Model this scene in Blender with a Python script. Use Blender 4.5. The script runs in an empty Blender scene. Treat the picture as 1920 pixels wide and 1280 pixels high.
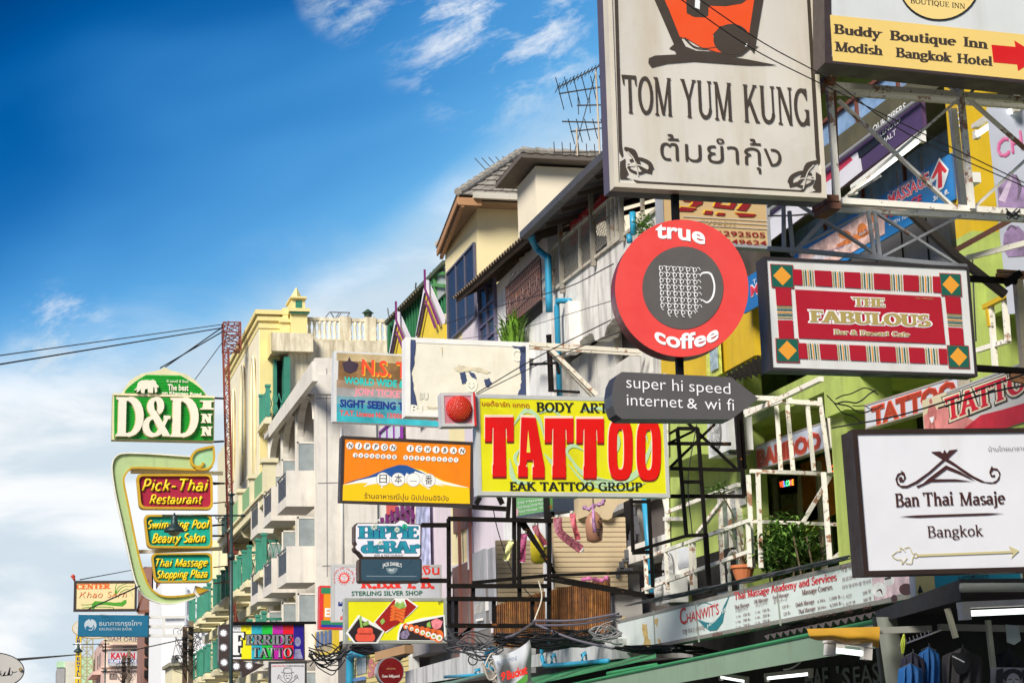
import bpy, math, random, numpy as np
from mathutils import Vector
rnd = random.Random(7)
SC = bpy.context.scene
COL = SC.collection
rad = math.radians
# ---------------------------------------------------------------- camera
FPX = 3540.0
CA, CP, CR = rad(14.594), rad(12.006), rad(-1.67)
CAM = np.array([0.0, 0.0, 1.6])
_F = np.array([math.sin(CA)*math.cos(CP), math.cos(CA)*math.cos(CP), math.sin(CP)])
_R0 = np.array([math.cos(CA), -math.sin(CA), 0.0]); _U0 = np.cross(_R0, _F)
_R = math.cos(CR)*_R0 + math.sin(CR)*_U0
_U = -math.sin(CR)*_R0 + math.cos(CR)*_U0
cd = bpy.data.cameras.new('camera'); cam = bpy.data.objects.new('camera', cd); COL.objects.link(cam)
cd.sensor_width = 36; cd.lens = 36*FPX/1920; cd.clip_end = 3000; cd.clip_start = .1
from mathutils import Matrix
cam.matrix_world = Matrix(((_R[0], _U[0], -_F[0], CAM[0]), (_R[1], _U[1], -_F[1], CAM[1]), (_R[2], _U[2], -_F[2], CAM[2]), (0, 0, 0, 1)))
SC.camera = cam
# ---------------------------------------------------------------- world: sky + cloud
SUN_EL, SUN_AZ = rad(37), rad(224)      # azimuth clockwise from +Y (where the sun stands)
w = bpy.data.worlds.new('World'); SC.world = w; w.use_nodes = True
nt = w.node_tree; nt.nodes.clear()
def N(t, nt, **k):
    n = nt.nodes.new(t)
    for a, b in k.items(): setattr(n, a, b)
    return n
def rayd(px, py):
    d = _F + (px-960)/FPX*_R - (py-640)/FPX*_U
    return d/np.linalg.norm(d)
sky = N('ShaderNodeTexSky', nt, sky_type='NISHITA', sun_disc=False, sun_elevation=SUN_EL, sun_rotation=SUN_AZ, air_density=1.0, dust_density=0.3, ozone_density=3.0)
hs = N('ShaderNodeHueSaturation', nt); hs.inputs['Saturation'].default_value = 1.6; hs.inputs['Value'].default_value = .42; hs.inputs['Hue'].default_value = .524
nt.links.new(sky.outputs[0], hs.inputs['Color'])
tc = N('ShaderNodeTexCoord', nt)
fn = np.cross(rayd(0, 560), rayd(1130, 60)); fn /= np.linalg.norm(fn)
if fn @ rayd(1000, 900) < 0: fn = -fn
dot = N('ShaderNodeVectorMath', nt, operation='DOT_PRODUCT'); dot.inputs[1].default_value = tuple(fn)
nt.links.new(tc.outputs['Generated'], dot.inputs[0])
def noise(vec_scale, sc, det=6, rough=.6, dist=0.3, off=(0, 0, 0), rot=(0, 0, 0)):
    mp = N('ShaderNodeMapping', nt); mp.inputs['Scale'].default_value = vec_scale; mp.inputs['Location'].default_value = off; mp.inputs['Rotation'].default_value = rot
    nt.links.new(tc.outputs['Generated'], mp.inputs[0])
    n = N('ShaderNodeTexNoise', nt); n.inputs['Scale'].default_value = sc; n.inputs['Detail'].default_value = det
    n.inputs['Roughness'].default_value = rough; n.inputs['Distortion'].default_value = dist
    nt.links.new(mp.outputs[0], n.inputs['Vector']); return n.outputs[0]
def math_(op, a, b=None, c=None, clamp=False):
    m = N('ShaderNodeMath', nt, operation=op, use_clamp=clamp)
    for i, x in enumerate((a, b, c)):
        if x is None: continue
        if isinstance(x, (int, float)): m.inputs[i].default_value = x
        else: nt.links.new(x, m.inputs[i])
    return m.outputs[0]
def ramp(x, lo, hi):
    m = N('ShaderNodeMapRange', nt, interpolation_type='SMOOTHSTEP'); nt.links.new(x, m.inputs[0])
    m.inputs[1].default_value = lo; m.inputs[2].default_value = hi; return m.outputs[0]
ft = rayd(1130, 60)-rayd(0, 560); ft /= np.linalg.norm(ft); fm = np.cross(fn, ft)
cmb = N('ShaderNodeCombineXYZ', nt)
for i_, (ax_, k_) in enumerate(((ft, .42), (fn, 1.), (fm, 1.))):
    dd_ = N('ShaderNodeVectorMath', nt, operation='DOT_PRODUCT'); dd_.inputs[1].default_value = tuple(ax_*k_); nt.links.new(tc.outputs['Generated'], dd_.inputs[0]); nt.links.new(dd_.outputs['Value'], cmb.inputs[i_])
def fnoise(sc, det, rough, dist, off):
    mp = N('ShaderNodeMapping', nt); mp.inputs['Location'].default_value = off; nt.links.new(cmb.outputs[0], mp.inputs[0])
    n = N('ShaderNodeTexNoise', nt); n.inputs['Scale'].default_value = sc; n.inputs['Detail'].default_value = det; n.inputs['Roughness'].default_value = rough; n.inputs['Distortion'].default_value = dist
    nt.links.new(mp.outputs[0], n.inputs['Vector']); return n.outputs[0]
big = fnoise(7.0, 3, .5, .3, (3.1, 1.7, .4)); wisp = fnoise(15.0, 9, .6, .5, (.3, .8, 2.2)); fine = fnoise(44.0, 10, .66, .25, (5.2, 2.1, .7))
sep = N('ShaderNodeSeparateXYZ', nt); nt.links.new(tc.outputs['Generated'], sep.inputs[0])
s0 = math_('MULTIPLY_ADD', math_('SUBTRACT', 1.0, ramp(sep.outputs[2], .08, .25)), .15, dot.outputs['Value'])
s0 = math_('MULTIPLY_ADD', math_('SUBTRACT', big, .5), .16, s0)
s1 = math_('MULTIPLY_ADD', math_('SUBTRACT', wisp, .5), .13, s0)
def near(px, py, a0, a1):
    d_ = N('ShaderNodeVectorMath', nt, operation='DOT_PRODUCT'); d_.inputs[1].default_value = tuple(rayd(px, py)); nt.links.new(tc.outputs['Generated'], d_.inputs[0]); return ramp(d_.outputs['Value'], math.cos(rad(a0)), math.cos(rad(a1)))
loc = math_('MAXIMUM', math_('MAXIMUM', near(930, 20, 4.2, .6), near(660, -20, 1.9, .2)), 0.0)
m2 = math_('MULTIPLY', math_('MULTIPLY', loc, ramp(fine, .46, .68)), .8)
low = math_('MULTIPLY', math_('MULTIPLY', near(120, 632, 1.9, .2), ramp(fine, .40, .62)), .7); m2 = math_('MAXIMUM', m2, low)
cc = N('ShaderNodeMixRGB', nt); cc.inputs[1].default_value = (5.3, 6.2, 6.9, 1); cc.inputs[2].default_value = (7.9, 8.1, 8.3, 1)
cshade = noise((1, 1, 2.6), 7.0, 6, .55, .3, (7, 3, 1)); nt.links.new(ramp(cshade, .40, .58), cc.inputs[0])
cur = hs.outputs[0]
for f_, c_ in ((ramp(s0, -.175, .015), (.0, 1.55, 4.9, 1)), (ramp(s0, -.10, .10), (1.6, 4.5, 7.4, 1)), (ramp(s1, .01, .125), None), (m2, None)):
    mx = N('ShaderNodeMixRGB', nt); nt.links.new(f_, mx.inputs[0]); nt.links.new(cur, mx.inputs[1])
    if c_: mx.inputs[2].default_value = c_
    else: nt.links.new(cc.outputs[0], mx.inputs[2])
    cur = mx.outputs[0]
bg = N('ShaderNodeBackground', nt); bg.inputs['Strength'].default_value = .1
wo = N('ShaderNodeOutputWorld', nt)
nt.links.new(mx.outputs[0], bg.inputs[0]); nt.links.new(bg.outputs[0], wo.inputs[0])
# ---------------------------------------------------------------- sun
sl = bpy.data.lights.new('sun', 'SUN'); sl.energy = 4.7; sl.angle = rad(22); sl.color = (1, .95, .87)
so = bpy.data.objects.new('sun', sl); COL.objects.link(so)
sd = Vector((math.sin(SUN_AZ)*math.cos(SUN_EL), math.cos(SUN_AZ)*math.cos(SUN_EL), math.sin(SUN_EL)))
so.rotation_euler = sd.to_track_quat('Z', 'Y').to_euler()
SC.view_settings.view_transform = 'Standard'; SC.view_settings.look = 'None'
SC.view_settings.exposure = 0.30; SC.view_settings.gamma = 1.0
SC.cycles.max_bounces = 6; SC.cycles.transparent_max_bounces = 8
SC.cycles.use_denoising = True
# ---------------------------------------------------------------- helpers
def V(*a): return np.array(a, float)
def PX(px, py, X):
    d = rayd(px, py); return CAM + d*((X-CAM[0])/d[0])
def PY(px, py, Y):
    d = rayd(px, py); return CAM + d*((Y-CAM[1])/d[1])
def proj(p):
    v = np.asarray(p)-CAM; z = v@_F; return np.array([960+FPX*(v@_R)/z, 640-FPX*(v@_U)/z])
MATS = {}
def srgb(h):
    h = h.lstrip('#'); c = [int(h[i:i+2], 16)/255 for i in (0, 2, 4)]
    return tuple(x/12.92 if x <= .04045 else ((x+.055)/1.055)**2.4 for x in c)
def M(col, rough=.6, metal=0., var=.10, vs=2.0, dirt=0., dcol=(.09, .075, .055), rust=0., bump=0., emit=0., spec=.5, bs=30., trans=0., streak=1., key=None):
    if isinstance(col, str): col = srgb(col)
    k = (col, rough, metal, var, vs, dirt, dcol, rust, bump, emit, spec, bs, trans, streak)
    if k in MATS: return MATS[k]
    m = bpy.data.materials.new(key or 'surface'); MATS[k] = m; m.use_nodes = True
    t = m.node_tree; b = t.nodes['Principled BSDF']; L = t.links.new
    b.inputs['Roughness'].default_value = rough; b.inputs['Metallic'].default_value = metal
    b.inputs['Specular IOR Level'].default_value = spec
    if trans: b.inputs['Transmission Weight'].default_value = trans
    if emit:
        b.inputs['Emission Color'].default_value = (*col, 1); b.inputs['Emission Strength'].default_value = emit
        b.inputs['Base Color'].default_value = (*col, 1); return m
    g = N('ShaderNodeNewGeometry', t)
    def nz(scale, detail, sx=(1, 1, 1), rg=.6):
        mp = N('ShaderNodeMapping', t); mp.inputs['Scale'].default_value = sx; L(g.outputs['Position'], mp.inputs[0])
        n = N('ShaderNodeTexNoise', t); n.inputs['Scale'].default_value = scale; n.inputs['Detail'].default_value = detail; n.inputs['Roughness'].default_value = rg
        L(mp.outputs[0], n.inputs['Vector']); return n.outputs[0]
    def mr(x, a, b_, c, d):
        r = N('ShaderNodeMapRange', t); L(x, r.inputs[0])
        for i, q in enumerate((a, b_, c, d)): r.inputs[i+1].default_value = q
        return r.outputs[0]
    cur = None
    if var:
        r = mr(nz(vs, 5), .3, .7, 1-var, 1+var*.6)
        mm = N('ShaderNodeMixRGB', t, blend_type='MULTIPLY'); mm.inputs[0].default_value = 1; mm.inputs[1].default_value = (*col, 1)
        L(r, mm.inputs[2]); cur = mm.outputs[0]
    def mixin(fac, c2):
        nonlocal cur
        mm = N('ShaderNodeMixRGB', t); L(fac, mm.inputs[0]); mm.inputs[2].default_value = (*c2, 1)
        if cur is None: mm.inputs[1].default_value = (*col, 1)
        else: L(cur, mm.inputs[1])
        cur = mm.outputs[0]
    if dirt:
        mixin(mr(nz(2.2, 7, (1.6, 1.6, .22 if streak else 1)), .605-.2*dirt, .79-.1*dirt, 0, min(1, dirt*1.15)), dcol)
        mixin(mr(nz(.9, 8, rg=.7), .56-.1*dirt, .80, 0, .8*dirt), tuple(x*.8 for x in dcol))
    if rust:
        mixin(mr(nz(5.0, 8, rg=.7), .66-.22*rust, .70-.2*rust, 0, .9), (.30, .105, .028))
        mixin(mr(nz(11.0, 6, rg=.7), .66-.12*rust, .74-.12*rust, 0, .9), (.09, .035, .018))
    if cur is None: b.inputs['Base Color'].default_value = (*col, 1)
    else: L(cur, b.inputs['Base Color'])
    rr = mr(nz(6, 4), .3, .7, max(.03, rough-.10), min(1, rough+.12)); L(rr, b.inputs['Roughness'])
    if bump:
        bp = N('ShaderNodeBump', t); bp.inputs['Strength'].default_value = bump; bp.inputs['Distance'].default_value = .02
        L(nz(bs, 5), bp.inputs['Height']); L(bp.outputs[0], b.inputs['Normal'])
    return m
class MB:
    def __init__(s): s.v = []; s.f = []; s.mi = []; s.m = 0
    def add(s, vs, fs):
        o = len(s.v); s.v += [tuple(float(q) for q in x) for x in vs]; s.f += [tuple(i+o for i in f) for f in fs]; s.mi += [s.m]*len(fs); return s
    def poly(s, pts): return s.add(pts, [tuple(range(len(pts)))])
    def prism(s, pts, d):
        n = len(pts); d = np.asarray(d, float); P = [np.asarray(p, float) for p in pts]
        # outward orientation
        nr = np.zeros(3)
        for i in range(n): nr += np.cross(P[i], P[(i+1) % n])
        if nr @ d > 0: P = P[::-1]
        Q = [p+d for p in P]
        return s.add(P+Q, [tuple(range(n)), tuple(range(2*n-1, n-1, -1))] + [(i, n+i, n+(i+1) % n, (i+1) % n) for i in range(n)])
    def box(s, a, b):
        x0, y0, z0 = np.minimum(a, b); x1, y1, z1 = np.maximum(a, b)
        return s.add([(x0, y0, z0), (x1, y0, z0), (x1, y1, z0), (x0, y1, z0), (x0, y0, z1), (x1, y0, z1), (x1, y1, z1), (x0, y1, z1)],
                     [(0, 3, 2, 1), (4, 5, 6, 7), (0, 1, 5, 4), (1, 2, 6, 5), (2, 3, 7, 6), (3, 0, 4, 7)])
    def bar(s, p, q, w, h=None, up=None):
        p = np.asarray(p, float); q = np.asarray(q, float); h = h or w; d = q-p; L = np.linalg.norm(d)
        if L < 1e-6: return s
        d /= L; up = V(0, 0, 1) if up is None else np.asarray(up, float)
        if abs(d@up) > .95: up = V(0, 1, 0)
        r = np.cross(d, up); r /= np.linalg.norm(r); u = np.cross(r, d)
        c = [p + r*a*w/2 + u*b*h/2 for a, b in ((-1, -1), (1, -1), (1, 1), (-1, 1))]
        return s.prism(c, q-p)
    def tube(s, pts, r, n=7, caps=True):
        P = [np.asarray(p, float) for p in pts]; R = r if hasattr(r, '__len__') else [r]*len(P); vs = []; up = V(0, 0, 1)
        d0 = P[-1]-P[0]
        if abs(d0[2]) > .8*np.linalg.norm(d0): up = V(.3, 1, 0)
        for i, p in enumerate(P):
            d = (P[min(i+1, len(P)-1)]-P[max(i-1, 0)]); d = d/(np.linalg.norm(d)+1e-9)
            a = np.cross(d, up); a /= (np.linalg.norm(a)+1e-9); b = np.cross(a, d)
            vs += [p + R[i]*(a*math.cos(2*math.pi*k/n)+b*math.sin(2*math.pi*k/n)) for k in range(n)]
        fs = [(i*n+k, i*n+(k+1) % n, (i+1)*n+(k+1) % n, (i+1)*n+k) for i in range(len(P)-1) for k in range(n)]
        if caps: fs += [tuple(range(n))[::-1], tuple(range((len(P)-1)*n, len(P)*n))]
        return s.add(vs, fs)
    def lathe(s, c, prof, n=14, axis=2):
        c = np.asarray(c, float); vs = []
        for r, z in prof:
            for k in range(n):
                a = 2*math.pi*k/n; q = [r*math.cos(a), r*math.sin(a), z]
                if axis == 1: q = [q[0], q[2], q[1]]
                if axis == 0: q = [q[2], q[0], q[1]]
                vs.append(c+q)
        m = len(prof)
        return s.add(vs, [(i*n+k, i*n+(k+1) % n, (i+1)*n+(k+1) % n, (i+1)*n+k) for i in range(m-1) for k in range(n)] + [tuple(range(n))[::-1], tuple(range((m-1)*n, m*n))])
    def grid(s, f, nu, nv):
        vs = [f(i/nu, j/nv) for j in range(nv+1) for i in range(nu+1)]
        return s.add(vs, [(j*(nu+1)+i, j*(nu+1)+i+1, (j+1)*(nu+1)+i+1, (j+1)*(nu+1)+i) for j in range(nv) for i in range(nu)])
def org(o):
    p = V(0, 0, 0)
    while o: p += np.array(o.location); o = o.parent
    return p
def obj(name, mb, mat, parent=None, smooth=False, kind=None, shift=None):
    if not mb.v: return None
    me = bpy.data.meshes.new(name); A = np.array(mb.v)
    if parent is not None: o0 = org(parent); loc = V(0, 0, 0)
    else:
        mn, mx_ = A.min(0), A.max(0); loc = V((mn[0]+mx_[0])/2, (mn[1]+mx_[1])/2, mn[2]); o0 = loc
    me.from_pydata([tuple(x) for x in (A-o0)], [], mb.f)
    for m in (mat if isinstance(mat, (list, tuple)) else [mat]): me.materials.append(m)
    if any(mb.mi): me.polygons.foreach_set('material_index', mb.mi)
    if smooth: me.polygons.foreach_set('use_smooth', [True]*len(me.polygons))
    o = bpy.data.objects.new(name, me); COL.objects.link(o); o.location = loc
    if parent is not None: o.parent = parent
    if kind: o['kind'] = kind
    return o
def tag(o, label, cat, group=None):
    o['label'] = label; o['category'] = cat
    if group: o['group'] = group
    return o
def thing(name, label, cat, p, group=None):
    o = bpy.data.objects.new(name, None); o.empty_display_size = .2; COL.objects.link(o); o.location = tuple(float(x) for x in p)
    return tag(o, label, cat, group)
def dup(o, dloc, label=None, parent=None):
    c = o.copy(); COL.objects.link(c)
    if parent is None: c.location = o.location + Vector([float(x) for x in dloc])
    else: c.parent = parent
    if label: c['label'] = label
    for ch in o.children: dup(ch, (0, 0, 0), None, c)
    return c
def boxX(mb, tl, br, X, t):     # box standing on a plane parallel to the street (tl/br seen in the photo), thickness t away from street
    a = PX(*tl, X); b = PX(*br, X); return mb.box((X, a[1], a[2]), (X+t, b[1], b[2]))
def boxY(mb, tl, br, Y, t):
    a = PY(*tl, Y); b = PY(*br, Y); return mb.box((a[0], Y, a[2]), (b[0], Y+t, b[2]))
def catmull(pts, n=6):
    P = [np.asarray(p, float) for p in pts]; P = [2*P[0]-P[1]]+P+[2*P[-1]-P[-2]]; out = []
    for i in range(1, len(P)-2):
        for k in range(n):
            t = k/n; a, b, c, d = P[i-1:i+3]
            out.append(.5*((2*b)+(c-a)*t+(2*a-5*b+4*c-d)*t*t+(3*b-a-3*c+d)*t**3))
    out.append(P[-2]); return out
def corrug(mb, p00, p10, p11, p01, n, amp, th=.01):
    p00, p10, p11, p01 = [np.asarray(p, float) for p in (p00, p10, p11, p01)]
    nn = np.cross(p10-p00, p01-p00); nn /= np.linalg.norm(nn)
    def f(off):
        return lambda u, v: (p00*(1-u)+p10*u)*(1-v)+(p01*(1-u)+p11*u)*v + nn*(amp*math.sin(u*n*2*math.pi)+off)
    mb.grid(f(0), n*6, 1); mb.grid(f(-th), n*6, 1)
# ---- palette
WHT = M('#e6e4dc', .55, dirt=.15, var=.05); BLK = M((.006, .005, .005), .6, var=.2, spec=.15); STEEL = M('#8d8f92', .45, .5, dirt=.3, rust=.12)
DKSTEEL = M((.010, .008, .007), .65, var=.3, rust=.12, spec=.15); WPAINT = M('#f4efe0', .5, rust=.52, dirt=.06, vs=5.); ALU = M('#b9bbbb', .35, .7, var=.1, dirt=.15)
GLASS = M((.035, .055, .085), .07, 0, var=.1, spec=.9); DGLASS = M((.012, .016, .02), .09, 0, var=.1, spec=.7)
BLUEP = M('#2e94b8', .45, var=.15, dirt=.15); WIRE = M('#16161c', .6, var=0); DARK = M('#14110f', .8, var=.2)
TUBE = M((.93, 1.0, .96), emit=1.5)
# ---------------------------------------------------------------- lettering
_h = {}
def sans_mesh(s, off=0., res=2):
    k = (s, off, res)
    if k in _h: return _h[k]
    c = bpy.data.curves.new('t', 'FONT'); c.body = s; c.resolution_u = res; c.offset = off; c.fill_mode = 'FRONT'
    o = bpy.data.objects.new('t', c); COL.objects.link(o)
    me = bpy.data.meshes.new_from_object(o.evaluated_get(bpy.context.evaluated_depsgraph_get()))
    vs = np.array([tuple(v.co) for v in me.vertices]) if len(me.vertices) else np.zeros((0, 3)); fs = [tuple(p.vertices) for p in me.polygons]
    bpy.data.objects.remove(o); bpy.data.curves.remove(c); bpy.data.meshes.remove(me)
    _h[k] = (vs, fs); return _h[k]
def SS(*a): return ('S',)+a
def AA(*a): return ('A',)+a
def FF(*a): return ('F',)+a
def VV(*a): return ('V',)+a
st = SS(.17, 0, .17, 1); f0 = FF(.17, 0, 1); f1 = FF(.17, 1, -1)
GL = {
'A': (.80, [SS(.08, 0, .39, 1), SS(.39, 1, .70, 0), SS(.19, .33, .59, .33), FF(.08, 0, 1), FF(.71, 0, 1)]),
'B': (.70, [st, f0, f1, SS(.17, 1, .38, 1), AA(.38, .76, .18, .24, 90, -90), SS(.17, .52, .38, .52), AA(.40, .26, .21, .26, 90, -90), SS(.17, 0, .40, 0)]),
'C': (.72, [AA(.40, .5, .30, .5, 45, 315), VV(.62, 1, -.3), VV(.62, .05, .2)]),
'D': (.80, [st, f0, f1, SS(.17, 1, .36, 1), AA(.36, .5, .34, .5, 90, -90), SS(.17, 0, .36, 0)]),
'E': (.66, [st, f0, f1, SS(.17, 1, .56, 1), SS(.17, .52, .44, .52), SS(.17, 0, .58, 0), VV(.57, 1, -.24), VV(.45, .42, .2), VV(.59, 0, .26)]),
'F': (.62, [st, f0, f1, SS(.17, 1, .55, 1), SS(.17, .52, .42, .52), VV(.56, 1, -.24), VV(.43, .42, .2)]),
'G': (.80, [AA(.40, .5, .31, .5, 45, 320), VV(.63, 1, -.3), SS(.66, .04, .66, .42), FF(.63, .44, -1)]),
'H': (.84, [st, f0, f1, SS(.67, 0, .67, 1), FF(.67, 0, 1), FF(.67, 1, -1), SS(.17, .5, .67, .5)]),
'I': (.34, [st, f0, f1]),
'J': (.5, [SS(.34, .2, .34, 1), FF(.34, 1, -1), AA(.20, .2, .14, .2, 0, -170)]),
'K': (.80, [st, f0, f1, SS(.17, .36, .62, 1, .75), SS(.33, .60, .68, 0), FF(.62, 1, -1), FF(.69, 0, 1)]),
'L': (.62, [st, f0, f1, SS(.17, 0, .55, 0), VV(.56, 0, .3)]),
'M': (.98, [SS(.15, 0, .15, 1, .6), SS(.17, 1, .48, .02), SS(.48, .02, .80, 1, .6), SS(.81, 0, .81, 1), FF(.15, 0, 1), FF(.14, 1, -1), FF(.82, 1, -1), FF(.81, 0, 1)]),
'N': (.84, [SS(.16, 0, .16, 1, .55), SS(.17, 1, .67, 0), SS(.68, 0, .68, 1, .55), FF(.16, 0, 1), FF(.14, 1, -1), FF(.68, 1, -1)]),
'O': (.82, [AA(.41, .5, .31, .5, 0, 360)]),
'P': (.66, [st, f0, f1, SS(.17, 1, .37, 1), AA(.37, .72, .20, .28, 90, -90), SS(.17, .44, .37, .44)]),
'Q': (.82, [AA(.41, .5, .31, .5, 0, 360), SS(.38, .16, .64, -.16)]),
'R': (.76, [st, f0, f1, SS(.17, 1, .38, 1), AA(.38, .73, .19, .27, 90, -90), SS(.17, .46, .38, .46), SS(.36, .47, .62, 0), FF(.65, 0, 1)]),
'S': (.60, [AA(.31, .75, .19, .25, 35, 270), AA(.31, .25, .21, .25, 90, -145), VV(.48, 1, -.26), VV(.09, 0, .28)]),
'T': (.76, [SS(.38, 0, .38, 1), FF(.38, 0, 1), SS(.07, 1, .69, 1), VV(.07, 1, -.26), VV(.69, 1, -.26)]),
'U': (.84, [SS(.17, .28, .17, 1), AA(.42, .28, .25, .28, 180, 360), SS(.67, .28, .67, 1, .6), FF(.17, 1, -1), FF(.67, 1, -1)]),
'V': (.78, [SS(.10, 1, .39, 0), SS(.39, 0, .68, 1, .6), FF(.10, 1, -1), FF(.68, 1, -1)]),
'W': (1.06, [SS(.10, 1, .32, 0), SS(.32, 0, .53, 1, .6), SS(.53, 1, .75, 0), SS(.75, 0, .96, 1, .6), FF(.10, 1, -1), FF(.96, 1, -1)]),
'X': (.76, [SS(.12, 1, .64, 0), SS(.12, 0, .64, 1, .6), FF(.12, 1, -1), FF(.64, 1, -1), FF(.12, 0, 1), FF(.64, 0, 1)]),
'Y': (.76, [SS(.10, 1, .38, .45), SS(.66, 1, .38, .45, .7), SS(.38, 0, .38, .5), FF(.10, 1, -1), FF(.66, 1, -1), FF(.38, 0, 1)]),
'Z': (.66, [SS(.1, 1, .56, 1), SS(.1, 0, .56, 1), SS(.1, 0, .58, 0)]),
'&': (.86, [AA(.36, .77, .15, .22, -60, 245), SS(.25, .66, .70, .02), AA(.31, .26, .23, .26, 75, 330), SS(.50, .12, .70, .50, .6), SS(.60, .50, .80, .50)]),
'a': (.56, [AA(.26, .46, .17, .21, 0, 150), SS(.43, .03, .43, .47), AA(.25, .20, .17, .20, 0, 360), SS(.43, .03, .54, .03)]),
'b': (.58, [SS(.14, 0, .14, 1), FF(.11, 1, -1, .6), AA(.33, .34, .18, .34, 0, 360)]),
'c': (.52, [AA(.30, .34, .21, .34, 50, 315), ('D', .42, .53, .05)]),
'd': (.62, [AA(.27, .34, .19, .34, 0, 360), SS(.47, 0, .47, 1), FF(.44, 1, -1, .6), FF(.51, 0, 1, .6)]),
'e': (.56, [AA(.30, .34, .21, .34, 0, 315), SS(.10, .37, .51, .37)]),
'f': (.38, [SS(.17, 0, .17, .80), AA(.31, .80, .14, .20, 180, 40), SS(.04, .66, .34, .66), f0]),
'g': (.58, [AA(.27, .46, .18, .22, 0, 360), AA(.28, -.08, .22, .18, 0, 360), AA(.20, .17, .1, .08, 100, 260), SS(.43, .60, .56, .66)]),
'h': (.64, [SS(.15, 0, .15, 1), FF(.12, 1, -1, .6), FF(.15, 0, 1), AA(.32, .42, .17, .26, 180, 0), SS(.49, 0, .49, .44), FF(.49, 0, 1)]),
'i': (.32, [SS(.16, 0, .16, .68), FF(.16, 0, 1), FF(.13, .68, -1, .6), ('D', .16, .90, .075)]),
'j': (.32, [SS(.18, -.1, .18, .68), AA(.06, -.1, .12, .17, 0, -120), FF(.15, .68, -1, .6), ('D', .18, .90, .075)]),
'k': (.62, [SS(.15, 0, .15, 1), FF(.12, 1, -1, .6), FF(.15, 0, 1), SS(.15, .26, .46, .68, .7), SS(.26, .42, .50, 0), FF(.46, .68, -1), FF(.52, 0, 1)]),
'l': (.32, [SS(.16, 0, .16, 1), FF(.13, 1, -1, .6), FF(.16, 0, 1)]),
'm': (.96, [SS(.15, 0, .15, .68), FF(.12, .68, -1, .6), FF(.15, 0, 1), AA(.32, .42, .17, .26, 180, 0), SS(.49, 0, .49, .44), FF(.49, 0, 1), AA(.66, .42, .17, .26, 180, 0), SS(.83, 0, .83, .44), FF(.83, 0, 1)]),
'n': (.64, [SS(.15, 0, .15, .68), FF(.12, .68, -1, .6), FF(.15, 0, 1), AA(.32, .42, .17, .26, 180, 0), SS(.49, 0, .49, .44), FF(.49, 0, 1)]),
'o': (.60, [AA(.30, .34, .22, .34, 0, 360)]),
'p': (.60, [SS(.14, -.3, .14, .68), FF(.14, -.3, 1), AA(.33, .34, .19, .34, 0, 360)]),
'q': (.60, [SS(.46, -.3, .46, .68), FF(.46, -.3, 1), AA(.27, .34, .19, .34, 0, 360)]),
'r': (.48, [SS(.15, 0, .15, .68), FF(.12, .68, -1, .6), FF(.15, 0, 1), AA(.31, .44, .16, .22, 175, 60), ('D', .40, .58, .06)]),
's': (.46, [AA(.24, .50, .14, .18, 30, 270), AA(.24, .17, .16, .17, 90, -145)]),
't': (.40, [SS(.17, .15, .17, .88), AA(.30, .15, .13, .15, 180, 300), SS(.05, .66, .36, .66)]),
'u': (.64, [SS(.15, .24, .15, .68), AA(.32, .24, .17, .24, 180, 360), SS(.49, 0, .49, .68), FF(.12, .68, -1, .6), FF(.46, .68, -1, .6), FF(.52, 0, 1, .6)]),
'v': (.58, [SS(.08, .68, .29, 0), SS(.29, 0, .50, .68, .6), FF(.08, .68, -1), FF(.5, .68, -1)]),
'w': (.84, [SS(.08, .68, .26, 0), SS(.26, 0, .42, .68, .6), SS(.42, .68, .60, 0), SS(.60, 0, .76, .68, .6), FF(.08, .68, -1), FF(.76, .68, -1)]),
'x': (.56, [SS(.08, .68, .48, 0), SS(.08, 0, .48, .68, .6)]),
'y': (.60, [SS(.09, .68, .31, .03), SS(.16, -.3, .53, .68, .6), FF(.09, .68, -1), FF(.53, .68, -1), ('D', .13, -.26, .06)]),
'z': (.5, [SS(.07, .66, .43, .66), SS(.07, 0, .43, .68), SS(.07, 0, .44, 0)]),
'.': (.24, [('D', .12, .07, .075)]), "'": (.22, [SS(.11, .75, .13, 1)]), '-': (.42, [SS(.06, .36, .36, .36)]), ' ': (.36, []),
'1': (.4, [SS(.2, 0, .2, 1)]), '/': (.4, [SS(.05, 0, .35, 1)]), ',': (.24, [('D', .12, .05, .07)]),
}
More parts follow.
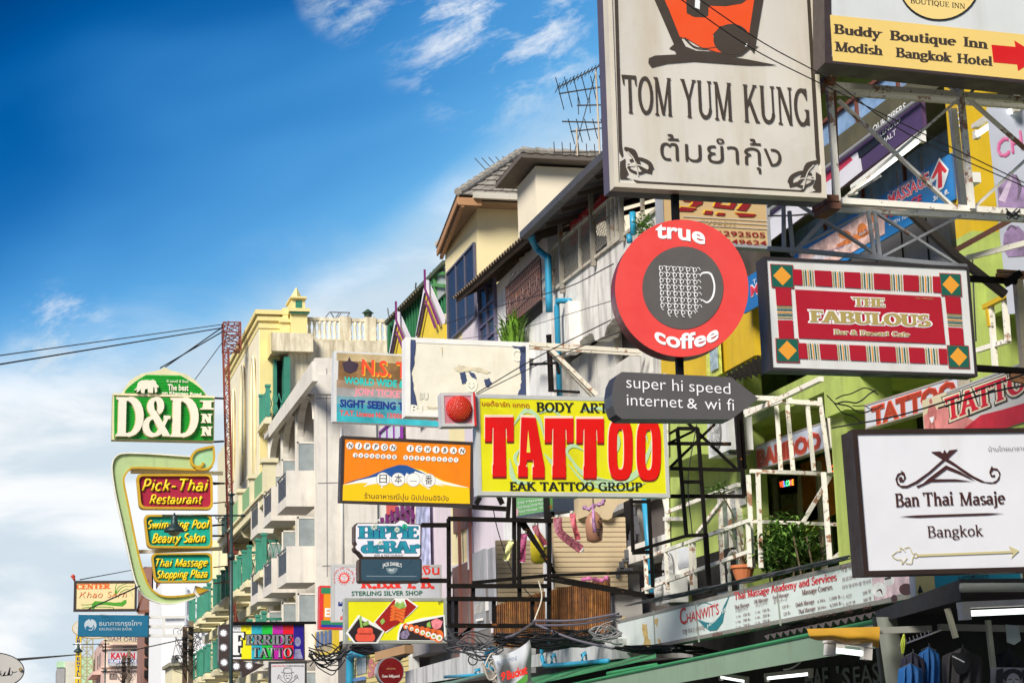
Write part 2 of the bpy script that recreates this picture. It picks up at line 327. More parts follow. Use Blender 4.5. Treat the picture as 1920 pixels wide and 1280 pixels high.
def glyph_strips(ch, T=.17, t=.06, sw=.30, sh=.07, grow=0., nib=14, arcn=14):
    """list of (quad strip polygons) for a serif glyph in cap-height units"""
    out = []
    if ch not in GL: return .5, out
    wd, cs = GL[ch]; nb = rad(nib); e = t/2
    T2, t2 = T+2*grow, t+2*grow
    def th(a): return t2+(T2-t2)*abs(math.sin(a-nb))**1.2
    for c in cs:
        if c[0] == 'S':
            x0, y0, x1, y1 = c[1:5]; k = c[5] if len(c) > 5 else 1.
            if abs(y1-y0) < .02:
                yy = e+y0*(1-2*e) if y0 in (0, 1) else (y0-e if y0 in (.66,) else y0)
                out.append([(x0, yy-t2/2), (x1, yy-t2/2), (x1, yy+t2/2), (x0, yy+t2/2)]); continue
            a = math.atan2(y1-y0, x1-x0); hw = max(t2, th(a)*k)/2/abs(math.sin(a))
            hw = min(hw, T2*1.0)
            if y1 < y0: x0, y0, x1, y1 = x1, y1, x0, y0
            out.append([(x0-hw, y0-grow), (x0+hw, y0-grow), (x1+hw, y1+grow), (x1-hw, y1+grow)])
        elif c[0] == 'A':
            cx, cy, rx, ry, a0, a1 = c[1:7]; n = max(5, int(abs(a1-a0)/360*arcn*1.6)); pts = []
            ryy = max(.02, ry-e)
            for i in range(n+1):
                a = rad(a0+(a1-a0)*i/n); p = (cx+rx*math.cos(a), cy+ryy*math.sin(a)); tx, ty = -rx*math.sin(a), ryy*math.cos(a)
                d = math.hypot(tx, ty); tx, ty = tx/d, ty/d; h = th(math.atan2(ty, tx))/2
                if rx < .15 and T > .12: h = min(h, rx*.8)
                pts.append(((p[0]-ty*h, p[1]+tx*h), (p[0]+ty*h, p[1]-tx*h)))
            for i in range(n): out.append([pts[i][0], pts[i+1][0], pts[i+1][1], pts[i][1]])
            out.append('merge%d' % n)
        elif c[0] == 'F' and sw:
            x, y, d = c[1:4]; k = c[4] if len(c) > 4 else 1; h = sh+grow; hw = sw/2*k+grow
            y0 = y-grow*d
            out.append([(x-hw, y0), (x+hw, y0), (x+hw*.96, y0+d*h*.75), (x+hw*.55, y0+d*h*1.25), (x-hw*.55, y0+d*h*1.25), (x-hw*.96, y0+d*h*.75)])
        elif c[0] == 'V' and sw:
            x, y, h = c[1:4]; s_ = 1 if h > 0 else -1; ww = t*.9+grow
            out.append([(x-ww*1.3, y-s_*grow), (x+ww*.5, y-s_*grow), (x+ww*.5, y+h+s_*grow), (x-ww*.3, y+h+s_*grow)])
        elif c[0] == 'D':
            x, y, r = c[1:4]; r = max(r, T*.62)+grow; out.append([(x+r*math.cos(k*math.pi/5), y+r*math.sin(k*math.pi/5)) for k in range(10)])
    return wd, out
def text_polys(s, track=0., **k):
    """polygons [(pts)] in text units and total width"""
    x = 0; res = []; per = []
    for ch in s:
        wd, st_ = glyph_strips(ch, **k); cur = []; lay = 0
        for q in st_:
            if isinstance(q, str): lay += 1; continue
            cur.append(([(px_+x, py_) for px_, py_ in q], lay)); lay += 1 if len(q) != 4 or True else 0
        per.append(cur); x += wd+track
    return per, max(.01, x-track)
class Plane:
    """a flat rectangle in space fitted to four corners of the photograph (tl,tr,br,bl); kind 'Y' faces the camera side, 'X' faces the street"""
    def __init__(s, c, d, ax='Y', wy=60., wr=60.):
        s.ax = ax
        base = (V(1, 0, 0), V(0, 0, 1)) if ax == 'Y' else (V(0, -1, 0), V(0, 0, 1))
        c = np.array(c, float); cen = c.mean(0)
        P0 = PY(*cen, d) if ax == 'Y' else PX(*cen, d)
        q = [(PY(*x, d) if ax == 'Y' else PX(*x, d)) for x in c]
        w0 = (np.linalg.norm(q[1]-q[0])+np.linalg.norm(q[2]-q[3]))/2; h0 = (np.linalg.norm(q[3]-q[0])+np.linalg.norm(q[2]-q[1]))/2
        x = np.array([0., 0., w0, h0, 0., 0.])
        def fr(x):
            a, r = x[4], x[5]; u, v = base
            u = u*math.cos(a)+np.cross(V(0, 0, 1), u)*math.sin(a); n = np.cross(u, v)
            uu = u*math.cos(r)+v*math.sin(r); vv = -u*math.sin(r)+v*math.cos(r)
            return P0+base[0]*x[0]+V(0, 0, 1)*x[1], uu, vv, n
        def res(x):
            C, u, v, n = fr(x); W, H = x[2]/2, x[3]/2
            return np.concatenate([proj(C-u*W+v*H)-c[0], proj(C+u*W+v*H)-c[1], proj(C+u*W-v*H)-c[2], proj(C-u*W-v*H)-c[3], [x[4]*wy, x[5]*wr]])
        for it in range(12):
            r0 = res(x); J = np.array([(res(x+np.eye(6)[i]*1e-4)-r0)/1e-4 for i in range(6)]).T
            x = x-np.linalg.lstsq(J, r0, rcond=None)[0]
            x[4] = max(-.5, min(.5, x[4])); x[5] = max(-.3, min(.3, x[5]))
        s.C, s.u, s.v, s.n = fr(x); s.W, s.H = x[2], x[3]; s.mm = s.mpp(*cen)
        s.off = 0.
    def mpp(s, px, py): return np.linalg.norm(s.P(px+1, py)-s.P(px, py))
    def P(s, px, py, o=0.):
        d = rayd(px, py); p = CAM+d*(((s.C-CAM)@s.n)/(d@s.n)); return p+s.n*o
    def L(s, a, b, o=0.): return s.C+s.u*a+s.v*b+s.n*o
    def rect(s, mb, x0, y0, x1, y1, o, t):   # local metres
        return mb.prism([s.L(x0, y0, o), s.L(x1, y0, o), s.L(x1, y1, o), s.L(x0, y1, o)], -s.n*t)
def face(S, name, mat, polys, lay, parent, th=None):
    """flat print / cut-out pieces given by photo outlines"""
    mb = MB(); o = .0065+lay*max(.0008, S.mm*.05); sp = 1 < len(polys) <= 16 and name not in ('sun_rays', 'corner_knot', 'drawing', 'gold_arrow', 'script')
    for p in polys:
        if sp: mb = MB()
        q = [S.P(*a, 0) for a in p]
        mb.prism([x+S.n*o for x in q], -S.n*(.0015 if th is None else th))
        if sp: obj(name, mb, mat, parent)
    if not sp: return obj(name, mb, mat, parent)
def circ(cx, cy, r, n=28, ry=None, a0=0, a1=360):
    ry = ry or r; full = abs(a1-a0) >= 360
    return [(cx+r*math.cos(rad(a0+(a1-a0)*i/n)), cy+ry*math.sin(rad(a0+(a1-a0)*i/n))) for i in range(n if full else n+1)]
def stroke(pts, w0, w1=None, n=5, smooth=True):
    """tapered stroke polygon through px points; w can be list"""
    P = catmull([(x, y, 0) for x, y in pts], n) if smooth else [V(x, y, 0) for x, y in pts]
    m = len(P); w1 = w0 if w1 is None else w1; Lf = []; Rt = []
    for i, p in enumerate(P):
        d = P[min(i+1, m-1)]-P[max(i-1, 0)]; d /= np.linalg.norm(d)+1e-9; t = i/(m-1)
        w_ = np.interp(t, np.linspace(0, 1, len(w0)), w0) if hasattr(w0, '__len__') else w0+(w1-w0)*t
        Lf.append((p[0]-d[1]*w_/2, p[1]+d[0]*w_/2)); Rt.append((p[0]+d[1]*w_/2, p[1]-d[0]*w_/2))
    return Lf+Rt[::-1]
def text(S, s, x0, y0, x1, y1, h, mat, parent, lay=2, font='sans', off=0., name='lettering', T=.17, t=.06, sw=.30, sh=.07, grow=0., ext=0., shear=0., split=False, track=0., res=2, bend=0., hs=None, nib=14):
    """a line of text whose baseline runs from (x0,y0) to (x1,y1) in the photo, cap height h px"""
    A = S.P(x0, y0); B = S.P(x1, y1); Cc = S.P(x0, y0-h); H = (Cc-A)@S.v
    C2 = S.P(x1, y1-(hs or h)); H2 = (C2-B)@S.v; o = .0065+lay*max(.0008, S.mm*.05); out = []
    def mp(gx, gy, W, dz):
        f = gx/W; p = A+(B-A)*f; hh = H+(H2-H)*f
        b = bend*4*f*(1-f)*abs(H)
        return p+S.v*(gy*hh+b)+S.u*(shear*gy*hh)+S.n*(o+dz)
    if font == 'sans':
        vs, fs = sans_mesh(s, off, res)
        if not len(vs): return None
        cap = sans_mesh('H', 0., 1)[0][:, 1].max(); mn = vs[:, 0].min(); W = vs[:, 0].max()-mn
        mb = MB(); mb.add([mp(v[0]-mn, v[1]/cap, W, 0) for v in vs], fs)
        return obj(name, mb, mat, parent)
    per, W = text_polys(s, track, T=T, t=t, sw=sw, sh=sh, grow=grow, nib=nib)
    mb = MB(); dz = max(2e-5, S.mm*.004)
    for cur in per:
        if split: mb = MB()
        for q, L_ in cur:
            P = [mp(a, b, W, dz*L_) for a, b in q]
            if ext: mb.prism([p+S.n*ext for p in P], -S.n*ext)
            else:
                nr = np.cross(P[1]-P[0], P[2]-P[0]); mb.poly(P if nr@S.n > 0 else P[::-1])
        if split and mb.v: out.append(obj(split, mb, mat, parent))
    if not split: return obj(name, mb, mat, parent)
    return out
def chr_(S, ch, x, y, h, mat, parent, lay=2, off=0., **k):
    W = .12 if ch in 'I1l' else .36*(1.25 if ch in 'MWNO' else 1)
    return text(S, ch, x-h*W, y, x+h*W, y, h, mat, parent, lay, off=off, **k)
def script(S, s, x0, y0, x1, y1, h, mat, parent, r=.09, shear=.3, name='letter', lay=2, flat=.6, split=True):
    """round foam script lettering made of tubes"""
    A = S.P(x0, y0); B = S.P(x1, y1); H = (S.P(x0, y0-h)-A)@S.v; x = 0; W = sum(GL[c][0] for c in s if c in GL); o = .0065+lay*max(.0008, S.mm*.05)
    mb = MB()
    for ch in s:
        wd, cs = GL[ch]
        if split: mb = MB()
        for c in cs:
            if c[0] == 'S': pts = [(c[1], c[2]), ((c[1]+c[3])/2+.03, (c[2]+c[4])/2), (c[3], c[4])]
            elif c[0] == 'A':
                n = max(4, int(abs(c[6]-c[5])/30)); pts = [(c[1]+c[3]*math.cos(rad(c[5]+(c[6]-c[5])*i/n)), c[2]+c[4]*math.sin(rad(c[5]+(c[6]-c[5])*i/n))) for i in range(n+1)]
            elif c[0] == 'D': pts = [(c[1]-.03, c[2]), (c[1]+.03, c[2])]
            else: continue
            P = [A+(B-A)*((x+a)/W)+S.v*b*H+S.u*shear*b*H+S.n*(o+r*H*flat) for a, b in pts]
            mb.tube([P[0]-(P[1]-P[0])*.02]+P+[P[-1]+(P[-1]-P[-2])*.02], [r*H*.5]+[r*H]*len(P)+[r*H*.5], 7)
        if split and mb.v: obj(name, mb, mat, parent, smooth=True)
        x += wd
    if not split: return obj(name, mb, mat, parent, smooth=True)
def signbox(name, label, cat, c, d, depth, fmat, smat, ax='Y', fw=.05, proud=.007, group=None, wy=60., wr=60., frame=True, back=None):
    """box sign: thing > body, frame, face.  c are the outer corners (tl,tr,br,bl) of the front"""
    S = Plane(c, d, ax, wy, wr); W, H = S.W/2, S.H/2
    T_ = thing(name, label, cat, S.L(0, -H, -depth/2), group)
    mb = MB(); S.rect(mb, -W+.004, -H+.004, W-.004, H-.004, -.004, depth); obj('body', mb, back or fmat, T_)
    mb = MB(); S.rect(mb, -W+fw*.6, -H+fw*.6, W-fw*.6, H-fw*.6, 0, .003); obj('face', mb, smat, T_)
    if frame:
        mb = MB()
        for r in ((-W, H-fw, W, H), (-W, -H, W, -H+fw), (-W, -H+fw, -W+fw, H-fw), (W-fw, -H+fw, W, H-fw)): S.rect(mb, *r, proud, proud+depth*.4)
        obj('frame', mb, fmat, T_)
    S.T = T_; return S
# ---------------------------------------------------------------- ground, street
gm = MB(); gm.box((-400, -60, -.3), (400, 1200, 0)); g_ = obj('ground', gm, M((.16, .15, .14), .9, dirt=.2)); g_['kind'] = 'structure'
gm = MB(); gm.box((-6.5, -60, .0), (7.6, 400, .006)); g_ = obj('road', gm, M((.055, .055, .058), .85, var=.25, dirt=.2, bump=.3)); g_['kind'] = 'structure'
gm = MB(); gm.box((7.6, -60, 0), (10.2, 400, .13)); g_ = obj('pavement', gm, M((.30, .27, .25), .8, var=.2, dirt=.4)); g_['kind'] = 'structure'
BG = 'shophouses along the street'
def windowX(parent, tl, br, X, nx, nz, fmat, gmat, fw=.06, dep=.08, recess=.0, muntins=None, label=None, name='window'):
    a = PX(*tl, X); b = PX(*br, X); y0, y1 = sorted((a[1], b[1])); z0, z1 = sorted((a[2], b[2]))
    return window_yz(parent, X, y0, y1, z0, z1, nx, nz, fmat, gmat, fw, dep, name=name)
def window_yz(parent, X, y0, y1, z0, z1, nx, nz, fmat, gmat, fw=.06, dep=.08, ax='X', name='window'):
    mb = MB()
    def bx(m, a0, b0, a1, b1, o0, o1):
        if ax == 'X': m.box((X-o1, a0, b0), (X-o0, a1, b1))
        else: m.box((a0, X-o1, b0), (a1, X-o0, b1))
    bx(mb, y0-fw, z1, y1+fw, z1+fw, 0, dep); bx(mb, y0-fw, z0-fw, y1+fw, z0, 0, dep)
    bx(mb, y0-fw, z0, y0, z1, 0, dep); bx(mb, y1, z0, y1+fw, z1, 0, dep)
    zz = [z0+(z1-z0)*(i if not isinstance(nz, (list, tuple)) else nz[i])/(nz if not isinstance(nz, (list, tuple)) else 1) for i in range((nz if not isinstance(nz, (list, tuple)) else len(nz)-1)+1)]
    for i in range(1, nx): yy = y0+(y1-y0)*i/nx; bx(mb, yy-fw*.4, z0, yy+fw*.4, z1, 0, dep*.9)
    for z in zz[1:-1]: bx(mb, y0, z-fw*.4, y1, z+fw*.4, 0, dep*.8)
    wn = obj(name, mb, fmat, parent)
    for i in range(nx):
        for j in range(len(zz)-1):
            p = MB(); bx(p, y0+(y1-y0)*i/nx+.005, zz[j]+.005, y0+(y1-y0)*(i+1)/nx-.005, zz[j+1]-.005, .012, .028); obj('pane', p, gmat, wn)
    return wn
def bars(parent, segs, plane, d, w, mat, name='strut', h=None):
    for i_, s_ in enumerate(segs):
        P = (PY if plane == 'Y' else PX); dd = (d if len(s_) == 4 else s_[4])+((i_*7) % 5)*.0031+(.0013 if name[0] in 'bp' else 0)
        mb = MB(); mb.bar(P(s_[0], s_[1], dd), P(s_[2], s_[3], dd), w, h); obj(name, mb, mat, parent)
# ================================================================= lime + yellow shophouse, nearest on the right
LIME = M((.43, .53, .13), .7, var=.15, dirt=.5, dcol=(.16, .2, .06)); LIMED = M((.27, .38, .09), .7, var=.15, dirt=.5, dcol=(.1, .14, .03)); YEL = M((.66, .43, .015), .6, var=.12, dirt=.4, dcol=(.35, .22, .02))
yS, yE = 8.0, 28.95
A_ = thing('shophouse', 'lime green and yellow shophouse behind the coffee and dessert cafe signs', 'building', (12, 20, 0), BG)
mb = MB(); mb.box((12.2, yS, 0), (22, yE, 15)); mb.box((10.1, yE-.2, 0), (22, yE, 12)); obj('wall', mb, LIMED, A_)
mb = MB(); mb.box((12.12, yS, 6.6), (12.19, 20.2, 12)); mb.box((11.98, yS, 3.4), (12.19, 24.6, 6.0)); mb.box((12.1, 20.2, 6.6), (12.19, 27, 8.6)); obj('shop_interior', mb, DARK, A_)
for z, n in ((3.22, 0), (5.98, 1), (8.85, 2), (11.7, 3)):
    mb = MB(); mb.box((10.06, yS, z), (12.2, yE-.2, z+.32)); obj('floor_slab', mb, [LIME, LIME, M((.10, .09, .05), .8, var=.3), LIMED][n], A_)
y0 = PX(1247, 800, 10)[1]; y1 = PX(1396, 800, 10)[1]
mb = MB(); mb.box((10.0, y1, 3.3), (10.3, y0, 5.9)); mb.box((10.02, y1, 5.9), (10.3, y0, 7.4)); obj('front_wall', mb, LIME, A_)
mb = MB(); mb.box((9.98, y1-.6, 6.9), (10.3, y0, 7.75)); obj('front_wall', mb, YEL, A_); mb = MB(); mb.box((10.1, y1-.6, 7.75), (10.3, y0, 8.85)); obj('dark_wall', mb, M((.07, .055, .04), .8, var=.4), A_)
# columns
def column(px, w, z0, z1, m, name='column', d=.42):
    y = PX(px, 700, 10)[1]; mb = MB(); mb.box((9.96, y, z0), (9.96+d, y+w, z1)); return obj(name, mb, m, A_)
column(1582, .42, 0, 6.1, LIME); column(1850, .36, 0, 6.95, LIME, d=.46); column(1850, .36, 6.95, 12, YEL, d=.46)

mb = MB(); ya = PX(1592, 760, 9.9)[1]; mb.box((9.85, ya, 5.55), (10.5, ya+.62, 5.98)); obj('capital', mb, LIME, A_)
# beams under slabs
for px in (1470, 1545, 1700):
    y = PX(px, 780, 10)[1]; mb = MB(); mb.box((10.4, y, 5.72), (12.1, y+.2, 5.97)); obj('beam', mb, LIME, A_)
# grey wall panel on the second floor
mb = MB(); boxX(mb, (1592, 420), (1788, 510), 10.35, .1); obj('grey_panel', mb, M((.27, .26, .27), .7, var=.08, dirt=.3), A_)
for px in (1640, 1690, 1738):
    y = PX(px, 450, 10.33)[1]; mb = MB(); mb.box((10.335, y, 7.0), (10.349, y+.02, 8.4)); obj('panel_joint', mb, DARK, A_)
# level 4 windows with red-brown mullions
SKYG = M((.26, .40, .60), .12, var=.35, vs=3.0, spec=.8)
wn = windowX(A_, (1432, 560), (1772, 60), 10.9, 5, 2, M((.16, .05, .03), .6), SKYG, .05)
# door on level 2
mb = MB(); boxX(mb, (1560, 480), (1640, 720), 10.36, .05); obj('doorway', mb, DARK, A_)
# shop glazing behind the bamboo sign
mb = MB(); boxX(mb, (1430, 905), (1560, 1040), 11.55, .03); obj('shop_window', mb, M((.20, .24, .12), .08, var=.5, vs=3, spec=.8), A_)
mb = MB(); boxX(mb, (1500, 870), (1575, 960), 11.5, .04); obj('poster', mb, M((.75, .25, .03), .5, var=.3), A_)
mb = MB(); boxX(mb, (1496, 960), (1540, 1000), 11.5, .04); obj('poster', mb, M((.8, .5, .04), .5, var=.3), A_)
mb = MB(); boxX(mb, (1462, 905), (1495, 975), 11.5, .04); obj('patterned_panel', mb, M((.55, .55, .52), .5, var=.6, vs=14), A_)
for x in (1437, 1455, 1500, 1540):
    mb = MB(); p = PX(x, 900, 11.48); mb.box((11.42, p[1], 3.5), (11.5, p[1]+.07, 5.6)); obj('window_mullion', mb, M((.5, .5, .48), .4), A_)
# window on the near wall
window_yz(A_, 10.0, PX(1394, 1000, 10)[1]+.05, PX(1360, 1000, 10)[1], 3.5, 5.1, 2, [0, .68, 1], WPAINT, M((.10, .16, .12), .1, var=.2, spec=.8), .05)
mb = MB(); boxX(mb, (1368, 925), (1396, 945), 9.96, .03); obj('vent_block', mb, M((.6, .6, .58), .5, var=.6, vs=25), A_)
# ledges and pipes on the lit wall
mb = MB(); a = PX(1283, 880, 10); b = PX(1385, 860, 10); mb.box((9.35, b[1], a[2]-.12), (10, a[1], a[2])); obj('ledge', mb, LIME, A_)
bars(A_, [(1246, 972, 1277, 972), (1247, 700, 1252, 1090), (1210+41, 952, 1254, 1090)], 'X', 9.93, .06, WPAINT, 'conduit')
bars(A_, [(1245, 930, 1251, 960), (1251, 960, 1385, 908), (1308, 1000, 1358, 935)], 'X', 9.6, .055, WPAINT, 'support_bar')
# far right lime wall beside the yellow pillar and metal frame
mb = MB(); boxX(mb, (1828, 500), (1925, 700), 10.5, .2); obj('wall', mb, LIME, A_)
fr = thing('metal_window_frame', 'white and yellow metal window frame hinged open above the big tattoo board', 'window frame', PX(1862, 700, 9.7))
bars(fr, [(1858, 572, 1866, 690), (1884, 562, 1890, 640), (1832, 657, 1892, 638)], 'X', 9.7, .05, WPAINT, 'frame_bar'); bars(fr, [(1845, 576, 1900, 548), (1852, 572, 1857, 612)], 'X', 9.68, .05, YEL, 'frame_bar')
# roof ends / parapet over the lime part: corrugated awning under the dessert sign
aw = thing('awning', 'small dark corrugated awning sticking out under the round coffee sign', 'awning', PX(1400, 680, 9.6))
mb = MB(); corrug(mb, PX(1360, 703, 10), PX(1425, 668, 10), PX(1436, 700, 9.2)+V(0, 0, .0), PX(1366, 716, 9.4), 7, .03); obj('sheet', mb, M((.018, .016, .014), .9, var=.3, spec=.1), aw)
# air conditioners
def aircon(name, label, c, w, h, d, face, mat=None, grp=None):
    """c = lower corner nearest the street; face = 'X' fan looks to the street, 'Y' fan looks to the camera"""
    mat = mat or M((.72, .72, .68), .5, dirt=.35)
    t = thing('air_conditioner', label, 'air conditioner', c, grp or 'outdoor air conditioner units'); c = np.array(c, float)
    mb = MB()
    if face == 'Y': mb.box(c, c+V(w, d, h)); fc = c+V(w*.36, -.012, h*.5); ax = 1
    else: mb.box(c, c+V(d, w, h)); fc = c+V(-.012, w*.6, h*.5); ax = 0
    obj('casing', mb, mat, t)
    mb = MB(); R = h*.4; mb.lathe(fc, [(R, 0), (R, .016), (R*.97, .02)], 22, ax); obj('fan_recess', mb, M((.22, .22, .21), .6), t)
    mb = MB()
    for r in (R, R*.8, R*.6, R*.4, R*.2):
        n = 20; pts = []
        for k in range(n+1):
            a = 2*math.pi*k/n; pts.append(fc+(V(math.cos(a)*r, -.03, math.sin(a)*r) if face == 'Y' else V(-.03, math.cos(a)*r, math.sin(a)*r)))
        mb.tube(pts, .006, 4, False)
    for k in range(10):
        a = math.pi*k/10; e = (V(math.cos(a)*R, 0, math.sin(a)*R) if face == 'Y' else V(0, math.cos(a)*R, math.sin(a)*R)); o = V(0, -.032, 0) if face == 'Y' else V(-.032, 0, 0)
        mb.bar(fc-e+o, fc+e+o, .006)
    obj('fan_guard', mb, M((.6, .6, .58), .5), t)
    for q in (.15, .75):
        mb = MB()
        if face == 'Y': mb.box(c+V(w*q, .02, -.05), c+V(w*q+.06, d, 0))
        else: mb.box(c+V(.02, w*q, -.05), c+V(d, w*q+.06, 0))
        obj('foot', mb, STEEL, t); return t
p = PX(1374, 872, 9.45); aircon('a', 'white air conditioner with round fan on the lime ledge behind the black frame', (9.42, p[1], PX(1300, 884, 9.5)[2]+.06), .85, .62, .35, 'X')
ac2 = PX(1256, 1128, 9.5); aircon('a', 'white air conditioner standing low behind the balcony rails by the blue pipe', (9.5, ac2[1], ac2[2]), .7, .42, .3, 'X')
ac3 = PX(1271, 1100, 9.7); aircon('a', 'tall pale air conditioner with red sticker behind the balcony rails', (9.7, ac3[1], ac3[2]), .55, .62, .28, 'X')
# dark machine on the balcony with white cover
mc = thing('black_cabinet', 'black cabinet with white sheet standing behind the white balcony rails', 'cabinet', PX(1330, 1140, 9.9))
mb = MB(); boxX(mb, (1294, 1048), (1375, 1120), 9.9, .1); obj('body', mb, DARK, mc)
mb = MB(); boxX(mb, (1270, 1030), (1290, 1062), 9.55, .03); obj('sheet', mb, M((.7, .72, .75), .6), mc)
mc = thing('plastic_chair', 'white plastic chair with rounded back behind the balcony rails', 'chair', PX(1385, 1085, 9.7))
b0 = PX(1378, 1075, 9.75); mb = MB(); pts = [b0+V(0, .22, -.35), b0+V(0, .22, .18), b0+V(0, .12, .3), b0+V(0, -.12, .3), b0+V(0, -.22, .18), b0+V(0, -.22, -.35)]; mb.tube(catmull(pts, 5), .03, 6); obj('backrest', mb, WHT, mc)
mb = MB(); mb.box(b0+V(-.2, -.2, -.3), b0+V(.05, .2, -.26)); obj('seat', mb, WHT, mc)
# balcony railing (white) of the lime house
rl = thing('balcony_railing', 'white metal balcony railing running above the massage price board', 'railing', PX(1300, 1100, 9.3), 'white railings')
bars(rl, [(1210, 1045, 1406, 975), (1206, 1105, 1406, 1033), (1210, 1040, 1213, 1112)], 'X', 9.3, .05, WPAINT, 'rail')
bars(rl, [(1248, 1030, 1252, 1110), (1294, 1015, 1298, 1108), (1300, 1012, 1304, 1106), (1350, 995, 1356, 1095), (1402, 975, 1406, 1062)], 'X', 9.3, .05, WPAINT, 'post')
# white cage of posts round the plants
cg = thing('steel_cage', 'white painted steel cage of posts enclosing the potted plants', 'frame', PX(1450, 1060, 9.4))
bars(cg, [(1403, 890, 1412, 1064), (1421, 885, 1427, 1064), (1544, 885, 1556, 1052)], 'X', 9.4, .05, WPAINT, 'post')
bars(cg, [(1407, 883, 1576, 889)], 'Y', PX(1407, 885, 9.4)[1], .07, WPAINT, 'rail', .05)
bars(cg, [(1458, 1058, 1556, 893)], 'Y', 23.4, .05, WPAINT, 'brace'); bars(cg, [(1410, 977, 1575, 983)], 'Y', 23.6, .045, WPAINT, 'rail'); bars(cg, [(1560, 1050, 1600, 1018)], 'Y', 23.4, .06, WPAINT, 'brace')
cg2 = thing('steel_cage', 'upper white steel cage whose thin posts cross the bamboo sign', 'frame', PX(1480, 800, 9.4))
bars(cg2, [(1455, 745, 1464, 882), (1475, 745, 1487, 882), (1513, 750, 1526, 882), (1537, 745, 1556, 886), (1545, 700, 1562, 838), (1560, 700, 1566, 838)], 'Y', 22.6, .045, WPAINT, 'post')
bars(cg2, [(1415, 746, 1475, 748), (1470, 752, 1540, 757), (1475, 742, 1482, 752), (1562, 836, 1575, 836), (1560, 770, 1600, 830)], 'Y', 22.6, .06, WPAINT, 'rail'); bars(cg2, [(1400, 778, 1540, 710), (1398, 772, 1470, 750)], 'X', 9.3, .06, WPAINT, 'rail')
# conduit brackets near balcony
# potted plant
pt = thing('potted_plant', 'bare leaved plant in a terracotta pot above the massage price board', 'plant', PX(1394, 1075, 9.35))
c = PX(1394, 1080, 9.35); mb = MB(); mb.lathe(c, [(.10, -.06), (.15, .10), (.17, .11), (.17, .15), (.15, .15)], 16); obj('pot', mb, M((.55, .17, .06), .8, dirt=.2), pt)
mb = MB()
for k in range(9):
    a = k*2.4; h = .35+.5*rnd.random(); q = [c+V(0, 0, .12), c+V(.05*math.cos(a), .05*math.sin(a), h*.5), c+V(.2*math.cos(a), .2*math.sin(a), h)]; mb.tube(q, [.012, .009, .004], 5)
obj('stem', mb, M((.16, .13, .07), .8), pt)
def leafblob(n, c, rx, ry, rz, L, Wd, droop=.3, seed=1, up=.3):
    r = random.Random(seed); mb = MB()
    for i in range(n):
        u = V(r.gauss(0, 1), r.gauss(0, 1), r.gauss(0, 1)); u /= np.linalg.norm(u); q = c+u*V(rx, ry, rz)*(r.random()**.45)
        a = r.random()*6.28; d = V(math.cos(a), math.sin(a), up+r.uniform(-.5, .6)); d /= np.linalg.norm(d); s_ = np.cross(d, V(0, 0, 1)); s_ /= np.linalg.norm(s_); l = L*r.uniform(.6, 1.3); w_ = Wd*r.uniform(.7, 1.2); dn = V(0, 0, -droop*l)
        mb.add([q, q+d*l*.45+s_*w_/2+V(0, 0, .15*w_), q+d*l+dn, q+d*l*.45-s_*w_/2+V(0, 0, .15*w_), q+d*l*.5-V(0, 0, .12*w_)], [(0, 1, 4), (1, 2, 4), (2, 3, 4), (3, 0, 4)])
    return mb
LEAF = M((.055, .13, .02), .5, var=.6, vs=9, spec=.4); LEAFL = M((.16, .30, .05), .5, var=.4, vs=9); LEAFD = M((.03, .075, .015), .5, var=.5, vs=9)
obj('foliage', leafblob(28, c+V(0, 0, .55), .25, .25, .3, .12, .04, seed=4), LEAFL, pt)
pt = thing('potted_shrub', 'dense dark green shrub filling the white steel cage', 'plant', PX(1500, 1060, 9.9))
c = PX(1505, 1020, 9.9)
obj('foliage', leafblob(1300, c+V(-.1, .2, -.15), .4, .8, .33, .2, .055, .2, 5, .8), LEAF, pt)
obj('flower', leafblob(90, PX(1440, 1000, 9.7), .22, .25, .35, .10, .012, .5, 8), M((.45, .34, .22), .7), pt)
obj('foliage', leafblob(320, c+V(-.2, .1, .0), .35, .75, .4, .24, .05, .35, 15, .6), LEAFL, pt)
mb = MB()
for k in range(14):
    q0 = c+V(rnd.uniform(-.3, .2), rnd.uniform(-.6, .7), -.45); mb.tube([q0, q0+V(rnd.uniform(-.1, .1), rnd.uniform(-.1, .1), .5)], .012, 5)
obj('stem', mb, M((.12, .09, .05), .8), pt)
pt = thing('planter_box', 'long earthen planter box under the dark green shrub', 'planter', PX(1500, 1055, 9.6)); mb = MB(); a = PX(1440, 1058, 9.6); b = PX(1575, 1040, 9.6); mb.box((9.6, b[1], a[2]-.5), (10.1, a[1], a[2]-.3)); obj('box', mb, M((.3, .2, .13), .8, dirt=.4), pt)
pt = thing('sapling', 'thin young sapling with pale leaves leaning out from the lime wall', 'plant', PX(1340, 920, 9.5))
q0 = PX(1393, 1020, 9.5); q1 = PX(1345, 915, 9.4); mb = MB(); mb.tube(catmull([q0, PX(1372, 960, 9.45), q1]), [.012]*13, 5); obj('stem', mb, M((.15, .13, .07), .8), pt)
obj('foliage', leafblob(46, q1+V(0, 0, -.02), .12, .3, .11, .13, .05, .2, 9), LEAFL, pt)
# AC bracket etc: yellow posters on the upper yellow wall
for i, (tl, br, cc_) in enumerate((((1322, 640), (1352, 700), (.62, .66, .12)), ((1330, 655), (1345, 690), (.35, .45, .5)))):
    mb = MB(); boxX(mb, tl, br, 9.9-i*.03, .02); obj('poster', mb, M(cc_, .5, var=.5, vs=12), A_)
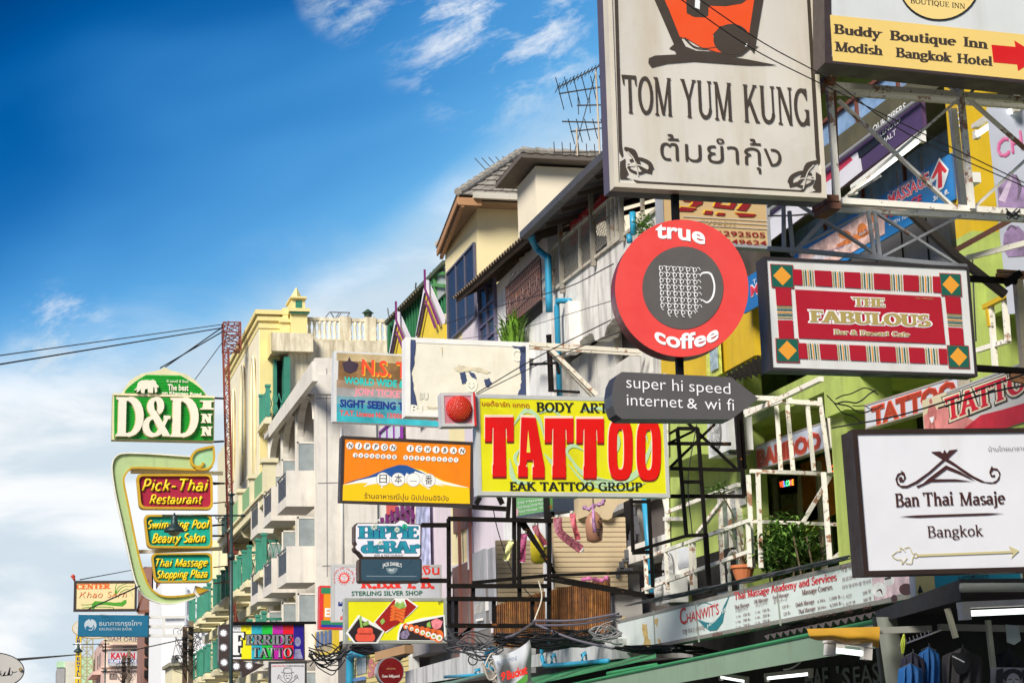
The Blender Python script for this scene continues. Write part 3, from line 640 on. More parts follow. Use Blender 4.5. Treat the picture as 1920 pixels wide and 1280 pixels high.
# pole standing in front of lime house lower level
# ================================================================= weathered grey house with scalloped arches
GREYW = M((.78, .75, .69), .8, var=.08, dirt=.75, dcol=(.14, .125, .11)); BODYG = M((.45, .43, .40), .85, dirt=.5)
yN, yF = 29.0, PX(1032, 620, 10)[1]
B_ = thing('weathered_house', 'stained grey concrete house with scalloped openings and roof terrace', 'building', (12, 32, 0), BG)
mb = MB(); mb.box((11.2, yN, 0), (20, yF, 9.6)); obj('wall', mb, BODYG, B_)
# upper band with scalloped lower edge
top = [(1033, 543), (1167, 439), (1245, 378)]
sc = [(1245, 560), (1200, 592), (1172, 590), (1150, 597), (1138, 612), (1133, 630), (1124, 634), (1117, 640), (1114, 634), (1112, 626), (1107, 625), (1095, 632), (1080, 645), (1066, 652), (1033, 672)]
mb = MB(); P = [PX(*q, 10.0) for q in top+sc]; mb.prism(P, V(.28, 0, 0)); obj('arched_band', mb, GREYW, B_)
mb = MB(); boxX(mb, (1062, 684), (1156, 745), 10.35, .2); boxX(mb, (1062, 745), (1235, 925), 10.3, .2); obj('front_wall', mb, M((.68, .65, .58), .8, var=.06, dirt=.45), B_)
mb = MB(); mb.box((10.02, yN+.02, 4.55), (10.49, yF-.21, 4.85)); obj('floor_slab', mb, GREYW, B_); mb = MB(); mb.box((10.05, yN+.26, 7.35), (10.49, yF-.21, 7.6)); obj('floor_slab', mb, GREYW, B_)
mb = MB(); P = [PX(*q, 10.05) for q in [(990, 640), (1033, 610), (1033, 690), (1018, 684), (1015, 702), (1012, 710), (1004, 714), (1001, 706), (998, 702), (992, 702)]]; mb.prism(P, V(.25, 0, 0)); obj('arched_band', mb, GREYW, B_)
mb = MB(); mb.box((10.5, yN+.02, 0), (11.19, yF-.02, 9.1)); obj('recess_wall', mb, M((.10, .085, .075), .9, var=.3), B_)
mb = MB(); mb.box((10.03, yN+.01, 6.4), (10.49, yN+.25, 8.9)); obj('pier', mb, GREYW, B_); mb = MB(); mb.box((10.03, yF-.2, 4.0), (10.49, yF-.01, 8.9)); obj('pier', mb, GREYW, B_)
# terrace floor + parapet
zt = PX(1167, 458, 10)[2]; mb = MB(); mb.box((10.3, yN, zt-.15), (15, yF, zt)); obj('terrace_floor', mb, GREYW, B_)
mb = MB(); mb.box((12.6, yN, zt), (12.8, yF, zt+2.6)); obj('back_wall', mb, M((.09, .075, .065), .9, var=.4), B_)
rl = thing('terrace_railing', 'rusty pale railing with wire mesh on the weathered roof terrace', 'railing', PX(1100, 470, 10), 'white railings')
RUSTW = M((.55, .50, .40), .6, rust=.45)
bars(rl, [(1037, 466, 1160, 360), (1037, 545, 1232, 392)], 'X', 9.97, .055, RUSTW, 'rail'); bars(rl, [(1037, 464, 1037, 545), (1087, 420, 1088, 506), (1140, 376, 1142, 460), (1147, 370, 1149, 455), (1155, 364, 1157, 450), (1204, 360, 1205, 415)], 'X', 9.97, .06, RUSTW, 'post')
mb = MB(); n = 46
for k in range(n):
    t = k/n; x0 = 1038+(1160-1038)*t; a = PX(x0, 466-(106)*t, 9.99); b = PX(x0+16, 545-112*t-12, 9.99); mb.bar(a, b, .008)
    a = PX(x0+16, 466-(106)*t-14, 9.99); b = PX(x0, 545-112*t, 9.99); mb.bar(a, b, .008)
obj('wire_mesh', mb, M((.35, .33, .28), .6), rl, kind='stuff')
mb = MB(); boxX(mb, (1142, 372), (1156, 452), 10.0, .01); obj('mesh_panel', mb, M((.5, .52, .48), .6, rust=.2), rl)
aircon('a', 'air conditioner with large fan behind the roof terrace railing', (10.4, PX(1082, 470, 10.4)[1]-.2, PX(1082, 492, 10.4)[2]), 1.0, .8, .35, 'X', M((.55, .53, .48), .6, dirt=.5))
sg = signbox('banner', 'red and black banner hanging under the roof terrace gutter', 'banner', [(1067, 418), (1135, 360), (1135, 405), (1070, 463)], 10.15, .03, M((.55, .03, .03), .5), M((.60, .035, .04), .5, var=.1), ax='X', fw=.01, frame=False)
face(sg, 'black_corner', M((.03, .03, .035), .5), [[(1100, 440), (1133, 388), (1134, 404), (1100, 434)]], 1, sg.T)
text(sg, 'กันและกัน', 1072, 434, 1100, 410, 10, WHT, sg.T, 2, hs=10); text(sg, 'ของดีที่บ้านเรา', 1102, 396, 1128, 374, 4, WHT, sg.T, 2); text(sg, 'สุขภาพดี', 1110, 416, 1130, 396, 6, WHT, sg.T, 2)
# lean-to metal roof over the terrace with gutter
RF = thing('lean_to_roof', 'ribbed metal lean-to roof with long dark gutter over the terrace', 'roof', PX(1050, 400, 9.5))
g0, g1 = PX(987, 437, 9.4), PX(1119, 309, 9.4); g1b = PX(1260, 172, 9.4)
mb = MB(); corrug(mb, g0, g1b, g1b+V(4.2, 0, 1.3), g0+V(4.2, 0, 1.3), 34, .03); obj('roof_sheet', mb, M((.16, .15, .15), .6, var=.2, dirt=.4), RF)
mb = MB(); mb.bar(g0+V(-.06, 0, -.06), g1b+V(-.06, 0, -.06), .16, .14); obj('gutter', mb, M((.085, .08, .075), .45, var=.2), RF)
for k in range(9):
    q = g0+(g1b-g0)*(k/8); mb = MB(); mb.bar(q+V(.1, 0, -.12), q+V(3.8, 0, 1.05), .06, .09); obj('rafter', mb, M((.10, .07, .05), .8), RF)
for q in (.06, .3, .5, .75):
    p = g0+(g1b-g0)*q; mb = MB(); mb.box((p[0]+.5, p[1]-.04, zt), p+V(.58, .04, .1)); obj('post', mb, M((.30, .27, .22), .6, rust=.3), RF)
# blue pipes
bp = thing('drain_pipe', 'blue plastic drain pipe with elbow dropping from the terrace gutter', 'pipe', PX(1030, 585, 9.8), 'blue water pipes')
mb = MB(); mb.tube(catmull([PX(996, 440, 9.45), PX(998, 450, 9.5), PX(1008, 468, 9.7), PX(1025, 482, 9.8), PX(1028, 492, 9.8), PX(1030, 585, 9.8)], 4), .07, 8); obj('pipe', mb, BLUEP, bp, True)
bp = thing('drain_pipe', 'straight blue pipe running down past the blank faded sign', 'pipe', PX(1047, 740, 9.85), 'blue water pipes')
mb = MB(); mb.tube([PX(1068, 564, 9.85), PX(1046, 564, 9.85), PX(1044, 575, 9.85), PX(1050, 760, 9.85)], .055, 8); obj('pipe', mb, BLUEP, bp, True)
mb = MB(); mb.box(PX(1058, 570, 9.8), PX(1069, 660, 9.8)+V(.2, 0, 0)); obj('pipe_cover', mb, GREYW, bp)
bp = thing('drain_pipe', 'blue pipe beside the black stepped tiles and lime wall', 'pipe', PX(1215, 1100, 9.8), 'blue water pipes')
mb = MB(); mb.tube([PX(1209, 930, 9.8), PX(1224, 1110, 9.8)], .06, 8); obj('pipe', mb, BLUEP, bp, True)
bp = thing('drain_pipe', 'short blue pipe stubs standing behind the round coffee sign', 'pipe', PX(1186, 440, 9.7), 'blue water pipes')
mb = MB(); mb.tube([PX(1186, 398, 9.7), PX(1188, 440, 9.7)], .055, 8); mb.tube([PX(1180, 440, 9.7), PX(1181, 455, 9.7)], .05, 8); obj('pipe', mb, BLUEP, bp, True)
pt = thing('shrub', 'small green weed growing by the blue pipe stubs above the coffee sign', 'plant', PX(1205, 440, 9.8)); obj('foliage', leafblob(120, PX(1207, 425, 9.8), .12, .25, .25, .12, .06, .3, 11), LEAFL, pt)
# dark steel frames on the facade of the weathered house
fr = thing('steel_bracket', 'dark rusty steel bracket frame against the grey wall beside the blue pipe', 'frame', PX(1030, 740, 9.7))
bars(fr, [(1027, 630, 1031, 730), (1031, 630, 1036, 732), (1026, 630, 1032, 629), (995, 683, 1050, 680), (1030, 732, 1085, 735), (1044, 680, 1048, 700)], 'X', 9.75, .05, DKSTEEL, 'bar')
mb = MB(); mb.tube([PX(1050, 726, 10.3), PX(1061, 717, 10.3)], .035, 8); t_ = thing('tube_lamp', 'small lit lamp tube in the dark opening behind the blue pipe', 'lamp', PX(1055, 722, 10.3)); obj('tube', mb, TUBE, t_)
# ================================================================= beige siding bay with bamboo screen
BEI = M((.60, .47, .29), .65, var=.08, dirt=.3, dcol=(.3, .22, .12)); BEJ = M((.45, .34, .20), .7)
D_ = thing('beige_shop_front', 'cream horizontal siding bay with curved arch above the bamboo screen', 'building', (10, 32, 0), BG)
def siding(parent, tl, br, Y, n, mat):
    a = PY(*tl, Y); b = PY(*br, Y); z0, z1 = b[2], a[2]; x0, x1 = sorted((a[0], b[0]))
    mb = MB(); mb.box((x0, Y+.03, z0), (x1, Y+.12, z1)); obj('backing', mb, BEJ, parent)
    for k in range(n):
        mb = MB(); h = (z1-z0)/n; mb.box((x0, Y, z0+k*h), (x1, Y+.03, z0+(k+1)*h-.012)); obj('siding_board', mb, mat, parent)
siding(D_, (1037, 968), (1178, 1108), 31.0, 15, BEI); siding(D_, (931, 1012), (1021, 1135), 34.6, 14, BEI)
mb = MB(); P = [PY(*q, 30.9) for q in [(1085, 932), (1188, 932), (1172, 940), (1158, 946), (1150, 958), (1147, 970), (1140, 974), (1128, 972), (1124, 964), (1118, 961), (1086, 972)]]; mb.prism(P, V(0, .3, 0)); obj('arch_valance', mb, BEI, D_)
mb = MB(); boxY(mb, (1028, 975), (1037, 1180), 31.1, .2); boxY(mb, (1140, 1105), (1150, 1200), 31.1, .2); boxY(mb, (1150, 1108), (1205, 1113), 31.1, .2); obj('steel_post', mb, M((.11, .11, .12), .6, dirt=.2), D_)
mb = MB(); boxY(mb, (1152, 1113), (1206, 1180), 31.2, .1); boxY(mb, (1170, 1050), (1200, 1110), 31.25, .1); obj('wall', mb, M((.50, .48, .44), .8, dirt=.2), D_)
mb = MB(); boxY(mb, (1021, 930), (1040, 975), 33, .1); boxY(mb, (1172, 935), (1186, 1060), 31.6, .1); obj('dark_recess', mb, DARK, D_)
mb = MB(); boxY(mb, (1198, 935), (1211, 1075), 31.4, .15); obj('grey_pier', mb, M((.35, .33, .29), .85, dirt=.5), D_)
stp = thing('step_tiles', 'dark grey stepped tile trim climbing beside the blue pipe', 'trim', PY(1170, 1110, 31))
for (a, b, c_, d) in ((1187, 965, 1197, 983), (1190, 983, 1200, 1000), (1184, 994, 1192, 1012), (1178, 1012, 1186, 1030), (1172, 1030, 1182, 1048), (1168, 1046, 1184, 1052), (1162, 1052, 1170, 1066), (1158, 1064, 1188, 1069), (1156, 1069, 1162, 1082), (1187, 950, 1192, 966), (1182, 1000, 1189, 1015)):
    mb = MB(); boxY(mb, (a, b), (c_, d), 30.95, .12); obj('tile', mb, M((.10, .10, .11), .6), stp)
# bamboo screens
for (tl, tr, bl, br, Y, lab) in (((1030, 1106), (1144, 1084), (1030, 1186), (1144, 1180), 30.4, 'large brown bamboo slat screen under the cream siding'), ((927, 1135), (1022, 1108), (925, 1208), (1022, 1205), 34.2, 'smaller brown bamboo slat screen behind the black frames')):
    bs = thing('bamboo_screen', lab, 'screen', PY(*bl, Y), 'bamboo screens'); n = int((tr[0]-tl[0])/3.7)
    mb = MB(); mb.prism([PY(*tl, Y+.08), PY(*tr, Y+.08), PY(*br, Y+.08), PY(*bl, Y+.08)], V(0, .03, 0)); obj('backing', mb, M((.10, .045, .015), .8), bs)
    for k in range(n):
        t = (k+.5)/n; x = tl[0]+(tr[0]-tl[0])*t; yt = tl[1]+(tr[1]-tl[1])*t+rnd.uniform(-2, 2); yb = bl[1]+(br[1]-bl[1])*t+rnd.uniform(-3, 3)+7*math.sin(t*3.1)
        a = PY(x, yt, Y+rnd.uniform(0, .02)); b = PY(x+1.5, yb, Y+rnd.uniform(0, .02)); mb = MB(); mb.tube([a, a*.66+b*.34+V(rnd.uniform(-.006, .006), 0, 0), a*.33+b*.67, b], [.019, .021, .018, .021], 6)
        kc = rnd.choice([(.27, .10, .017), (.20, .07, .013), (.33, .14, .028), (.24, .09, .015), (.14, .05, .01)]); obj('bamboo_slat', mb, M(kc, .55, var=.5, vs=12, dirt=.3), bs)
# ================================================================= white and lavender houses, centre
WHW = M((.80, .79, .76), .75, var=.05, dirt=.45, dcol=(.30, .28, .26)); LAV = M((.70, .62, .66), .75, var=.05, dirt=.25, dcol=(.35, .28, .28)); CRM = M((.83, .74, .56), .7, var=.05, dirt=.12)
yW0, yW1 = yF, PX(934, 640, 10)[1]; yL1 = PX(866, 600, 10)[1]
C_ = thing('white_house', 'narrow white plaster house with grilled window left of the blue drain', 'building', (12, 37, 0), BG)
zt = 12.0
ztop = PX(985, 470, 10)[2]; mb = MB(); mb.box((10, yW0, 4), (18, yW1, ztop-.1)); obj('wall', mb, WHW, C_)
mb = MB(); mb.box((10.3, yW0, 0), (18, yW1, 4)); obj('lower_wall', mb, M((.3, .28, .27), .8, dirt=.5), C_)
L_ = thing('lavender_house', 'pale lavender house with tall purple framed window', 'building', (12, 41, 0), BG)
mb = MB(); mb.box((10, yW1, 4), (18, yL1, ztop-.1)); obj('wall', mb, LAV, L_)
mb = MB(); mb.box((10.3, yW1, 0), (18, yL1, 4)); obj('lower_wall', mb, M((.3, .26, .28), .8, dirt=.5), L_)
mb = MB(); mb.box((9.9, yW1-.05, 7.2), (10, yL1, 7.35)); obj('string_course', mb, LAV, L_)
PUR = M((.14, .12, .20), .5, var=.15); windowX(L_, (902, 545), (933, 650), 10, 2, [0, .22, .45, .68, 1], PUR, M((.05, .06, .08), .25, var=.3, spec=.4), .07)
# grille window
gw = thing('window_grille', 'rusty ornamental window grille on the white house', 'window grille', PX(985, 560, 9.9))
mb = MB(); boxX(mb, (955, 540), (1017, 585), 10.0-.01, .005); obj('window_opening', mb, DARK, gw)
a = PX(953, 548, 9.85); b = PX(1018, 560, 9.85); RG = M((.16, .09, .08), .6, rust=.4)
for k in range(22):
    y = a[1]+(b[1]-a[1])*k/21; mb = MB(); mb.bar((9.8, y, b[2]), (9.8, y, a[2]+.12), .022); obj('grille_bar', mb, RG, gw)
for q in (0, .25, .5, .75, 1):
    z = b[2]+(a[2]+.1-b[2])*q; mb = MB(); mb.bar((9.8, a[1], z), (9.8, b[1], z), .03); obj('grille_rail', mb, RG, gw)
mb = MB()
for y in (a[1], b[1]):
    for z in (b[2], a[2]+.1): mb.bar((9.8, y, z), (10, y, z), .03)
obj('bracket', mb, RG, gw)
for k in range(5):
    y = a[1]+(b[1]-a[1])*(k+.5)/5; mb = MB(); c = V(9.79, y, (b[2]+a[2])/2); mb.tube([c+V(0, .09*math.cos(t), .16*math.sin(t)) for t in np.linspace(0, 6.28, 13)], .014, 5); obj('ornament', mb, RG, gw)
# corrugated eave running along white + lavender house
ev = thing('corrugated_eave', 'long rusty corrugated eave sloping over the white and lavender houses', 'roof', PX(920, 500, 9.5))
e0, e1 = PX(848, 560, 9.35), PX(987, 437, 9.35); 
mb = MB(); corrug(mb, e0, e1, e1+V(1.6, 0, .75), e0+V(1.6, 0, .75), 30, .035); obj('roof_sheet', mb, M((.16, .12, .08), .8, var=.3, dirt=.5), ev)
mb = MB(); mb.bar(e0+V(.12, 0, -.03), e1+V(.12, 0, -.03), .06, .10); obj('fascia', mb, M((.12, .08, .05), .8), ev)
for k in range(12):
    q = e0+(e1-e0)*(k+.3)/12; mb = MB(); mb.bar(q+V(.1, 0, -.04), q+V(1.2, 0, .5), .05); obj('rafter', mb, M((.12, .08, .05), .8), ev)
# green grass-like plant on white house
pt = thing('grass_plant', 'bushy green grass plant growing from the ledge above the faded sign', 'plant', PX(965, 635, 9.7)); r = random.Random(3); mb = MB(); c = PX(962, 640, 9.7)
for k in range(150):
    a = r.random()*6.28; l = r.uniform(.45, 1.0); d = V(math.cos(a), math.sin(a), 0)*r.uniform(.15, .75); s_ = np.cross(d, V(0, 0, 1)); s_ = s_/np.linalg.norm(s_)*.028; q = c+V(r.uniform(-.1, .1), r.uniform(-.35, .35), -.3)
    mb.add([q-s_, q+s_, q+d*l*.5+V(0, 0, l*.75)+s_*.8, q+d*l*.5+V(0, 0, l*.75)-s_*.8, q+d*l*1.1+V(0, 0, l*(.6+r.random()*.45))], [(0, 1, 2, 3), (3, 2, 4)])
obj('blade', mb, M((.17, .34, .03), .5, var=.5, vs=7), pt, kind='stuff')
mb = MB(); mb.box(c+V(-.15, -.5, -.45), c+V(.3, .5, -.2)); obj('trough', mb, GREYW, pt)
bp = thing('vent_pipe', 'white bent vent pipe on the white house wall', 'pipe', PX(953, 545, 9.9)); mb = MB(); mb.tube(catmull([PX(953, 560, 9.85), PX(954, 530, 9.85), PX(964, 513, 9.8), PX(965, 509, 9.8)], 4), .03, 6); obj('pipe', mb, GREYW, bp, True)
# lower shutters of the white/lavender houses
def louvre(parent, tl, br, X, mat, n=14, name='shutter', slat='slat', vert=True):
    a = PX(*tl, X); b = PX(*br, X); y0, y1 = sorted((a[1], b[1])); z0, z1 = sorted((a[2], b[2])); mb = MB(); mb.box((X-.02, y0, z0), (X+.02, y1, z1)); s_ = obj(name, mb, mat, parent)
    for k in range(n):
        y = y0+(y1-y0)*(k+.2)/n; m2 = MB(); m2.box((X-.05, y, z0), (X-.02, y+(y1-y0)/n*.5, z1)); obj(slat, m2, mat, s_)
    return s_
BR = M((.16, .085, .075), .6, var=.25, dirt=.3); GY = M((.30, .31, .33), .6, dirt=.4)
louvre(L_, (851, 915), (884, 985), 9.98, BR, 12); louvre(L_, (851, 1065), (884, 1240), 9.98, BR, 12)
louvre(C_, (884, 1040), (915, 1178), 9.98, GY, 12); louvre(C_, (917, 1030), (932, 1160), 9.96, GY, 6)
louvre(C_, (1022, 1042), (1022.5, 1043), 9.98, GY, 1)
for q in ((858, 905), (878, 905)):
    p = PX(*q, 9.9); mb = MB(); mb.box((9.88, p[1]-.03, 3.8), (9.95, p[1]+.03, 6.9)); obj('shutter_rail', mb, M((.2, .07, .05), .6), L_)
mb = MB(); P = [PX(*q, 9.95) for q in [(838, 1062), (884, 1050), (884, 1066), (868, 1070), (862, 1082), (852, 1082), (848, 1070), (838, 1072)]]; mb.prism(P, V(.1, 0, 0)); obj('arched_band', mb, WHW, C_)
mb = MB(); mb.bar(PX(905, 1160, 9.9), PX(893, 1162, 9.9), .03, .05); boxX(mb, (888, 1134), (932, 1138), 9.93, .02); obj('sill', mb, WHT, C_)
# ================================================================= cream penthouse
T1 = thing('rooftop_room', 'plain cream rooftop room with thin dark flat roof below the aerials', 'building', (12, 37, 10)); X0 = 10.15; c = PX(1005, 345, X0); yy = c[1]
mb = MB(); zr = PX(1005, 310, X0)[2]; mb.box((X0, yy, 10.5), (14.5, yy+1.55, zr)); obj('wall', mb, CRM, T1)
r0 = PX(946, 341, 9.75); r1 = PX(983, 301, 9.75); h_ = zr+.06
mb = MB(); mb.box((9.75, yy-.35, h_), (14.8, yy+1.9, h_+.1)); obj('roof_slab', mb, M((.13, .11, .09), .8, dirt=.5), T1)
mb = MB(); corrug(mb, V(9.75, yy-.36, h_+.1), V(14.8, yy-.36, h_+.1), V(14.8, yy+1.9, h_+.13), V(9.75, yy+1.9, h_+.13), 20, .012); obj('roof_sheet', mb, M((.24, .2, .15), .8, dirt=.6), T1)
# ================================================================= yellow house with tiled hip roof
Hh = thing('yellow_house', 'pale yellow upper house with grey tiled hip roof', 'building', (12, 43, 0), BG)
yh0 = PX(895, 500, 10)[1]; yh1 = PX(834, 500, 10)[1]; zh = PX(895, 376, 10)[2]
mb = MB(); mb.box((10.015, yh0, 5), (14.2, yh1, zh)); obj('wall', mb, M((.84, .72, .40), .7, var=.04, dirt=.06), Hh)
windowX(Hh, (841, 515), (894, 590), 10, 3, [0, 1], M((.10, .10, .15), .5), M((.03, .035, .05), .28, var=.2, spec=.35), .05, .06)
e = .55; zz = zh-.02; zr_ = zz+1.6
cor = [V(10-e, yh0-e, zz), V(14.2+e, yh0-e, zz), V(14.2+e, yh1+e, zz), V(10-.12, yh1+.3, zz-.12)]
yr = (yh0+yh1)/2; k = (yh1-yh0)/2+e; ra, rb = V(10-e+k*.95, yr, zr_+.25), V(14.2+e-k*.95+1.5, yr, zr_+.25)
TILE = M((.30, .27, .23), .75, var=.3, vs=5, dirt=.4, dcol=(.1, .09, .08)); TILE2 = M((.36, .33, .28), .75, var=.3, vs=5, dirt=.4)
mb = MB(); mb.add(cor+[ra, rb], [(0, 1, 5, 4), (3, 0, 4), (2, 3, 4, 5), (1, 2, 5)]); obj('roof_deck', mb, M((.12, .10, .08), .8), Hh)
def tiles(A, B, C, D, rows, cols, name='roof_tile'):
    # A,B eave; C,D ridge (above B, A)
    for j in range(rows):
        for i in range(cols):
            t0, t1 = j/rows, (j+1.12)/rows; u0, u1 = (i+(j % 2)*.5)/cols, (i+1+(j % 2)*.5)/cols-.004
            if u0 >= 1: continue
            u1 = min(u1, 1); f = lambda u, t: (A*(1-u)+B*u)*(1-t)+(D*(1-u)+C*u)*t
            if np.linalg.norm(f(u1, t0)-f(u0, t0)) < .08: continue
            up = np.cross(B-A, D-A); up /= np.linalg.norm(up)
            if up[2] < 0: up = -up
            mb = MB(); mb.prism([f(u0, t0)+up*.055, f(u1, t0)+up*.055, f(u1, min(1, t1))+up*.012, f(u0, min(1, t1))+up*.012], -up*.025); obj(name, mb, rnd.choice([TILE, TILE2, TILE]), Hh)
tiles(cor[0], cor[1], rb, ra, 9, 20); tiles(cor[3], cor[0], ra, ra, 8, 12)
for (p, q) in ((cor[0], ra), (ra, rb), (cor[3], ra)):
    n = max(5, int(np.linalg.norm(q-p)/.32))
    for i in range(n):
        a = p+(q-p)*i/n; b = p+(q-p)*(i+1.1)/n; mb = MB(); mb.tube([a+V(0, 0, .09), b+V(0, 0, .06)], [.10, .085], 8); obj('ridge_tile', mb, TILE2, Hh)
OR = M((.46, .24, .11), .7, var=.1, dirt=.15); mb = MB()
mb.bar(cor[0]+V(0, 0, -.1), cor[3]+V(0, 0, -.1), .04, .16); mb.bar(cor[0]+V(.1, 0, -.22), cor[3]+V(.1, 0, -.22), .08, .08); mb.bar(cor[0]+V(0, 0, -.13), V(10.0, yh0-e, zz-.13), .05, .18); obj('fascia', mb, OR, Hh)
mb = MB(); mb.prism([V(10-e+.05, yh0-e+.05, zz-.14), V(10, yh0-e+.05, zz-.14), V(10, yh1+.3, zz-.2), V(10-.1, yh1+.3, zz-.25)], V(0, 0, -.02)); mb.box((10, yh0-e, zz-.12), (14, yh0, zz-.1)); obj('soffit', mb, M((.34, .22, .13), .8, dirt=.2), Hh)
mb = MB(); mb.bar(cor[0]+V(.35, -.06, .0), cor[1]+V(0, -.06, .0), .14, .14); obj('gutter', mb, M((.62, .58, .48), .5, dirt=.3), Hh)
# ================================================================= yellow gable building with green hoarding
G_ = thing('gabled_building', 'bright yellow building with sharp white gables and purple lines', 'building', (12, 48, 0), BG)
yg0 = yh1; yg1 = PX(722, 640, 10)[1]
zb = PX(760, 640, 10)[2]
mb = MB(); mb.box((10.2, yg0, 0), (18, yg1, PX(800, 640, 10)[2]-.3)); obj('wall', mb, M((.80, .74, .66), .75, dirt=.2), G_)
mb = MB(); boxX(mb, (780, 640), (833, 760), 10.1, .1); obj('wall_panel', mb, CRM, G_)
GRN = M((.015, .13, .045), .6, var=.35, vs=6, dirt=.3)
mb = MB(); P = [PX(*q, 11.2) for q in [(726, 612), (745, 590), (795, 535), (834, 490), (834, 660), (726, 660)]]; corr = MB(); mb.prism(P, V(.2, 0, 0)); obj('hoarding', mb, GRN, G_)
for k in range(22):
    x = 728+(832-728)*k/21; a = PX(x, 606-(x-728)*1.08, 11.17); mb = MB(); mb.bar(a, (a[0], a[1], a[2]-4.2), .05, .05); obj('hoarding_rib', mb, M((.02, .17, .06), .6, var=.3), G_)
mb = MB(); boxX(mb, (812, 520), (834, 548), 11.1, .05); obj('lattice_panel', mb, M((.45, .50, .48), .6, var=.6, vs=18), G_)
bars(G_, [(815, 505, 817, 600), (803, 533, 834, 536), (808, 514, 834, 512)], 'X', 11.05, .09, M((.09, .28, .08), .6), 'green_post')
mb = MB(); mb.bar(PX(724, 606, 11.0), PX(834, 492, 11.0), .12, .12); obj('eave_beam', mb, M((.08, .10, .06), .7), G_)
mb = MB(); corrug(mb, PX(726, 600, 10.9), PX(785, 541, 10.9), PX(785, 541, 10.9)+V(1.5, 0, .3), PX(726, 600, 10.9)+V(1.5, 0, .3), 14, .04); obj('roof_sheet', mb, M((.2, .15, .1), .8, dirt=.6), G_)
GYL = M((.85, .62, .05), .6, var=.05, dirt=.12); WHS = M((.78, .76, .80), .65, var=.05, dirt=.15); PRP = M((.22, .02, .14), .5)
def gable(dx, dy, sc_, n):
    f = lambda x, y: (797+dx+(x-797)*sc_, 540+dy+(y-540)*sc_)
    for nm, mt, X, th, pl in (('gable_face', GYL, 10.02, .05, [(797, 545), (833, 640), (834, 700), (775, 700), (780, 640)]),
        ('gable_slope', WHS, 10.08, .03, [(797, 524), (803, 525), (835, 598), (833, 612), (827, 608), (796, 541)]),
        ('gable_edge', WHS, 9.96, .02, [(794, 541), (796, 547), (782, 629), (779, 700), (776, 700), (779, 627)]),
        ('trim', PRP, 9.9, .06, [(794, 505), (797, 505), (797.5, 541), (824, 607), (820.5, 609), (795, 543)]),
        ('trim', PRP, 9.9, .06, [(795, 563), (797, 562), (817, 614), (814.5, 616)]),
        ('trim', M((.05, .02, .05), .5), 9.92, .06, [(795, 549), (797, 550), (781, 630), (779, 630)]),
        ('trim', M((.05, .02, .05), .5), 9.92, .06, [(795.5, 570), (797.3, 570), (785.5, 629), (783.5, 629)])):
        mb = MB(); mb.prism([PX(*f(*q), X) for q in pl], V(min(th, .05)*.4, 0, 0)); obj(nm, mb, mt, G_)
    for k in range(5):
        a, b = f(800+k*6.4, 555+k*11), f(812+k*5.5, 556+k*11.4)
gable(0, 0, 1, 0); gable(-54, 59, .98, 1)
mb = MB(); mb.prism([PX(*q, 10.0) for q in [(803, 628), (833, 606), (833, 640), (803, 640)]], V(.1, 0, 0)); obj('wall_panel', mb, GYL, G_)
# lower part of that building : purple grid windows, balusters, poster, pink wall
windowX(G_, (716, 812), (756, 860), 10.1, 3, 2, M((.20, .02, .28), .5), M((.7, .7, .75), .4), .06)
mb = MB(); mb.prism([PX(*q, 9.95) for q in [(706, 975), (760, 938), (760, 950), (718, 979)]], V(.3, 0, 0)); obj('stair_band', mb, WHT, G_)
PB = M((.16, .015, .13), .5)
for k in range(7):
    x = 717+k*9.5; a = PX(x, 973-k*6.8, 9.9); mb = MB(); mb.box((9.85, a[1]-.04, a[2]-1.2), (9.93, a[1]+.10, a[2]+.05)); mb.box((9.84, a[1]-.3, a[2]-.28), (9.9, a[1]+.0, a[2]-.16)); mb.box((9.84, a[1]-.3, a[2]-.6), (9.9, a[1], a[2]-.48)); obj('baluster', mb, PB, G_)
mb = MB(); boxX(mb, (724, 945), (742, 956), 9.9, .05); obj('red_panel', mb, M((.7, .08, .05), .5), G_)
mb = MB(); boxX(mb, (780, 948), (805, 1060), 9.9, .04); obj('poster', mb, M((.55, .56, .80), .5, var=.7, vs=3), G_)
mb = MB(); boxX(mb, (805, 940), (852, 1260), 10.05, .1); obj('lavender_wall', mb, M((.74, .64, .68), .7, var=.06, dirt=.2), G_)
mb = MB(); boxX(mb, (1140-500+62, 1060), (812, 1280), 10.15, .1); obj('lower_wall', mb, M((.6, .57, .55), .7, dirt=.4), G_)
# ================================================================= white balcony hotel
HT = thing('balcony_hotel', 'white hotel block with stacked box balconies and arched top storey', 'building', (12, 70, 0), BG)
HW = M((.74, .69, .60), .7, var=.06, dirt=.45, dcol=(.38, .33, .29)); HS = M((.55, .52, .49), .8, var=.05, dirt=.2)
yh0_ = PX(588, 760, 10)[1]; yh1_ = PX(506, 900, 10)[1]; zht = PX(586, 676, 10)[2]
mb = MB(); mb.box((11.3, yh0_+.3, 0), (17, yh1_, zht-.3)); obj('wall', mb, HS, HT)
mb = MB(); mb.box((10.0, yh0_-.35, 0), (17, yh0_-.01, zht)); obj('end_wall', mb, HW, HT)
for (a_, b_) in (((592, 747), (640, 744)), ((596, 905), (700, 902)), ((612, 690), (613, 1080)), ((700, 800), (702, 1080)), ((604, 1060), (700, 1058))):
    mb = MB(); mb.bar(PY(*a_, yh0_-.352), PY(*b_, yh0_-.352), .03); obj('wall_joint', mb, M((.40, .38, .35), .8), HT)
mb = MB(); mb.tube([PY(640, 800, yh0_-.45), PY(643, 1080, yh0_-.45)], .05, 7); obj('drain_pipe', mb, WHT, HT, True)
mb = MB(); q_ = PY(645, 1000, yh0_-.35); mb.box((q_[0], yh0_-.47, 0), (q_[0]+1.2, yh0_-.353, PY(650, 700, yh0_)[2])); obj('pier', mb, HW, HT)
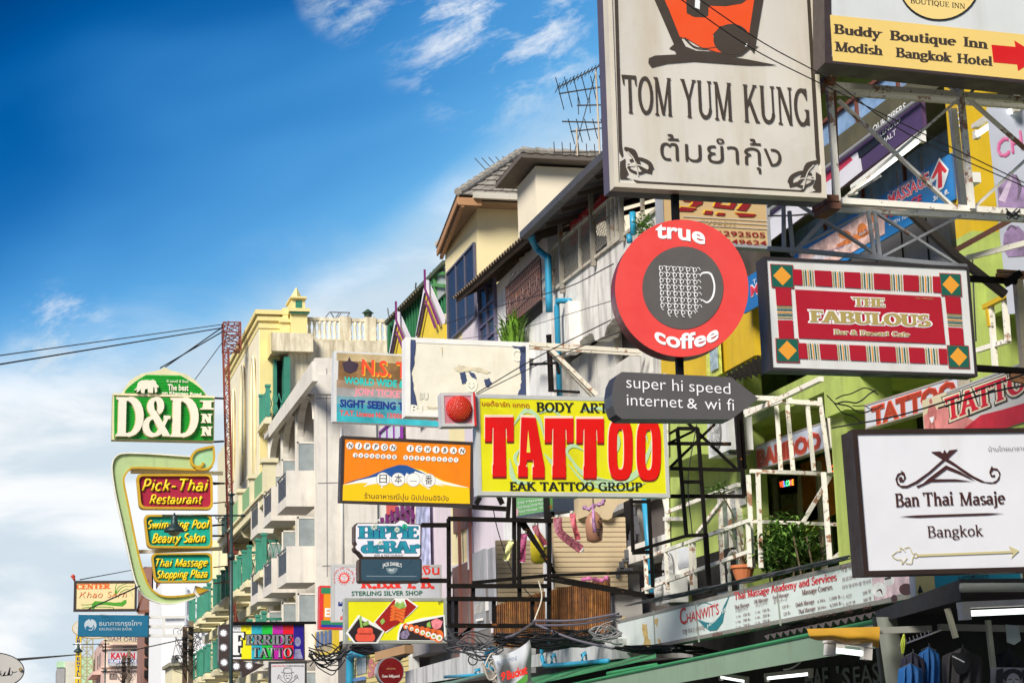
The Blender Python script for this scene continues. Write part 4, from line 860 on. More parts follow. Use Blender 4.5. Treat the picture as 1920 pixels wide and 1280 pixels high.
# stained band along the top
mb = MB(); mb.prism([PX(585, 677, 9.55), PX(503, 799, 9.55), PX(504, 820, 9.55), PX(586, 714, 9.55)], V(.2, 0, 0)); mb.box((9.55, yh0_-.40, PX(586, 714, 9.55)[2]), (11.3, yh0_-.36, PX(585, 677, 9.55)[2])); obj('top_band', mb, HW, HT)
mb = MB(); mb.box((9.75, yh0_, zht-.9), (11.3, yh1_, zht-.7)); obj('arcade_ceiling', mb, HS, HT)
# three bays
bay = (yh1_-yh0_)/3.
zs = [PX(600, y, 9.9)[2] for y in (890, 1050)]
fl = PX(603, 888, 9.2)[2]; fh = (fl-PX(603, 1047, 9.2)[2])
for b in range(3):
    ya, yb = yh0_+b*bay, yh0_+(b+1)*bay
    mb = MB(); mb.box((9.9, yb-.28, 0), (11.29, yb-.004, zht-.91)); obj('pier', mb, HW, HT)
    # arch spandrel
    mb = MB(); zA = zht-.95; rr = (bay-.28)/2; cy = ya+rr; P = [V(9.95, ya, zA)]+[V(9.95, cy-rr*math.cos(t), zA-1.25+1.2*math.sin(t)) for t in np.linspace(0, math.pi, 15)]+[V(9.95, yb-.28, zA)]; mb.prism(P, V(.25, 0, 0)); obj('arch', mb, HW, HT)
    for f_ in range(6):
        z = fl-f_*fh
        if z < .5: continue
        # the back wall of each bay: parapet band, window, lintel
        mb = MB(); mb.box((10.12, ya+.004, z-1.55), (11.28, yb-.285, z-1.0)); obj('lintel', mb, HW, HT)
        window_yz(HT, 10.9, ya+.25, ya+bay*.55, z+1.0, z+2.1, 1, [0, 1], HW, M((.10, .12, .10), .1, spec=.8), .08)
        mb = MB(); mb.box((11.2, ya+bay*.58, z+.02), (11.27, yb-.5, z+2.3)); mb.box((11.2, ya+.2, z+.9), (11.27, ya+bay*.5, z+2.1)); obj('shade_door_panel', mb, M((.035, .028, .022), .5, var=.4), HT)  # dark door panels added so the arcade interior reads as shaded
        # projecting box balcony
        y2 = ya+.1; y3 = y2+bay*.62
        bl = []
        mb = MB(); mb.box((9.0, y2, z-.15), (10.1, y3, z)); mb.box((9.01, y2+.005, z), (10.09, y2+.12, z+1.15)); mb.box((9.01, y3-.12, z), (10.09, y3-.005, z+1.15)); mb.box((9.005, y2+.121, z), (9.12, y3-.121, z+.22)); blk = obj('balcony', mb, HW, HT)
        mb = MB(); mb.box((9.04, y2+.25, z+.22), (9.08, y3-.12, z+1.0)); obj('dark_panel', mb, M((.05, .06, .08), .5, var=.2), blk)
        mb = MB(); mb.bar((9.03, y2+.12, z+1.1), (9.03, y3, z+1.1), .05)
        for q in range(4): mb.bar((9.03, y2+.3+q*(y3-y2-.5)/3, z+1.0), (9.03, y2+.3+q*(y3-y2-.5)/3, z+1.1), .03)
        obj('handrail', mb, STEEL, blk)
        mb = MB(); mb.box((9.4, y2-.0, z+1.15), (9.46, y2+.06, z+2.2)); mb.box((10.04, y2, z+1.15), (10.1, y2+.06, z+2.2)); mb.box((9.4, y2, z+2.14), (10.1, y2+.06, z+2.2)); sw_ = obj('screen_frame', mb, HW, HT)
        mb = MB(); mb.box((9.46, y2+.02, z+1.15), (10.04, y2+.035, z+2.14)); obj('pane', mb, M((.32, .36, .36), .15, var=.2, spec=.8), sw_)
# ================================================================= D&D inn style hotel : cream with green balconies
IN = thing('cream_hotel', 'tall cream hotel with pointed arch recesses and green lattice balconies', 'building', (12, 90, 0), BG)
CR_ = M((.79, .66, .28), .7, var=.05, dirt=.2, dcol=(.45, .4, .28)); CRF = M((.82, .75, .54), .7, var=.05, dirt=.15); GB = M((.03, .20, .13), .55, var=.15); CRS = M((.76, .69, .45), .7, var=.05, dirt=.2, dcol=(.4, .36, .25))
STN = M((.80, .72, .52), .75, var=.06, dirt=.85, dcol=(.34, .27, .16))
yi0 = PX(487, 640, 10)[1]; yi1 = PX(428, 700, 10)[1]; zi = PX(487, 590, 10)[2]
mb = MB(); mb.box((10, yi0, PX(487, 930, 10)[2]), (10.9, yi1, zi)); mb.box((10.9, yi0+.2, 0), (17.5, yi1, zi-2.0)); obj('wall', mb, CR_, IN)
mb = MB(); mb.box((9.97, yi0+.02, PX(487, 930, 10)[2]), (9.999, yi1, zi-.02)); obj('street_face', mb, CRF, IN)
mb = MB()
for dz, o in ((0, .22), (-.28, .12), (-.62, .05)): mb.box((10-o, yi0-o, zi+dz), (11.2+o, yi1+.3, zi+dz+.2))
obj('cornice', mb, CR_, IN)
def lancet(cx, ytop, ybot, w, X, n=9):
    c = PX(cx, ybot, X); t = PX(cx, ytop, X); y0, y1 = c[1]-w/2, c[1]+w/2; zt_ = t[2]; zs_ = zt_-w*1.2
    L_ = [V(X, y0, c[2])]+[V(X, y0+(w/2)*(1-math.cos(q)), zs_+(zt_-zs_)*math.sin(q)) for q in np.linspace(0, math.pi/2, n)]
    R_ = [V(X, y1-(w/2)*(1-math.cos(q)), zs_+(zt_-zs_)*math.sin(q)) for q in np.linspace(math.pi/2, 0, n)[1:]]+[V(X, y1, c[2])]
    return L_+R_
for cx, yt, wd in ((474, 668, 2.1), (454, 684, 2.3), (436, 731, 1.9)):
    # stepped arch mouldings
    for o, m_, ww in ((.0, CRF, wd), (.03, CR_, wd*.72), (.06, CRS, wd*.46)):
        mb = MB(); mb.prism([q+V(-.012-o, 0, 0) for q in lancet(cx, yt+wd*6*o, 905, ww, 9.97)], V(.012, 0, 0)); obj('arch_recess', mb, m_, IN)
        mb = MB(); P = lancet(cx, yt+wd*6*o, 905, ww, 9.93-o); mb.tube(P, .05, 5); obj('arch_moulding', mb, CRF if o else CR_, IN)
mb = MB(); q = PX(456, 850, 9.9); mb.box((9.86, q[1]-.12, PX(457, 850, 9.9)[2]), (9.9, q[1]+.12, PX(457, 725, 9.9)[2])); obj('green_shutter', mb, GB, IN)
# end face features
ye = yi0
xq = PY(508, 660, ye-1.2)[0]
mb = MB(); mb.box((10.9, ye+.25, PY(600, 700, ye)[2]-3), (17.5, ye+.9, PY(600, 640, ye)[2])); obj('stained_wall', mb, STN, IN)
mb = MB(); mb.box((xq+.02, ye-1.2, PY(527, 668, ye)[2]), (xq+1.9, ye-.02, PY(527, 634, ye)[2])); mb.box((xq+.85, ye-.6, PY(540, 700, ye)[2]-3), (17.5, ye+.2, PY(540, 640, ye)[2])); obj('cornice_block', mb, STN, IN)
mb = MB(); mb.box((xq-.02, ye-1.22, PY(527, 674, ye)[2]), (xq+.015, ye-.02, PY(527, 632, ye)[2])); obj('balcony_fascia', mb, CR_, IN)
a = PY(515, 672, ye-.5); b = PY(541, 800, ye-.5); mb = MB(); mb.box((a[0], ye-.1, b[2]), (b[0], ye+.3, a[2])); obj('door_recess', mb, DARK, IN)
mb = MB(); mb.box((b[0]-.25, ye-1.0, b[2]), (b[0]+.02, ye-.2, a[2])); mb.box((b[0]-.65, ye-.4, b[2]), (b[0]-.5, ye-.1, a[2])); obj('green_shutter', mb, GB, IN)
# turret
tx = PY(558, 620, ye)[0]; zt0 = PY(558, 640, ye)[2]; sca = (PY(575, 620, ye)[0]-PY(541, 620, ye)[0])/2
mb = MB(); mb.box((tx-sca*.9, ye-.5, zt0), (tx+sca*.9, ye+1.2, zt0+1.35)); mb.box((tx-sca*1.15, ye-.7, zt0+1.25), (tx+sca*1.15, ye+1.4, zt0+1.4)); mb.box((tx-sca*.8, ye-.4, zt0+1.4), (tx+sca*.7, ye+1.0, zt0+1.9)); mb.box((tx-sca*.95, ye-.55, zt0+1.9), (tx+sca*.85, ye+1.2, zt0+1.98)); mb.lathe((tx, ye+.35, zt0+1.98), [(sca*.85, 0), (sca*.05, .62)], 4); obj('turret', mb, CR_, IN)
mb = MB(); mb.box((tx-sca*.35, ye-.42, zt0+1.48), (tx+sca*.35, ye-.39, zt0+1.82)); mb.box((tx-sca*1.1, ye-.65, zt0+1.18), (tx+sca*1.1, ye-.5, zt0+1.26)); obj('green_trim', mb, GB, IN)
mb = MB(); mb.box((tx-sca*2.0, ye-.3, zt0), (tx-sca*.95, ye+.8, zt0+.85)); mb.box((tx-sca*2.1, ye-.4, zt0+.8), (tx-sca*.9, ye+.9, zt0+.95)); mb.box((tx-sca*1.7, ye-.2, zt0+.9), (tx-sca*1.1, ye+.5, zt0+1.5)); obj('turret_base', mb, CR_, IN)
# balustrade
bb = obj('balustrade', MB().box((PY(572, 600, ye)[0], ye-.1, zt0+.98), (PY(726, 600, ye)[0], ye+.15, zt0+1.13)).box((PY(572, 600, ye)[0], ye-.1, zt0), (PY(726, 600, ye)[0], ye+.15, zt0+.12)), STN, IN)
xa, xb = PY(580, 600, ye)[0], PY(722, 600, ye)[0]
for k in range(16):
    x = xa+(xb-xa)*k/15
    mb = MB()
    if k in (7, 12): mb.box((x-.25, ye-.15, zt0), (x+.25, ye+.2, zt0+1.2)); obj('pedestal', mb, STN, bb); continue
    mb.lathe((x, ye, zt0+.12), [(.09, 0), (.09, .06), (.05, .12), (.085, .3), (.05, .6), (.09, .72), (.09, .86)], 8); obj('baluster', mb, CRF, bb, True)
ln = thing('roof_lantern', 'small green lantern standing on the balustrade pedestal', 'lantern', PY(690, 598, ye)); p = PY(690, 600, ye); mb = MB(); mb.lathe(p, [(.06, 0), (.14, .08), (.2, .3), (.3, .32), (.12, .45), (.02, .52)], 4); obj('shade', mb, M((.03, .06, .03), .5), ln)
fr = thing('roof_pergola_frame', 'bare white triangular frame bars above the balustrade', 'frame', PY(635, 600, ye+3)); bars(fr, [(608, 598, 618, 585), (618, 585, 656, 586), (656, 586, 648, 598), (620, 586, 628, 598), (636, 586, 628, 598), (640, 586, 632, 598)], 'Y', ye+3, .05, STEEL, 'bar')
# upper corner balcony (green)
GBs = [M((.035, .22, .14), .55, var=.15), M((.05, .28, .19), .55, var=.15)]
def gbalc(y0, y1, z, x0=9.0, posts=True, slab=CRS, hh=1.25, lattice=True):
    mb = MB(); mb.box((x0-.12, y0-.05, z-.32), (10.2, y1+.05, z-.12)); mb.box((x0-.02, y0, z-.12), (10.2, y1, z)); mb.box((x0+.08, y0+.1, z-.42), (10.2, y1-.1, z-.32)); sl_ = obj('balcony', mb, slab, IN)
    mb = MB(); mb.box((x0+.03, y0+.08, z+.1), (x0+.07, y1-.08, z+hh-.2)); obj('lattice_panel', mb, GBs[0], sl_)
    n = max(3, int((y1-y0)/.28))
    for k in range(n):
        y = y0+(y1-y0)*k/(n-1); mb = MB(); mb.box((x0-.02, y-.035, z+.06), (x0+.03, y+.035, z+hh-.15)); obj('rail_slat', mb, GBs[1], sl_)
    for y in (y0+.06, y1-.06):
        mb = MB(); mb.box((x0-.03, y-.09, z), (x0+.15, y+.09, z+hh+.12)); mb.box((x0-.06, y-.12, z+hh+.06), (x0+.18, y+.12, z+hh+.16)); obj('post', mb, GBs[1], sl_)
    mb = MB(); mb.box((x0, y0-.0, z+hh-.2), (x0+.08, y1, z+hh-.1)); mb.box((x0, y0+.02, z+hh-.2), (10.2, y0+.08, z+hh-.1)); mb.box((x0, y0+.02, z+.06), (10.2, y0+.08, z+.14)); obj('handrail', mb, GBs[0], sl_)
    if lattice:
        mb = MB()
        for k in range(5):
            xx = x0+.1+k*.22; mb.bar((xx, y0+.05, z+.1), (xx+.22, y0+.05, z+hh-.2), .03); mb.bar((xx+.22, y0+.05, z+.1), (xx, y0+.05, z+hh-.2), .03)
        obj('lattice', mb, GBs[1], sl_)
gbalc(ye-2.6, ye-.1, PY(512, 792, ye-1)[2], PY(500, 792, ye-2.6)[0])
# bay module of street facade
nb = 7; yA = PX(492, 1062, 9.0)[1]-.2; zc = PX(506, 912, 9.1)[2]; stepy = 4.5
# cream parapet with green infill over scroll brackets (level c)
for k in range(5):
    y0 = yA+k*stepy; z = zc
    if k > 3: break
    mb = MB(); mb.box((9.05, y0, z-.45), (10, y0+stepy, z-.1)); mb.box((8.95, y0, z-.1), (10, y0+stepy, z)); par = obj('parapet', mb, CRS, IN)
    mb = MB(); mb.box((9.08, y0+.5, z), (9.15, y0+stepy*.8, z+.95)); obj('green_infill', mb, M((.22, .42, .20), .6), par)
    mb = MB(); mb.box((9.02, y0-.05, z), (9.5, y0+.42, z+1.2)); mb.box((8.92, y0-.15, z+1.15), (9.6, y0+.52, z+1.32)); obj('pillar', mb, CRS, par)
    # scroll bracket
    pts = [(9.1, z-.45), (10.0, z-.45), (10.0, z-2.5), (9.85, z-2.45), (9.78, z-2.1), (9.6, z-1.9), (9.42, z-1.7), (9.5, z-1.35), (9.75, z-1.15), (9.6, z-.85), (9.3, z-.8)]
    mb = MB(); mb.prism([V(a, y0+.1, b_) for a, b_ in pts], V(0, .3, 0)); br = obj('scroll_bracket', mb, CRS, IN)
    mb = MB(); cc2 = V(9.68, y0+.08, z-1.62); mb.tube([cc2+V(r_*math.cos(t), 0, r_*math.sin(t)) for t, r_ in zip(np.linspace(0, 9.5, 24), np.linspace(.26, .04, 24))], .03, 5); obj('scroll', mb, CRF, br)
    mb = MB(); mb.box((9.2, y0, z-.6), (9.9, y0+stepy, z-.46)); obj('soffit', mb, M((.25, .23, .18), .8), IN)
# main body lower facade, columns
mb = MB(); mb.box((10.9, yi0-2, 0), (17, 112, PX(400, 1000, 10)[2])); obj('lower_wall', mb, M((.55, .50, .36), .8, dirt=.3), IN)
mb = MB(); mb.box((10.3, yi1, 3), (17, 106, PX(412, 830, 10)[2])); obj('wing_wall', mb, CRS, IN)
for k in range(8):
    y0 = yA+k*stepy
    for (o, w_, m_) in ((0, .5, CRS), (1.1, .25, M((.42, .55, .33), .7)), (2.0, .3, CRF)):
        mb = MB(); mb.box((10.0+o*.1, y0+o*stepy/3.4, 0), (10.9, y0+o*stepy/3.4+w_, PX(500, 990, 10)[2] if k < 5 else PX(400, 1010, 10)[2])); obj('column', mb, m_, IN)
    for z in (PX(500, 1060, 9)[2], PX(500, 1210, 9)[2]):
        gbalc(y0+.1, y0+2.2, z, 8.95 if k % 2 else 9.0, lattice=(k < 2))
        mb = MB(); mb.box((9.9, y0-.1, z-.9), (10.2, y0+stepy*.9, z-.5)); obj('lintel', mb, CRS, IN)
    if yi1 < y0 < 100:
        for z in (PX(412, 960, 10)[2], PX(412, 860, 10)[2]):
            gbalc(y0+.1, y0+stepy*.6, z, 9.1, lattice=False, hh=1.0)
            mb = MB(); mb.box((10.27, y0+.4, z+.1), (10.3, y0+stepy*.6, z+2.1)); obj('green_window', mb, GB, IN)
# ================================================================= far end of the street
Wb = thing('white_block', 'plain white building wall with faint diagonal bracing beside the green balconies', 'building', (10, 138, 0), BG)
mb = MB(); a = PY(304, 1090, 136); b = PY(372, 1300, 136); mb.box((a[0], 136, 0), (b[0]+3, 150, a[2])); obj('wall', mb, M((.86, .86, .85), .7, var=.03, dirt=.05), Wb)
bars(Wb, [(349, 1100, 347, 1190), (351, 1110, 372, 1160), (347, 1150, 370, 1190), (305, 1156, 365, 1154), (375, 1170, 390, 1240)], 'Y', 135.8, .12, M((.6, .63, .66), .6), 'brace')
Wb = thing('striped_block', 'narrow brown and white striped building end', 'building', (9, 150, 0), BG)
for x0, x1, m_ in ((270, 285, M((.30, .15, .11), .7)), (285, 293, M((.78, .76, .80), .7)), (293, 305, M((.36, .19, .14), .7))):
    a = PY(x0, 1062, 152); b = PY(x1, 1300, 152); mb = MB(); mb.box((a[0], 152, 0), (b[0], 160, a[2])); obj('wall_stripe', mb, m_, Wb)
a = PY(272, 1140, 151.8)
for k in range(6):
    z = PY(280, 1160+k*22, 152)[2]; mb = MB(); mb.box((a[0], 151.7, z), (a[0]+.7, 152, z+.6)); obj('window', mb, DARK, Wb)
windowX  # far pink guest house
PK = M((.84, .66, .54), .75, var=.05, dirt=.1)
Gh = thing('pink_guest_house', 'pale pink guest house with rooftop hotel sign at the street end', 'building', (9, 180, 0), BG); Yg = 178
a = PY(196, 1196, Yg); b = PY(274, 1300, Yg); mb = MB(); mb.box((a[0], Yg, 0), (b[0]+1, Yg+20, a[2])); obj('wall', mb, PK, Gh)
mb = MB(); c = PX(178, 1230, a[0]); mb.box((a[0]-.25, Yg, 0), (a[0], Yg+20, a[2]-.2)); obj('side_wall', mb, M((.62, .42, .36), .75, dirt=.2), Gh)
for z in (1210, 1216, 1250, 1256):
    q = PY(230, z, Yg)[2]; mb = MB(); mb.box((a[0]-.3, Yg-.25, q), (b[0]+1, Yg, q+.1)); obj('string_course', mb, PK, Gh)
for (x, y, w_, h_) in ((232, 1212, 24, 8), (206, 1262, 10, 8), (236, 1262, 8, 8)):
    p0, p1 = PY(x, y+h_, Yg), PY(x+w_, y, Yg); window_yz(Gh, Yg, p0[0], p1[0], p0[2], p1[2], 2, 1, M((.4, .25, .2), .6), M((.25, .25, .22), .3), .07, .1, ax='Y')
for k in range(4):
    z = a[2]-1.2-k*2.6
    for j in range(2):
        y = Yg+2+j*5; mb = MB(); mb.box((a[0]-.3, y, z-1.2), (a[0]-.25, y+2, z)); obj('window', mb, M((.14, .10, .08), .4), Gh)
    mb = MB(); mb.box((a[0]-1.0, Yg+1, z-2.0), (a[0]-.25, Yg+14, z-1.7)); obj('ledge', mb, M((.7, .48, .4), .7), Gh)
Gt = thing('green_block', 'mint green building behind the yellow vertical sign', 'building', (8, 190, 0), BG); Yt = 195
a = PY(150, 1232, Yt); b = PY(174, 1300, Yt); mb = MB(); mb.box((a[0], Yt, 0), (b[0], Yt+8, a[2])); obj('wall', mb, M((.45, .68, .42), .7, dirt=.1), Gt)
tr = thing('scaffold_tower', 'thin yellowish lattice scaffold tower beside the vertical sign', 'scaffold', PY(162, 1280, 193)); Ys = 193
for k in range(6):
    y = 1195+k*18; bars(tr, [(152, y, 174, y+18), (174, y, 152, y+18), (152, y, 174, y)], 'Y', Ys, .09, M((.35, .32, .18), .7), 'strut')
bars(tr, [(152, 1190, 152, 1300), (174, 1190, 174, 1300), (163, 1195, 163, 1300)], 'Y', Ys, .12, M((.35, .32, .18), .7), 'post')
Gt = thing('beige_block', 'low beige and green building far left of the vertical sign', 'building', (6, 200, 0), BG); Yt = 205
for x0, y0, x1, m_ in ((122, 1239, 140, M((.66, .62, .52), .7, dirt=.2)), (107, 1252, 122, M((.35, .33, .33), .7))):
    a = PY(x0, y0, Yt); b = PY(x1, 1300, Yt); mb = MB(); mb.box((a[0], Yt, 0), (b[0], Yt+8, a[2])); obj('wall', mb, m_, Gt)
mb = MB(); a = PY(107, 1239, Yt); b = PY(122, 1250, Yt); mb.box((a[0], Yt+.2, b[2]), (b[0], Yt+3, a[2])); obj('roof_hut', mb, M((.45, .66, .42), .7), Gt)
# beige low building at the foot of the poles
Gt = thing('beige_annex', 'low beige annex with flat roof edge behind the twin concrete poles', 'building', (8, 120, 0)); Yt = 118
a = PY(323, 1260, Yt); b = PY(350, 1300, Yt); mb = MB(); mb.box((a[0], Yt, 0), (b[0]+1, Yt+6, a[2]+.4)); obj('wall', mb, CRS, Gt)
mb = MB(); mb.box((a[0]-.2, Yt-.3, a[2]+.4), (b[0]+1.2, Yt+6, a[2]+.6)); obj('roof', mb, M((.3, .28, .2), .8), Gt)
# ================================================================= SIGNS
INK = M((.045, .03, .02), .5, var=0); BLKP = M((.012, .012, .014), .45, var=0); WHP = M((.84, .84, .82), .45, var=.03); CREAMF = M((.64, .60, .52), .35, var=.08, vs=1.2, dirt=.5, dcol=(.48, .40, .26))
def rag(p, a, n=5):
    out = []
    for i in range(len(p)):
        A_0, B_0 = V(*p[i]), V(*p[(i+1) % len(p)])
        for k in range(n): out.append(tuple(A_0+(B_0-A_0)*k/n+V(rnd.uniform(-a, a), rnd.uniform(-a, a))))
    return out
def cutsign(S, T_, pts, depth, mfront, mside, name='body', o=0.):
    mb = MB(); q = [S.P(*a) for a in pts]; mb.prism([x+S.n*o for x in q], -S.n*depth); b = obj(name, mb, mside, T_)
    mb = MB(); mb.prism([x+S.n*(o+.004) for x in q], -S.n*.003); obj('face', mb, mfront, T_); return b
# ---- 1 tall cream sign
S = signbox('light_box_sign', 'tallest cream light box with a red bowl drawing and black capitals', 'sign', [(1134, -160), (1516, -128), (1552, 375), (1150, 348)], 13.0, .26, M((.66, .60, .48), .4, var=.05, dirt=.2), CREAMF, fw=.035, proud=.012, back=M((.10, .085, .12), .5, dirt=.2))
T_ = S.T; BRN = M((.055, .040, .026), .5, var=0); ORG = M((.80, .085, .012), .45, var=0)
face(S, 'bowl_outline', BRN, [[(1222, -10), (1245, -10), (1278, 75), (1285, 88), (1305, 96), (1345, 98), (1362, 101), (1395, 70), (1405, 40), (1414, -10), (1432, -10), (1420, 60), (1416, 85), (1414, 88), (1422, 87), (1415, 92), (1413, 101), (1406, 92), (1390, 105), (1373, 108), (1400, 112), (1456, 123), (1400, 123), (1300, 116), (1250, 120), (1221, 127), (1215, 119), (1216, 110), (1228, 105), (1268, 103), (1264, 95), (1254, 92), (1263, 84)]], 1, T_)
face(S, 'bowl_broth', ORG, [[(1241, -10), (1415, -10), (1404, 63), (1395, 60), (1372, 50), (1350, 50), (1336, 66), (1342, 86), (1363, 100), (1345, 99), (1315, 90), (1290, 75), (1274, 70), (1262, 40)]], 2, T_)
face(S, 'bowl_mussel', BRN, [circ(1371, 75, 34, 32, 29)], 3, T_); face(S, 'bowl_rim', BRN, [[(1285, -10), (1415, -10), (1390, 8), (1360, 13), (1328, 12), (1327, 31), (1320, 34), (1300, 33), (1287, 26), (1286, 4)], stroke([(1240, -2), (1252, 18), (1262, 45)], 3, 1), stroke([(1283, 72), (1300, 88), (1322, 92), (1345, 89)], 3, 1.5)], 3, T_)
face(S, 'bowl_highlight', WHP, [[(1303, -5), (1312, 2), (1311, 19), (1302, 15)], [(1399, 82), (1402, 88), (1396, 88)]], 4, T_)
text(S, 'TOM', 1168, 212, 1262, 219, 71, BRN, T_, font='serif', T=.15, t=.085, sw=.22, sh=.04); text(S, 'YUM', 1278, 220, 1375, 228, 71, BRN, T_, font='serif', T=.15, t=.085, sw=.22, sh=.04); text(S, 'KUNG', 1393, 229, 1520, 238, 70, BRN, T_, font='serif', T=.15, t=.085, sw=.22, sh=.04)
text(S, 'ต้มยำกุ้ง', 1238, 300, 1465, 313, 40, BRN, T_, off=-.004, res=4)
face(S, 'border_line', BRN, [[(1147, -160), (1153, -160), (1165, 270), (1168, 292), (1165, 295), (1160, 285)], [(1505, -130), (1512, -130), (1536, 290), (1541, 300), (1533, 310), (1529, 295)], [(1186, 337), (1200, 340), (1500, 357), (1512, 350), (1504, 363), (1495, 363), (1195, 345)]], 1, T_)
for (cx, cy, mx_) in ((1190, 305, 1), (1511, 330, -1)):
    f = lambda x, y: (cx+mx_*(x-1190), cy+(y-305)+(0 if mx_ == 1 else 0))
    face(S, 'corner_knot', BRN, [[f(*q) for q in [(1162, 304), (1172, 298), (1172, 312), (1178, 326), (1172, 333), (1185, 337), (1162, 336)]]], 1, T_)
    face(S, 'corner_knot', BRN, [stroke([f(*q) for q in [(1170, 278), (1186, 286), (1194, 300), (1204, 318), (1222, 322)]], [5, 12, 7, 5, 9])], 2, T_)
    face(S, 'corner_knot', BRN, [stroke([f(*q) for q in [(1180, 302), (1198, 298), (1216, 306), (1221, 318)]], [4, 5, 7, 10]), stroke([f(*q) for q in [(1178, 308), (1180, 318), (1196, 325), (1208, 322)]], 4)], 3, T_)
    face(S, 'corner_knot', CREAMF, [stroke([f(*q) for q in [(1176, 285), (1188, 300), (1196, 330)]], 2), stroke([f(*q) for q in [(1174, 312), (1196, 310), (1214, 318)]], 2)], 4, T_)
# ---- 2 hotel sign top right
S = signbox('light_box_sign', 'white and yellow hotel light box with a red arrow in the top corner', 'sign', [(1539, -190), (2150, -112), (2150, 178), (1550, 122)], 12.6, .25, M((.045, .03, .028), .45, var=.2), M((.62, .64, .63), .4, var=.05, dirt=.45, dcol=(.45, .43, .38)), fw=.055)
T_ = S.T
face(S, 'yellow_band', M((.78, .56, .17), .4, var=.03), [[(1555.5, 29), (2140, 88), (2140, 172), (1561, 115)]], 1, T_)
face(S, 'oval_rim', BLKP, [circ(1760, -28, 76, 40, 68)], 1, T_); face(S, 'oval_badge', M((.80, .60, .22), .4, var=0), [circ(1760, -28, 73, 40, 65)], 2, T_)
text(S, 'BOUTIQUE INN', 1706, 7, 1809, 18, 9.5, INK, T_, 4, 'serif', T=.14, t=.05, sw=.26, sh=.05)
text(S, 'Buddy', 1563, 64, 1651, 73, 18, INK, T_, 3, 'serif', T=.22, t=.11, sw=.36, sh=.10); text(S, 'Boutique', 1668, 76, 1791, 87, 18, INK, T_, 3, 'serif', T=.22, t=.11, sw=.36, sh=.10); text(S, 'Inn', 1806, 88, 1851, 93, 18, INK, T_, 3, 'serif', T=.22, t=.11, sw=.36, sh=.10)
text(S, 'Modish', 1565, 97, 1654, 105, 18, INK, T_, 3, 'serif', T=.22, t=.11, sw=.36, sh=.10); text(S, 'Bangkok', 1679, 108, 1783, 118, 18, INK, T_, 3, 'serif', T=.22, t=.11, sw=.36, sh=.10); text(S, 'Hotel', 1794, 119, 1860, 125, 18, INK, T_, 3, 'serif', T=.22, t=.11, sw=.36, sh=.10)
face(S, 'red_arrow', M((.60, .012, .01), .4, var=0), [[(1858, 85), (1903, 89), (1901, 77), (1950, 108), (1908, 134), (1906, 122), (1862, 118)]], 3, T_)
text(S, 'ฺBUDDY', 1722, -10, 1822, 2, 12, BLKP, T_, 4, 'serif', T=.2, t=.08)
# ---- 3 round coffee sign + arrow sign hanging
Yc = 13.0
S = Plane([(1153, 412), (1403, 412), (1403, 669), (1153, 669)], Yc, 'Y')
T_ = thing('round_sign', 'large red round coffee sign with white patterned mug on grey disc', 'sign', S.P(1278, 669)); S.T = T_
REDF = M((.74, .060, .048), .4, var=.06, vs=1.5, dirt=.12, dcol=(.45, .05, .04)); GRF = M((.095, .085, .075), .5, var=.05)
cutsign(S, T_, circ(1278, 540.5, 125, 64, 128.5), .18, REDF, M((.20, .03, .02), .4, var=.1, dirt=.1))
face(S, 'disc', GRF, [circ(1280, 540, 76, 56, 77.5)], 2, T_)
WB = M((.88, .87, .85), .4, var=0)
text(S, 'true', 1229, 447, 1322, 459, 29, WB, T_, 3, off=.028, bend=.14, res=4); text(S, 'coffee', 1227, 638, 1347, 634, 27, WB, T_, 3, off=.028, bend=-.62, hs=27, res=4)
mbp = []
for r in range(8):
    cols = range(6) if r < 7 else range(1, 5)
    for c_ in cols:
        x = 1240+c_*12.7+r*.5; y = 503+r*11.6+c_*.7
        for sg_ in (1, -1):
            pts = [(x+sg_*(.8+4.6*(1-t))*math.cos(2.2+t*5.2+(0 if sg_ > 0 else math.pi)), y+(.8+4.6*(1-t))*math.sin(2.2+t*5.2+(0 if sg_ > 0 else math.pi))) for t in np.linspace(0, .9, 9)]
            mbp.append(stroke(pts, .95, n=2))
        mbp.append(stroke([(x+3, y-4), (x+7, y-3), (x+9, y+1)], 1.1, n=2)); mbp.append(stroke([(x-4, y+3), (x-2, y+7), (x+1, y+9)], 1.1, n=2))
S2 = S; mb = MB(); o = .012
for i, p in enumerate(mbp): mb.poly([S.P(*a)+S.n*(o+.0006*(i % 5)) for a in p][::-1])
obj('mug_pattern', mb, WB, T_)
face(S, 'mug_handle', WB, [stroke([(1312, 517), (1318, 512), (1332, 514), (1339, 535), (1336, 556), (1326, 567), (1315, 562)], [1.5, 3, 3.5, 3, 3.5, 3, 1.5])], 3, T_)
pole = thing('hanging_pole', 'black steel pole carrying the round coffee sign and the grey arrow', 'pole', PY(1275, 705, Yc+.1))
mb = MB(); mb.bar(PY(1265, 362, Yc+.11), PY(1267, 415, Yc+.11), .05); mb.bar(PY(1273, 660, Yc+.11), PY(1275, 712, Yc+.11), .05); obj('pole', mb, BLK, pole)
S = Plane([(1150, 698), (1422, 709), (1422, 788), (1150, 786)], Yc, 'Y')
T_ = thing('arrow_sign', 'grey arrow shaped sign pointing right about internet', 'sign', S.P(1280, 786))
cutsign(S, T_, [(1166, 697), (1371, 707), (1422, 747), (1371, 786), (1166, 785), (1155, 777), (1149, 760), (1147, 740), (1150, 718), (1157, 703)], .20, M((.095, .088, .085), .5, var=.05), M((.05, .045, .045), .35, var=.2))
